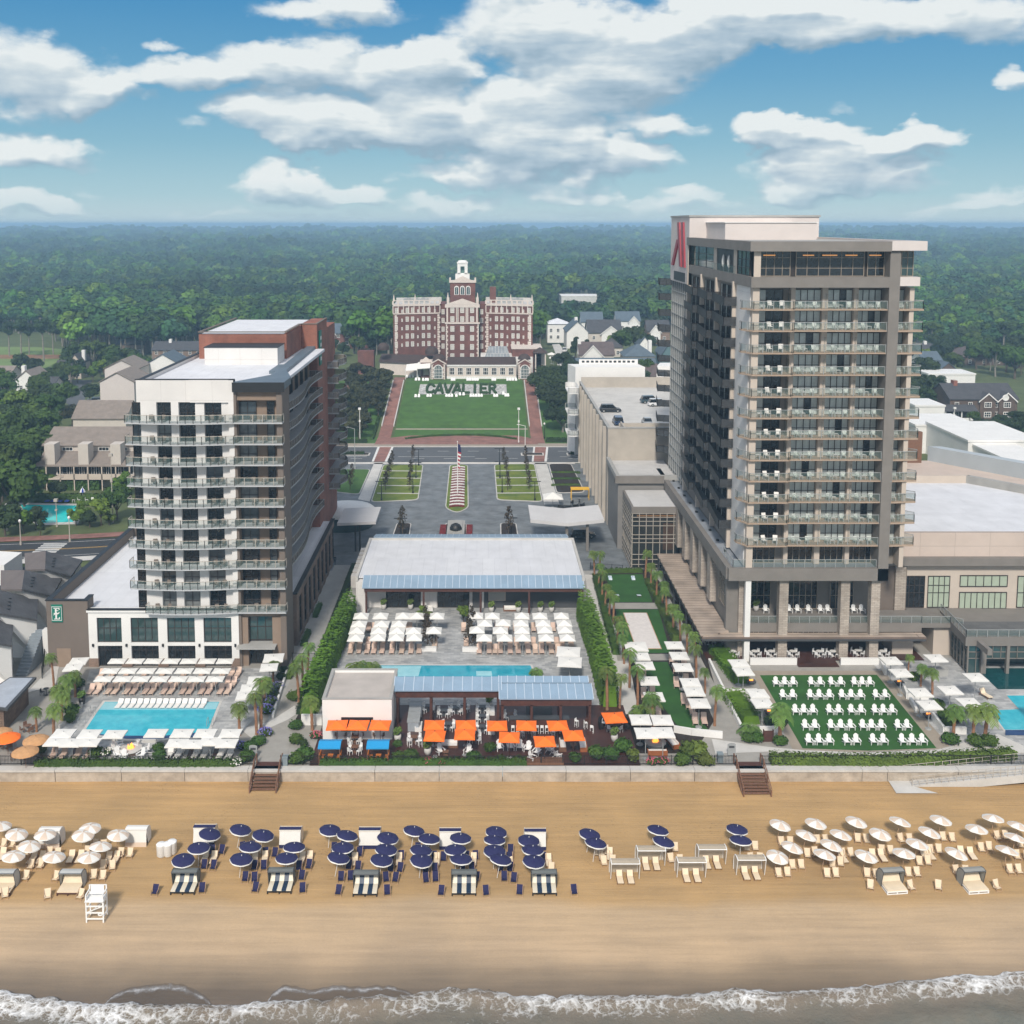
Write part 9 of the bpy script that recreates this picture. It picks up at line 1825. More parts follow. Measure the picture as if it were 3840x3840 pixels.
def house(px0,px1,pyb,h,rh,wm,rm,kind,label,z=None,d=9,name='house',nwin=3,rows_=1,gab=None,chim=None,cat='house'):
 zz=8.5 if z is None else z
 x0,Y=G(px0,pyb,zz);x1,_=G(px1,pyb,zz);build(name,label,cat,((x0+x1)/2,Y,zz))
 mb=MB();mb.bx(x0,x1,Y,Y+d,zz-1,zz+h,0)
 if kind in('x','y'):
  P=[(x0,Y,zz+h),(x0,Y+d,zz+h),(x0,Y+d/2,zz+h+rh),(x1,Y,zz+h),(x1,Y+d,zz+h),(x1,Y+d/2,zz+h+rh)] if kind=='x' else [(x0,Y,zz+h),(x1,Y,zz+h),((x0+x1)/2,Y,zz+h+rh),(x0,Y+d,zz+h),(x1,Y+d,zz+h),((x0+x1)/2,Y+d,zz+h+rh)]
  mb.pts(P,[(0,1,2),(3,5,4)])
 PL('wall',mb,wm);mb=MB()
 if kind=='hip': mb.hip(x0,x1,Y,Y+d,zz+h,zz+h+rh)
 elif kind=='flat': mb.bx(x0-.2,x1+.2,Y-.2,Y+d+.2,zz+h,zz+h+.5)
 else: mb.gable(x0,x1,Y,Y+d,zz+h,zz+h+rh,kind)
 PL('roof',mb,rm)
 for r in range(rows_):
  for i in range(nwin): PA('window',hw_,x0+(x1-x0)*(i+.5)/nwin,Y-.02,zz+.8+r*3.0)
 if gab:
  for g0,g1,gh in gab:
   a=x0+(x1-x0)*g0;b=x0+(x1-x0)*g1;m=(a+b)/2;mb=MB();mb.pts([(a,Y-.6,zz+h-.2),(b,Y-.6,zz+h-.2),(m,Y-.6,zz+h+gh),(m,Y+d*.45,zz+h+gh)],[(0,1,2)]);mb.bx(a+.3,b-.3,Y-.55,Y,zz,zz+h-.19);PL('gable_front',mb,WHITE if wm!=SHG else SHG)
   mb=MB();
   for s in (a,b): mb.pts([(s+(s-m)*.12,Y-.95,zz+h-.45),(m,Y-.95,zz+h+gh+.15),(m,Y+d*.45,zz+h+gh+.15),(s+(s-m)*.12,Y+d*.45,zz+h-.45),(s+(s-m)*.12,Y-.97,zz+h-.85),(m,Y-.97,zz+h+gh-.3)],[(0,1,2,3)]);mb.f.append((len(mb.v)-6,len(mb.v)-5,len(mb.v)-1,len(mb.v)-2));mb.m.append(1)
   PL('gable_roof',mb,[rm,WHITE])
   for r in range(rows_): PA('gable_window',hw2,m,Y-.6,zz+.8+r*3.)
 if chim: X=x0+(x1-x0)*chim;mb=MB();mb.bx(X-.6,X+.6,Y+d*.4,Y+d*.55,zz+h,zz+h+rh+1.2);PL('chimney',mb,WHITE if wm!=SHG else BRICK)
 return hl
HS=[(572,760,1362,5.5,3.2,BRICKT,CHAR,'x','long dark roofed row house in front of the woodland, left',0,12,6,2,None,.3),(205,262,1425,4,3,CREAM,CHAR,'x','tan cottage wing with grey roof by the fairway',0,9,2,1,None,None),(262,305,1420,6,3.5,CREAM,CHAR,'y','taller tan cottage with grey pitched roof and brick chimney',0,10,2,1,None,.9),
(60,140,1470,4,3.6,WHITE,TROOF,'y','white cottage with grey pitched roof below the fairway',0,12,2,1,None,.1),(-40,40,1440,3.5,2.6,PCLAD,TROOF,'x','grey roofed cottage at the left edge',0,10,2,1,None,None),(140,205,1475,3,2.2,PCLAD,CHAR,'x','small dark roofed cottage behind the dark trees',0,8,2,1,None,None),
(378,506,1532,8.6,3.2,PINKW,TROOF,'y','tall pale blank gabled block left of the hotel tower roof',0,16,0,1,None,None),(395,520,1460,7.5,3.2,PINKW,TROOF,'y','second pale gabled block behind the first',0,14,0,1,None,None),(545,680,1440,7,4.2,WHITE,SLATE,'y','white gabled house with blue grey roof behind the hotel roof',0,14,1,1,None,None),
(1222,1380,1300,5.5,3.6,BRICKC,SLATE,'x','brick town house with slate roof left of the brick hotel',None,12,5,2,[(.02,.24,2.8)],.9),(1180,1290,1250,5,3.5,BRICKC,SLATE,'hip','slate hipped house farther behind the brick town house',None,12,3,1,None,None),(1385,1475,1262,4,5.2,PCLAD,M('grey shingle',(.22,.22,.22),.9,.1,.8),'y','grey gabled pavilion touching the brick hotel left wing',None,12,0,1,None,None),
(2053,2132,1277,7.4,2.2,WHITE,ROOFW,'hip','white two storey house with columned double porch',None,10,3,2,None,None),(2125,2205,1300,6,4.6,WHITE,SLATE,'y','narrow white house with steep slate gable',None,16,2,1,None,.5),(2206,2330,1280,3.6,5.2,PCLAD,CHAR,'x','charcoal roofed house with wide front gable',None,14,3,1,[(.38,.98,3.2)],None),(2180,2260,1240,4,4.6,WHITE,SLATE,'x','slate roof behind the charcoal roofed house',None,10,0,1,None,None),
(2174,2302,1370,3.6,4.2,PCLAD,MAUVE,'x','house with big white triangular pediment and mauve roof',None,12,3,1,[(.08,.68,3.8)],.02),(2342,2456,1382,4.4,4.0,PCLAD,SLATE,'hip','cream house with dark hipped roof and tall white chimney',None,12,4,1,None,.9),(2165,2470,1412,3.0,2.6,PCLAD,SLATE,'x','long low slate roofed range with small arched dormers',None,9,0,1,None,None),(2200,2470,1440,2.4,3.4,BRICKC,MAUVE,'x','mauve brown roofed row before the long slate roof',None,9,0,1,None,None),
(2312,2400,1240,4.5,4.2,WHITE,SLATE,'x','slate roofed white house highest on the right slope',None,12,2,1,[(.5,.95,2.6)],None),(2428,2512,1282,4.5,4.4,BRICKT,CHAR,'x','brown brick house with white trimmed gable',None,12,2,1,[(.1,.6,3.)],None),(2480,2530,1425,8,4,M('blue green siding',(.10,.17,.19),.8,.08,.5),SLATE,'y','blue green house tight beside the right hotel',None,12,1,2,None,None),
(3530,3625,1335,3.6,3,BRICKT,BRO,'hip','house with brown hipped roof among trees at right',0,16,2,1,None,.1),(3610,3770,1370,3.6,5,SHG,MAUVE,'hip','wide dark brown hipped house behind the shingle house',0,16,3,1,None,None),(3460,3530,1410,6,3,WHITE,SLATE,'x','white house with blue grey roof beside the right hotel',0,12,1,1,None,None),(3520,3590,1420,3,3.2,SHG,SLATE,'y','small brown gabled house right of the white house',0,10,1,1,None,None),
(3440,3525,1352,4,3,BRICKT,CHAR,'x','low brick house with charcoal roof touching the right hotel edge',0,10,2,1,None,.5),(3690,3800,1305,4,4,WHITE,BRO,'x','white house with brown roof high among the right trees',0,12,3,1,None,.8),(3560,3640,1285,4,3.4,PCLAD,SLATE,'x','pale house with slate roof at the right woodland edge',0,10,2,1,None,None),(2262,2335,1338,3.6,3.4,PCLAD,CHAR,'hip','small charcoal hipped house behind the pediment house',None,9,2,1,None,None),(2395,2440,1335,4,3.4,WHITE,SLATE,'y','white gabled cottage right of the largest tree',None,9,1,1,None,None),
(1100,1190,1262,4.5,3.4,WHITE,SLATE,'x','slate roofed white house beside the brick penthouse',0,10,3,1,None,.2),(440,540,1330,4.5,3,BRICKT,CHAR,'x','dark roofed brick house left of the long row house',0,10,3,1,None,.7)]
for q in HS: house(*q[:8],q[8],z=q[9],d=q[10],nwin=q[11],rows_=q[12],gab=q[13],chim=q[14])
house(2105,2245,1156,8,.4,M('pale modern wall',(.55,.55,.53)),WHITE,'flat','pale modern flat roofed building standing in the woodland',z=3,d=20,name='modern_building',nwin=6,cat='building')
h_=house(3560,3812,1573,6.2,3.8,SHG,CHAR,'x','large brown shingle house with white trim and porch at right',z=0,d=15,nwin=5,rows_=2,gab=[(.42,.68,2.0),(.70,.97,2.2)],chim=.2)
x0,Y=G(3500,1573,0);x1,_=G(3650,1573,0);mb=MB();mb.bx(x0-1,x1,Y-3,Y+4,3.0,3.3,0);mb.pts([(x0-1.5,Y-3.4,3.1),(x1,Y-3.4,3.1),(x1,Y,4.7),(x0+1,Y,4.7)],[(0,1,2,3)],0)
for i in range(6): X=x0+(x1-x0)*i/5;mb.bx(X-.15,X+.15,Y-2.9,Y-2.6,0,3.,1)
mb.bx(x0,x1,Y-2.9,Y-2.8,.2,1.0,1);PL('porch',mb,[CHAR,WHITE]);mb=MB();mb.lathe([(0,0),(1.,0),(1.,.2),(.7,.25),(.7,.1),(0,.1)],16);o=PL('round_window',mb,WHITE);
X=G(3762,1573,0)[0];o.matrix_parent_inverse=Matrix.Identity(4);o.location=Vector((X,Y-.75,6.9))-O;o.rotation_euler=(R(90),0,0)
for px0,px1,py,h,d,lb,k in ((3430,3660,1700,7.2,16,'white flat roofed house with long dark window',1),(3430,3540,1600,6,12,'white sloped box house behind the long window house',0),(3625,3900,1780,8.0,24,'large white flat roofed house at the right edge',1),(3780,3950,1850,7.0,20,'nearest white box house cut by the right edge',0),(3480,3655,1462,5.5,12,'white flat roofed house behind the shingle house',0)):
 h_=house(px0,px1,py,h,0,WHITE,WHITE,'flat',lb,z=0,d=d,nwin=0)
 if k: x0,Y=G(px0,py,0);x1,_=G(px1,py,0);PA('strip_window',winmesh((x1-x0)*.32,2.2,4,1,GLASSD,FRAMEB),x0+(x1-x0)*.5,Y-.03,h*.5)
x0,Y=G(137,1833,0);x1=G(497,1833,0)[0];build('condominium','long grey roofed condominium with three pale chimneys behind the turquoise pool','condominium',((x0+x1)/2,Y,0))
def Z_(py,dy=0): return WZ(300,py,Y+dy)[1]
ze=WZ(300,1672,Y+5)[1];zr=WZ(300,1603,Y+12)[1];zl2=WZ(300,1745,Y)[1]
mb=MB();mb.bx(x0,x1,Y+5,Y+19,0,ze,0);mb.bx(x0+4,x1,Y+1.5,Y+5,0,zl2,0);PL('wall',mb,PCLAD)
mb=MB();mb.gable(x0,x1,Y+5,Y+19,ze,zr,'x',mr=0);mb.pts([(x0,Y-.5,zl2),(x1,Y-.5,zl2),(x1,Y+5,ze-1.2),(x0,Y+5,ze-1.2),(x0,Y-.5,zl2-.25),(x1,Y-.5,zl2-.25)],[(0,1,2,3),(0,1,5,4)]);PL('roof',mb,TROOF)
for a in (168,294,415): X=WZ(a,1700,Y)[0];mb=MB();mb.bx(X,X+2.3,Y-.2,Y+3,zl2+.2,WZ(300,1672,Y)[1]+.4,0);PL('chimney_box',mb,PCLAD)
mb=MB();mb.bx(x0+3,x1,Y-1.6,Y+1.5,2.5,2.8,0)
for i in range(7): X=x0+3+(x1-x0-3)*i/6;mb.bx(X-.12,X+.12,Y-1.6,Y-1.4,0,zl2,0)
mb.bx(x0+7,x1,Y-1.6,Y-1.5,2.8,3.8,0);PL('balcony',mb,CREAM)
gw=winmesh(3.4,2.3,3,1,GLASSD,WHITE);
for i in range(6): PA('patio_window',gw,x0+5+i*(x1-x0-5)/6+1,Y+1.45,3.0);
for i in range(5): PA('upper_window',winmesh(2.4,.9,3,1,GLASSD,WHITE),x0+5.5+i*4.2,Y+4.95,ze-1.15)
x0,Y=G(275,1700,0);x1=G(474,1700,0)[0];house(276,474,1640,5.2,4.2,PCLAD,TROOF,'x','rear condominium block with wide dark dormer slot',z=0,d=12,nwin=0,name='condominium_block')
t,cx_,cy_=pool('condominium_pool','turquoise swimming pool beside the side street','' or [(78,1893),(292,1897),(275,1958),(150,1962),(95,1930)],lambda a,b:(a,b),POOLT,coping=1.6,z=.07)
for i,px in enumerate((182,203,230,256)): x,y=G(px,1884);place([pp('seat',LWHT[0][1] and MB().bx(-.33,.33,-.9,.3,.3,.4),M('royal blue sling',(.01,.04,.30))),pp('backrest',MB().pts([(-.33,.3,.4),(.33,.3,.4),(.33,.9,.95),(-.33,.9,.95)],[(0,1,2,3)]),MATS['royal blue sling'])],'sun_lounger','blue lounger at the turquoise pool, %s of four'%nth(i,4),'sun lounger',(x,y,.06),0,'blue loungers at the turquoise pool',1.3)
x,y=G(311,1878);place([pp('canopy',umb8(.5,2.2,False,0,0,drop=2.6)[0],[MATS['royal blue sling'],WHITE]),pp('pole',MB().tube((0,0,0),(0,0,2.4),.05),WHITE)],'closed_umbrella','blue and white half closed umbrella by the turquoise pool','umbrella',(x,y,.06),0,None,1.3)
for i,px in enumerate((278,298,325,350)): x,y=G(px,1884);place(DCW,'dining_chair','white chair at the turquoise pool, %s of four'%nth(i,4),'chair',(x,y,.06),i,'white chairs at the turquoise pool',1.3)
def z8(x,y,z=0): return (*G(x*.4971,1900+y*.4971,z),z)
MR=Mtile('grey roof shingles',(.085,.085,.09),(.07,.07,.076),(.045,.045,.05),.5,.4);MR2=M('grey brown roof',(.13,.11,.105),.9,.12,.6)
def motel(label,rf,rn,en,ef,lf,ln,zr=8.2,ze=5.8,doorz=2.6):
 A,B,C_,D=z8(*rf,zr),z8(*rn,zr),z8(*en,ze),z8(*ef,ze);E_,F_=z8(*lf,ze+.6),z8(*ln,ze+.6);build('motel_unit',label,'motel',(B[0],B[1],0))
 for nm,q,m in (('right_roof_slope',(A,B,C_,D),MR),('left_roof_slope',(A,E_,F_,B),MR2)):
  mb=MB();mb.pts(list(q)+[(a,b,c-.3) for a,b,c in q],[(0,1,2,3),(3,2,1,0),(7,6,5,4),(0,4,5,1),(1,5,6,2),(2,6,7,3),(3,7,4,0)]);PL(nm,mb,m)
 mb=MB();dz=.35
 mb.pts([(F_[0],F_[1]+.4,0),(C_[0]-.3,C_[1]+.4,0),(C_[0]-.3,C_[1]+.4,ze-dz),(B[0],B[1]+.4,zr-dz),(F_[0],F_[1]+.4,ze+.2)],[(0,1,2,3,4)]);mb.pts([(C_[0]-.3,C_[1]+.4,0),(D[0]-.3,D[1],0),(D[0]-.3,D[1],ze-dz),(C_[0]-.3,C_[1]+.4,ze-dz)],[(0,1,2,3)]);PL('white_wall',mb,WHITE)
 mb=MB();
 for i in range(4): t_=.30+i*.16;p=Vector(A).lerp(Vector(B),t_);q_=Vector(D).lerp(Vector(C_),t_);c=p.lerp(q_,.27);mb.bx(c.x-.25,c.x+.25,c.y-.1,c.y+.1,c.z,c.z+.12)
 PL('roof_vents',mb,BLACK)
motel('grey shingled motel unit farthest back, beside the brown wing',(345,335),(340,470),(535,522),(622,400),(185,350),(190,475));motel('grey shingled motel unit, second from the back',(185,478),(165,622),(395,668),(468,540),(5,480),(5,625));motel('grey shingled motel unit, third from the back',(0,630),(-30,800),(282,850),(288,690),(-160,640),(-170,800));motel('grey shingled motel unit nearest the beach',(-200,800),(-230,990),(88,1045),(102,858),(-330,820),(-360,1000))
build('motel_annex','motel stair and gallery beside the brown wing','stair',(*z8(150,1250)[:2],0));a=z8(115,1280);b=z8(205,1280);c=z8(115,980,4.)
mb=MB();n=14
for i in range(n): t_=i/n;y=a[1]+t_*6;mb.bx(a[0],b[0],y,y+.43,0,.25+t_*4.2)
PL('grey_stair',mb,M('blue grey stair',(.22,.25,.28),.8,.1,1));mb=MB();d=z8(205,1000,3.2);mb.bx(b[0]+.1,b[0]+1.4,a[1]+5,a[1]+6,0,4.4,0);PL('stair_wall',mb,[WHITE])
build('white_flat_roof_shed','white flat roofed shed cut by the left edge behind the motel','shed',z8(60,400));q=[z8(-80,330,3.5),z8(165,345,3.5),z8(30,440,3.5),z8(-80,440,3.5)];mb=MB();mb.prism([p[:2] for p in q],0,3.5);PL('shed',mb,WHITE)
build('tiki_bar','left edge bar with blue framed glossy flat roof','bar',z8(120,1600));q=[z8(75,1285,3.2),z8(275,1285,3.2),z8(55,1525,3.2),z8(-160,1500,3.2),z8(-160,1440,3.2)];pq=[p[:2] for p in q];mb=MB();mb.prism(pq,2.9,3.2);PL('roof_edge',mb,DGREY);mb=MB();mb.prism(inset(pq,.35),3.2,3.24);PL('roof_sheet',mb,M('blue grey glossy roof',(.36,.39,.44),.3,.2,.3));mb=MB();mb.prism(inset(pq,.8),0,2.9);PL('bar_wall',mb,Mtile('brown stone wall',(.13,.08,.055),(.20,.13,.09),(.07,.05,.04),.5,.3,axis='W'));
x0,y0,_=z8(275,1330);x1,y1,_=z8(370,1170);mb=MB();mb.prism([(x0,y0-3),(x0+2.9,y0-1),(x1+1.5,y1),(x0,y1)],.02,.06);struct('white_terrace_floor',mb,LCONC)
def lamp(px,pyb,pyt,label,kind='globe',mat=RAILW,z=0,cat='street lamp'):
 x,y=G(px,pyb,z);h=WZ(px,pyt,y)[1]-z;t=thing('street_lamp' if kind!='mast' else 'light_mast',label,cat,(x,y,z));mb=MB();mb.tube((0,0,0),(0,0,h),.11,8,0,.07);mb.tube((0,0,0),(0,0,.6),.2,8);link('pole',mb.mesh('pole',mat),t);mb=MB()
 if kind=='globe': mb.lathe([(0,0),(.18,.05),(.28,.35),(.15,.6),(0,.65)],10);link('globe',mb.mesh('globe',WHITE),t,(0,0,h))
 elif kind=='twin': mb.bx(-1.2,1.2,-.06,.06,h-.1,h);mb.bx(-1.3,-.5,-.12,.12,h-.05,h+.05);mb.bx(.5,1.3,-.12,.12,h-.05,h+.05);link('twin_heads',mb.mesh('twin_heads',mat),t)
 elif kind=='arm': mb.tube((0,0,h-.1),(-1.5,0,h+.3),.06,6);mb.bx(-2.2,-1.4,-.15,.15,h+.25,h+.38);link('arm',mb.mesh('arm',mat),t)
 else: mb.bx(-.35,.35,-.3,.3,h-.3,h+.25);mb.bx(-.22,.22,-.2,.2,h*.6,h*.66);link('equipment',mb.mesh('equipment',mat),t)
W8=lambda x,y:(x*.4971,1900+y*.4971)
for x,yb,yt,k,lb in ((55,180,0,'globe','lamp at the left edge of the side street pavement'),(157,288,120,'globe','lamp on the near kerb of the side street, left'),(430,152,-50,'mast','pale mast with two boxes beside the turquoise pool'),(527,265,95,'globe','lamp on the near kerb of the side street, right'),(853,120,-390,'mast','tallest pale mast by the side street')): a=W8(x,yb);lamp(a[0],yb*.4971+1900,yt*.4971+1900,lb,k)
for (x,yb),yt,k,m,lb,z in (((223,1125),940,'mast',WHITE,'white mast at the left of the street',0),((195,1275),1050,'arm',RAILM,'grey arm lamp by the left hotel corner',0),((1107,1130),940,'mast',WHITE,'white mast at the foot of the right steps',0),((1143,1195),1035,'arm',WHITE,'white arm lamp on the right island',0),((550,1260),1165,'twin',BLACK,'black twin lamp at the left lawn, far corner',0),((535,1330),1240,'twin',BLACK,'black twin lamp in the left lawn, far part',0),((518,1415),1315,'twin',BLACK,'black twin lamp in the left lawn, near right',0),((343,1455),1345,'twin',BLACK,'black twin lamp in the left lawn, near left',0),((1000,1255),1160,'twin',BLACK,'black twin lamp at the right lawn, far corner',0),((1003,1330),1235,'twin',BLACK,'black twin lamp in the right lawn, far part',0),((1015,1412),1310,'twin',BLACK,'black twin lamp in the right lawn, near left',0),((1197,1455),1345,'twin',BLACK,'black twin lamp in the right lawn, near right',0),((450,1650),1550,'twin',BLACK,'black twin lamp in the bed left of the dome',0),((1062,1650),1548,'twin',BLACK,'black twin lamp in the bed right of the dome',0),((1250,1108),1030,'globe',BLACK,'small lamp by the right live oaks',0),((388,740),735,'globe',BLACK,'small lamp beside the sail awning',8.5)): a=zc(x,yb);b=zc(x,yt);lamp(a[0],a[1],b[1],lb,k,m,z)
a=(3755,1640);lamp(3755,1700,1592,'white arm lamp before the large white house','arm',WHITE);lamp(3577,1600,1530,'white mast by the shingle house porch','mast',WHITE)
a=zc(767,1420);x,y=G(*a);b=zc(767,1130);h=WZ(*b,y)[1];t=thing('flagpole','tall white flagpole with striped flag in the central flower bed','flagpole',(x,y,.15));mb=MB();mb.tube((0,0,0),(0,0,h),.13,8,0,.06);mb.lathe([(0,0),(.16,.1),(0,.3)],8,0,(0,0,h));link('pole',mb.mesh('pole',WHITE),t)
mb=MB();n=13
for i in range(n): # limp flag hanging along the pole,folds of red and white,blue canton at top
 z0=h-.4-i*.42;w_=.35+.35*math.sin(i*.5);mb.pts([(.08,0,z0),(.5+w_*.5,.05*(-1)**i,z0-.25),(.45+w_*.5,-.05,z0-.67),(.08,0,z0-.42)],[(0,1,2,3),(3,2,1,0)],2 if i<4 else i%2)
link('flag',mb.mesh('flag',[RED,WHITE,CANVASN]),t)
def bl(t,s): # left/right edge interpolation of bed,t 0 near .. 1 far
 a=Vector(G(*zc(712,1495)));b=Vector(G(*zc(812,1495)));c=Vector(G(*zc(732,1262)));d=Vector(G(*zc(815,1262)));return a.lerp(c,t).lerp(b.lerp(d,t),s)
mr=MB();mw=MB();rg=random.Random(9);n=15
for i in range(n):
 for mbx,o_ in ((mr,0),(mw,.5)):
  for s in range(16):
   t0=(i+o_+ .28*math.sin(s/16*3))/n*.96;wd=.40/n;f=bl(min(.99,t0),.08+.84*s/16);g=bl(min(.99,t0),.08+.84*(s+1)/16);hh=bl(min(1,t0+wd),.08+.84*(s+1)/16);k_=bl(min(1,t0+wd),.08+.84*s/16);z=.34+rg.uniform(.0,.05);mbx.pts([(f.x,f.y,.17),(g.x,g.y,.17),(hh.x,hh.y,.17),(k_.x,k_.y,.17),(f.x,f.y,z),(g.x,g.y,z),(hh.x,hh.y,z),(k_.x,k_.y,z)],[(4,5,6,7),(0,1,5,4),(1,2,6,5),(2,3,7,6),(3,0,4,7)])
stuff('crimson_flower_rows',mr,FLR,'crimson flower rows in the long central bed','flowers');stuff('white_flower_rows',mw,FLWH,'white flower rows in the long central bed','flowers')
x,y=G(*zc(755,1665));t=thing('dome_plinth','grey stone plinth with a black dome between crimson beds','fountain',(x,y,.15));mb=MB();mb.bx(-1.7,1.7,0,9,0,.9);mb.bx(-1.2,1.2,1,8.5,.9,1.1);link('plinth',mb.mesh('plinth',GREYC),t);mb=MB();mb.lathe([(1.15,0),(1.2,.3),(.9,.9),(.4,1.2),(0,1.3)],18,0,(0,2.,1.1));link('dome',mb.mesh('dome',BLACK,True),t)
mb=MB()
for s in (-1,1):
 for k in range(14): mb.bx(x+s*2.6-.6,x+s*2.6+.6,y+.2+k*.6,y+.7+k*.6,.17,.3+.1*(k%3)/2)
stuff('crimson_flower_bed',mb,FLR,'crimson flowers on both sides of the dome plinth','flowers')
a6=MB();a6.bx(-.45,.45,-.4,.3,.15,.42);a6.pts([(-.42,.2,.4),(.42,.2,.4),(.36,.5,1.25),(-.36,.5,1.25)],[(0,1,2,3),(3,2,1,0)]);a6.bx(-.5,-.38,-.45,.3,.4,.62);a6.bx(.38,.5,-.45,.3,.4,.62);HC=[pp('lawn_chair',a6,PLASTW)]
HP=[(535,785),(552,785),(575,787),(590,787),(600,787),(735,786),(748,786),(822,786),(835,786),(850,786),(865,786),(878,786),(962,786),(975,786),(1045,786),(1060,786),(1075,786),(1092,786),(485,768),(500,768),(518,768),(545,770),(635,770),(650,770),(672,770),(690,770),(785,770),(800,770),(912,770),(928,770),(965,770),(980,770),(1045,770),(1065,770),(1090,770)]+[(533,878),(551,878),(600,876),(616,876),(705,876),(720,876),(735,876),(760,876),(780,868),(800,868),(840,876),(855,876),(870,876),(885,876),(900,876),(972,876),(986,876),(1022,864),(1035,874),(1048,874)]
its=[]
for p in HP: x,y,z=GT(*zc(*p));its.append((x,y,z))
for i,j,n,nr,q in rows(its,1.6): place(HC,'lawn_chair','small white hill lawn chair, %s, %s'%(nth(j,n),['nearest row, below the letters','row touching the letters','row above the letters','row by the umbrellas','row at the terrace edge','topmost row','last row'][min(i,6)]),'chair',(q[0],q[1],q[2]+.02),0,'white chairs on the hill lawn',.82)
for i,p in enumerate(((540,745),(575,755),(665,742),(790,742),(960,742),(1062,742))): x,y,z=GT(*zc(p[0],p[1]+14));place(UMW,'square_umbrella','white umbrella before the historic hotel, %s'%nth(i,6),'umbrella',(x,y,z),0,'white umbrellas before the historic hotel',1.25)
for i,p in enumerate(((1290,690),(1300,710))): x,y,z=GT(*zc(*p));place(UMW,'square_umbrella','white umbrella on the forecourt right of the historic hotel, %s'%['far','near'][i],'umbrella',(x,y,z),0,None,1.4)
def car(body,suv=False):
 L_,W_,H_=(4.8,1.95,1.75) if suv else (4.5,1.8,1.42);w=W_/2
 def loft(secs,mb,m=0):
  n=len(secs[0]);P=[p for s in secs for p in s];mb.pts(P,[(k*n+i,k*n+(i+1)%n,(k+1)*n+(i+1)%n,(k+1)*n+i) for k in range(len(secs)-1) for i in range(n)]+[tuple(range(n-1,-1,-1)),tuple(range(len(P)-n,len(P)))],m)
 hb_=.95 if suv else .82
 def sec(x,z0,z1,ww): return [(x,-ww,z0+.1),(x,-ww,z1-.15),(x,-ww*.9,z1),(x,ww*.9,z1),(x,ww,z1-.15),(x,ww,z0+.1),(x,ww*.85,z0),(x,-ww*.85,z0)]
 b=MB();loft([sec(-L_/2,.35,hb_-.12,w*.86),sec(-L_/2+.25,.25,hb_,w),sec(0,.22,hb_+.02,w),sec(L_/2-.9,.25,hb_-.03,w),sec(L_/2-.2,.28,hb_-.18,w*.95),sec(L_/2,.35,hb_-.32,w*.82)],b)
 x0,x1,x2,x3=(-L_/2+.15,-L_/2+.5,.55,1.35) if suv else (-L_/2+.5,-L_/2+1.2,.35,1.15)
 c=MB();c.pts([(x0,-w*.92,hb_),(x3,-w*.92,hb_),(x3,w*.92,hb_),(x0,w*.92,hb_),(x1,-w*.76,H_-.04),(x2,-w*.76,H_-.04),(x2,w*.76,H_-.04),(x1,w*.76,H_-.04)],[(0,1,5,4),(1,2,6,5),(2,3,7,6),(3,0,4,7),(4,5,6,7)])
 r=MB();r.bx(x1-.05,x2+.05,-w*.78,w*.78,H_-.05,H_)
 out=[pp('body',b,body,smooth=False),pp('windows',c,GLASSD),pp('roof',r,body)]
 tm=MB();tm.tube((0,-.11,0),(0,.11,0),.34,14);ty=tm.mesh('wheel',BLACK)
 rm=MB();rm.tube((0,-.125,0),(0,.125,0),.2,10);rim=rm.mesh('rim',RAILM)
 lm=MB();lm.bx(-.04,.04,-.2,.2,-.08,.08);hl_=lm.mesh('headlight',WHITE);tl=lm.mesh('tail_light',RED)
 return out,ty,rim,hl_,tl,(L_,w,hb_)
CP={k:(M(k+' car paint',c,.3,.03,1,coat=.5)) for k,c in (('black',(.012,.013,.015)),('white',(.7,.7,.7)),('teal',(.03,.06,.075)),('silver',(.32,.34,.36)),('blue',(.03,.06,.13)))};CPR={k:car(v,k!='silver') for k,v in CP.items()}
def putcar(col,x,y,z,rz,label):
 out,ty,rim,hd,tl,(L_,w,hb_)=CPR[col];t=place(out,'parked_car',label,'car',(x,y,z),rz)
 for sx_ in (-1,1):
  for sy_ in (-1,1):
   wl_=link('wheel',ty,t,(sx_*(L_/2-.85),sy_*(w-.1),.34));link('rim',rim,wl_)
   link('headlight' if sx_>0 else 'tail_light',hd if sx_>0 else tl,t,(sx_*(L_/2-.04),sy_*(w-.42),hb_-.3 if sx_>0 else hb_-.22))
for c,p,r,lb in (('black',(1618,958),0,'black car at the left on the open garage deck'),('teal',(1842,908),.1,'dark car behind the white one on the garage deck'),('white',(1885,925),.1,'white car on the garage deck beside the tallest tower'),('blue',(1660,1025),1.57,'dark blue car nose to the near parapet of the garage'),('silver',(1822,1025),1.57,'pale car nose to the near parapet of the garage')): x,y=G(*zc(*p),18.3);putcar(c,x,y,18.31,r,lb)
for c,px,py,z,r,lb in (('blue',2142,1352,8.55,1.9,'dark blue car in the street right of the historic hotel'),('black',2115,1345,8.55,1.6,'dark van at the forecourt right of the historic hotel'),('white',2118,1318,8.55,1.4,'white car farther up the residential street'),('silver',340,1512,0,.2,'silver car behind the pale gabled block'),('white',368,1508,0,.3,'white car right of the silver one behind the cottages'),('black',2185,2015,.02,.1,'dark car parked under the right entrance canopy')): x,y=G(px,py,z);putcar(c,x,y,z,r,lb)
x,y=G(*zc(1297,1490));place(mumb(4.2,CANVAS,2.3,1.0),'white_tent','small white tent beside the right entrance canopy','tent',(x,y,.03))
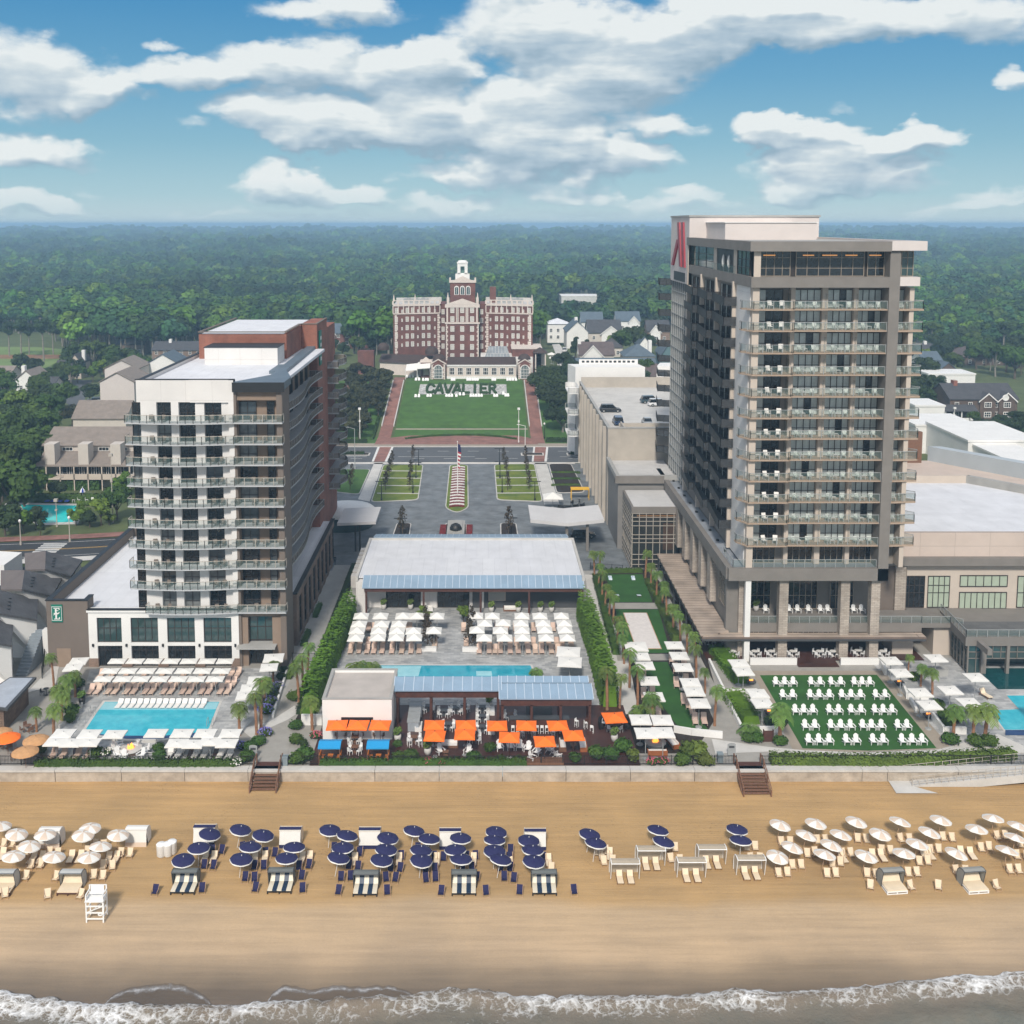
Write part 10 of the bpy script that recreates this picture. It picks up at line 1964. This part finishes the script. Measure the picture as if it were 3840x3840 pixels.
for i,p in enumerate(((1345,1500),(1385,1500),(1425,1495),(1462,1490),(1405,1475),(1445,1470))):
 x,y=G(*zc(*p));t=thing('black_scooter','black scooter behind the right entrance canopy, %s'%['leftmost','second in front','third in front','rightmost','left one at the back','right one at the back'][i],'scooter',(x,y,.03),.3*i);mb=MB();mb.pts([(-.8,-.16,.35),(.5,-.16,.3),(.75,-.1,.95),(.45,-.12,.75),(-.75,-.16,.85),(-.8,.16,.35),(.5,.16,.3),(.75,.1,.95),(.45,.12,.75),(-.75,.16,.85)],[(0,1,2,3,4),(9,8,7,6,5),(0,5,6,1),(1,6,7,2),(2,7,8,3),(3,8,9,4),(4,9,5,0)]);link('body',mb.mesh('body',BLACK),t);mb=MB();mb.tube((-.6,-.06,.28),(-.6,.06,.28),.28,12);mb.tube((.7,-.06,.28),(.7,.06,.28),.28,12);link('wheels',mb.mesh('wheels',DGREY),t);mb=MB();mb.tube((.6,-.35,1.05),(.6,.35,1.05),.03,5);mb.tube((.68,0,.3),(.58,0,1.05),.04,5);link('handlebar',mb.mesh('handlebar',RAILM),t)
x,y=G(*zc(1448,1445));mb=MB();mb.bx(-2,2,-1,1,2.3,2.5);[mb.bx(a-.05,a+.05,b-.05,b+.05,0,2.3) for a in (-1.9,1.9) for b in (-.9,.9)];o=link('yellow_shelter',mb.mesh('yellow_shelter',M('yellow sheet',(.75,.42,.02),.6,.1,1)),None,(x,y,.03));tag(o,'yellow topped shelter behind the right entrance canopy','shelter')
me=bpy.data.meshes.new('body');V=[(0,0,.95),(0,0,1.15),(0,0,1.42),(0,0,1.52),(0,-.01,1.60),(0,-.02,1.70),(.10,0,.90),(.12,-.03,.5),(.12,.02,.08),(.12,-.12,.04),(-.10,0,.90),(-.12,.04,.5),(-.12,.06,.08),(-.12,-.08,.04),(.19,0,1.40),(.24,.03,1.12),(.23,-.06,.88),(-.19,0,1.40),(-.24,.03,1.12),(-.23,-.06,.88)]
E_=[(0,1),(1,2),(2,3),(3,4),(4,5),(0,6),(6,7),(7,8),(8,9),(0,10),(10,11),(11,12),(12,13),(2,14),(14,15),(15,16),(2,17),(17,18),(18,19)];me.from_pydata(V,E_,[]);me.materials.append(M('dark clothing',(.015,.016,.022),.9,.2,3))
x,y=G(1256,2120);pn=thing('person','person in dark clothes standing at the corner of the brick wing','person',(x,y,.03));po=link('body',me,pn);sk=po.modifiers.new('skin','SKIN');RD=[.14,.13,.15,.06,.085,.07,.10,.07,.045,.04,.10,.07,.045,.04,.065,.045,.03,.065,.045,.03]
for i,v in enumerate(me.skin_vertices[0].data): v.radius=(RD[i],RD[i]*.8 if i<3 else RD[i])
po.modifiers.new('sub','SUBSURF').levels=1;po.modifiers['sub'].render_levels=2
mb=MB();mb.lathe([(.02,.10),(.075,.07),(.095,0),(.08,-.05)],12,0,(0,.01,1.70));link('hair',mb.mesh('hair',BLACK,True),pn);mb=MB();mb.lathe([(.01,-.09),(.06,-.07),(.078,0),(.06,.05),(.0,.07)],12,0,(0,-.045,1.665));mb.bx(-.012,.012,-.135,-.11,1.64,1.68);link('face',mb.mesh('face',M('skin tone',(.45,.27,.19))),pn)
for i,y in enumerate((153.5,157)):
 mb=MB();mb.lathe([(.05,.6),(.22,.9),(.26,1.6),(.14,2.3),(.03,2.5)],10);q=MB();q.tube((0,0,0),(0,0,2.6),.04,6);place([pp('folded_canopy',mb,CANVAS),pp('pole',q,RAILM)],'closed_umbrella','folded white umbrella on the roof terrace of the tallest tower, %s one'%['near','far'][i],'umbrella',(35.82,y,53.0))
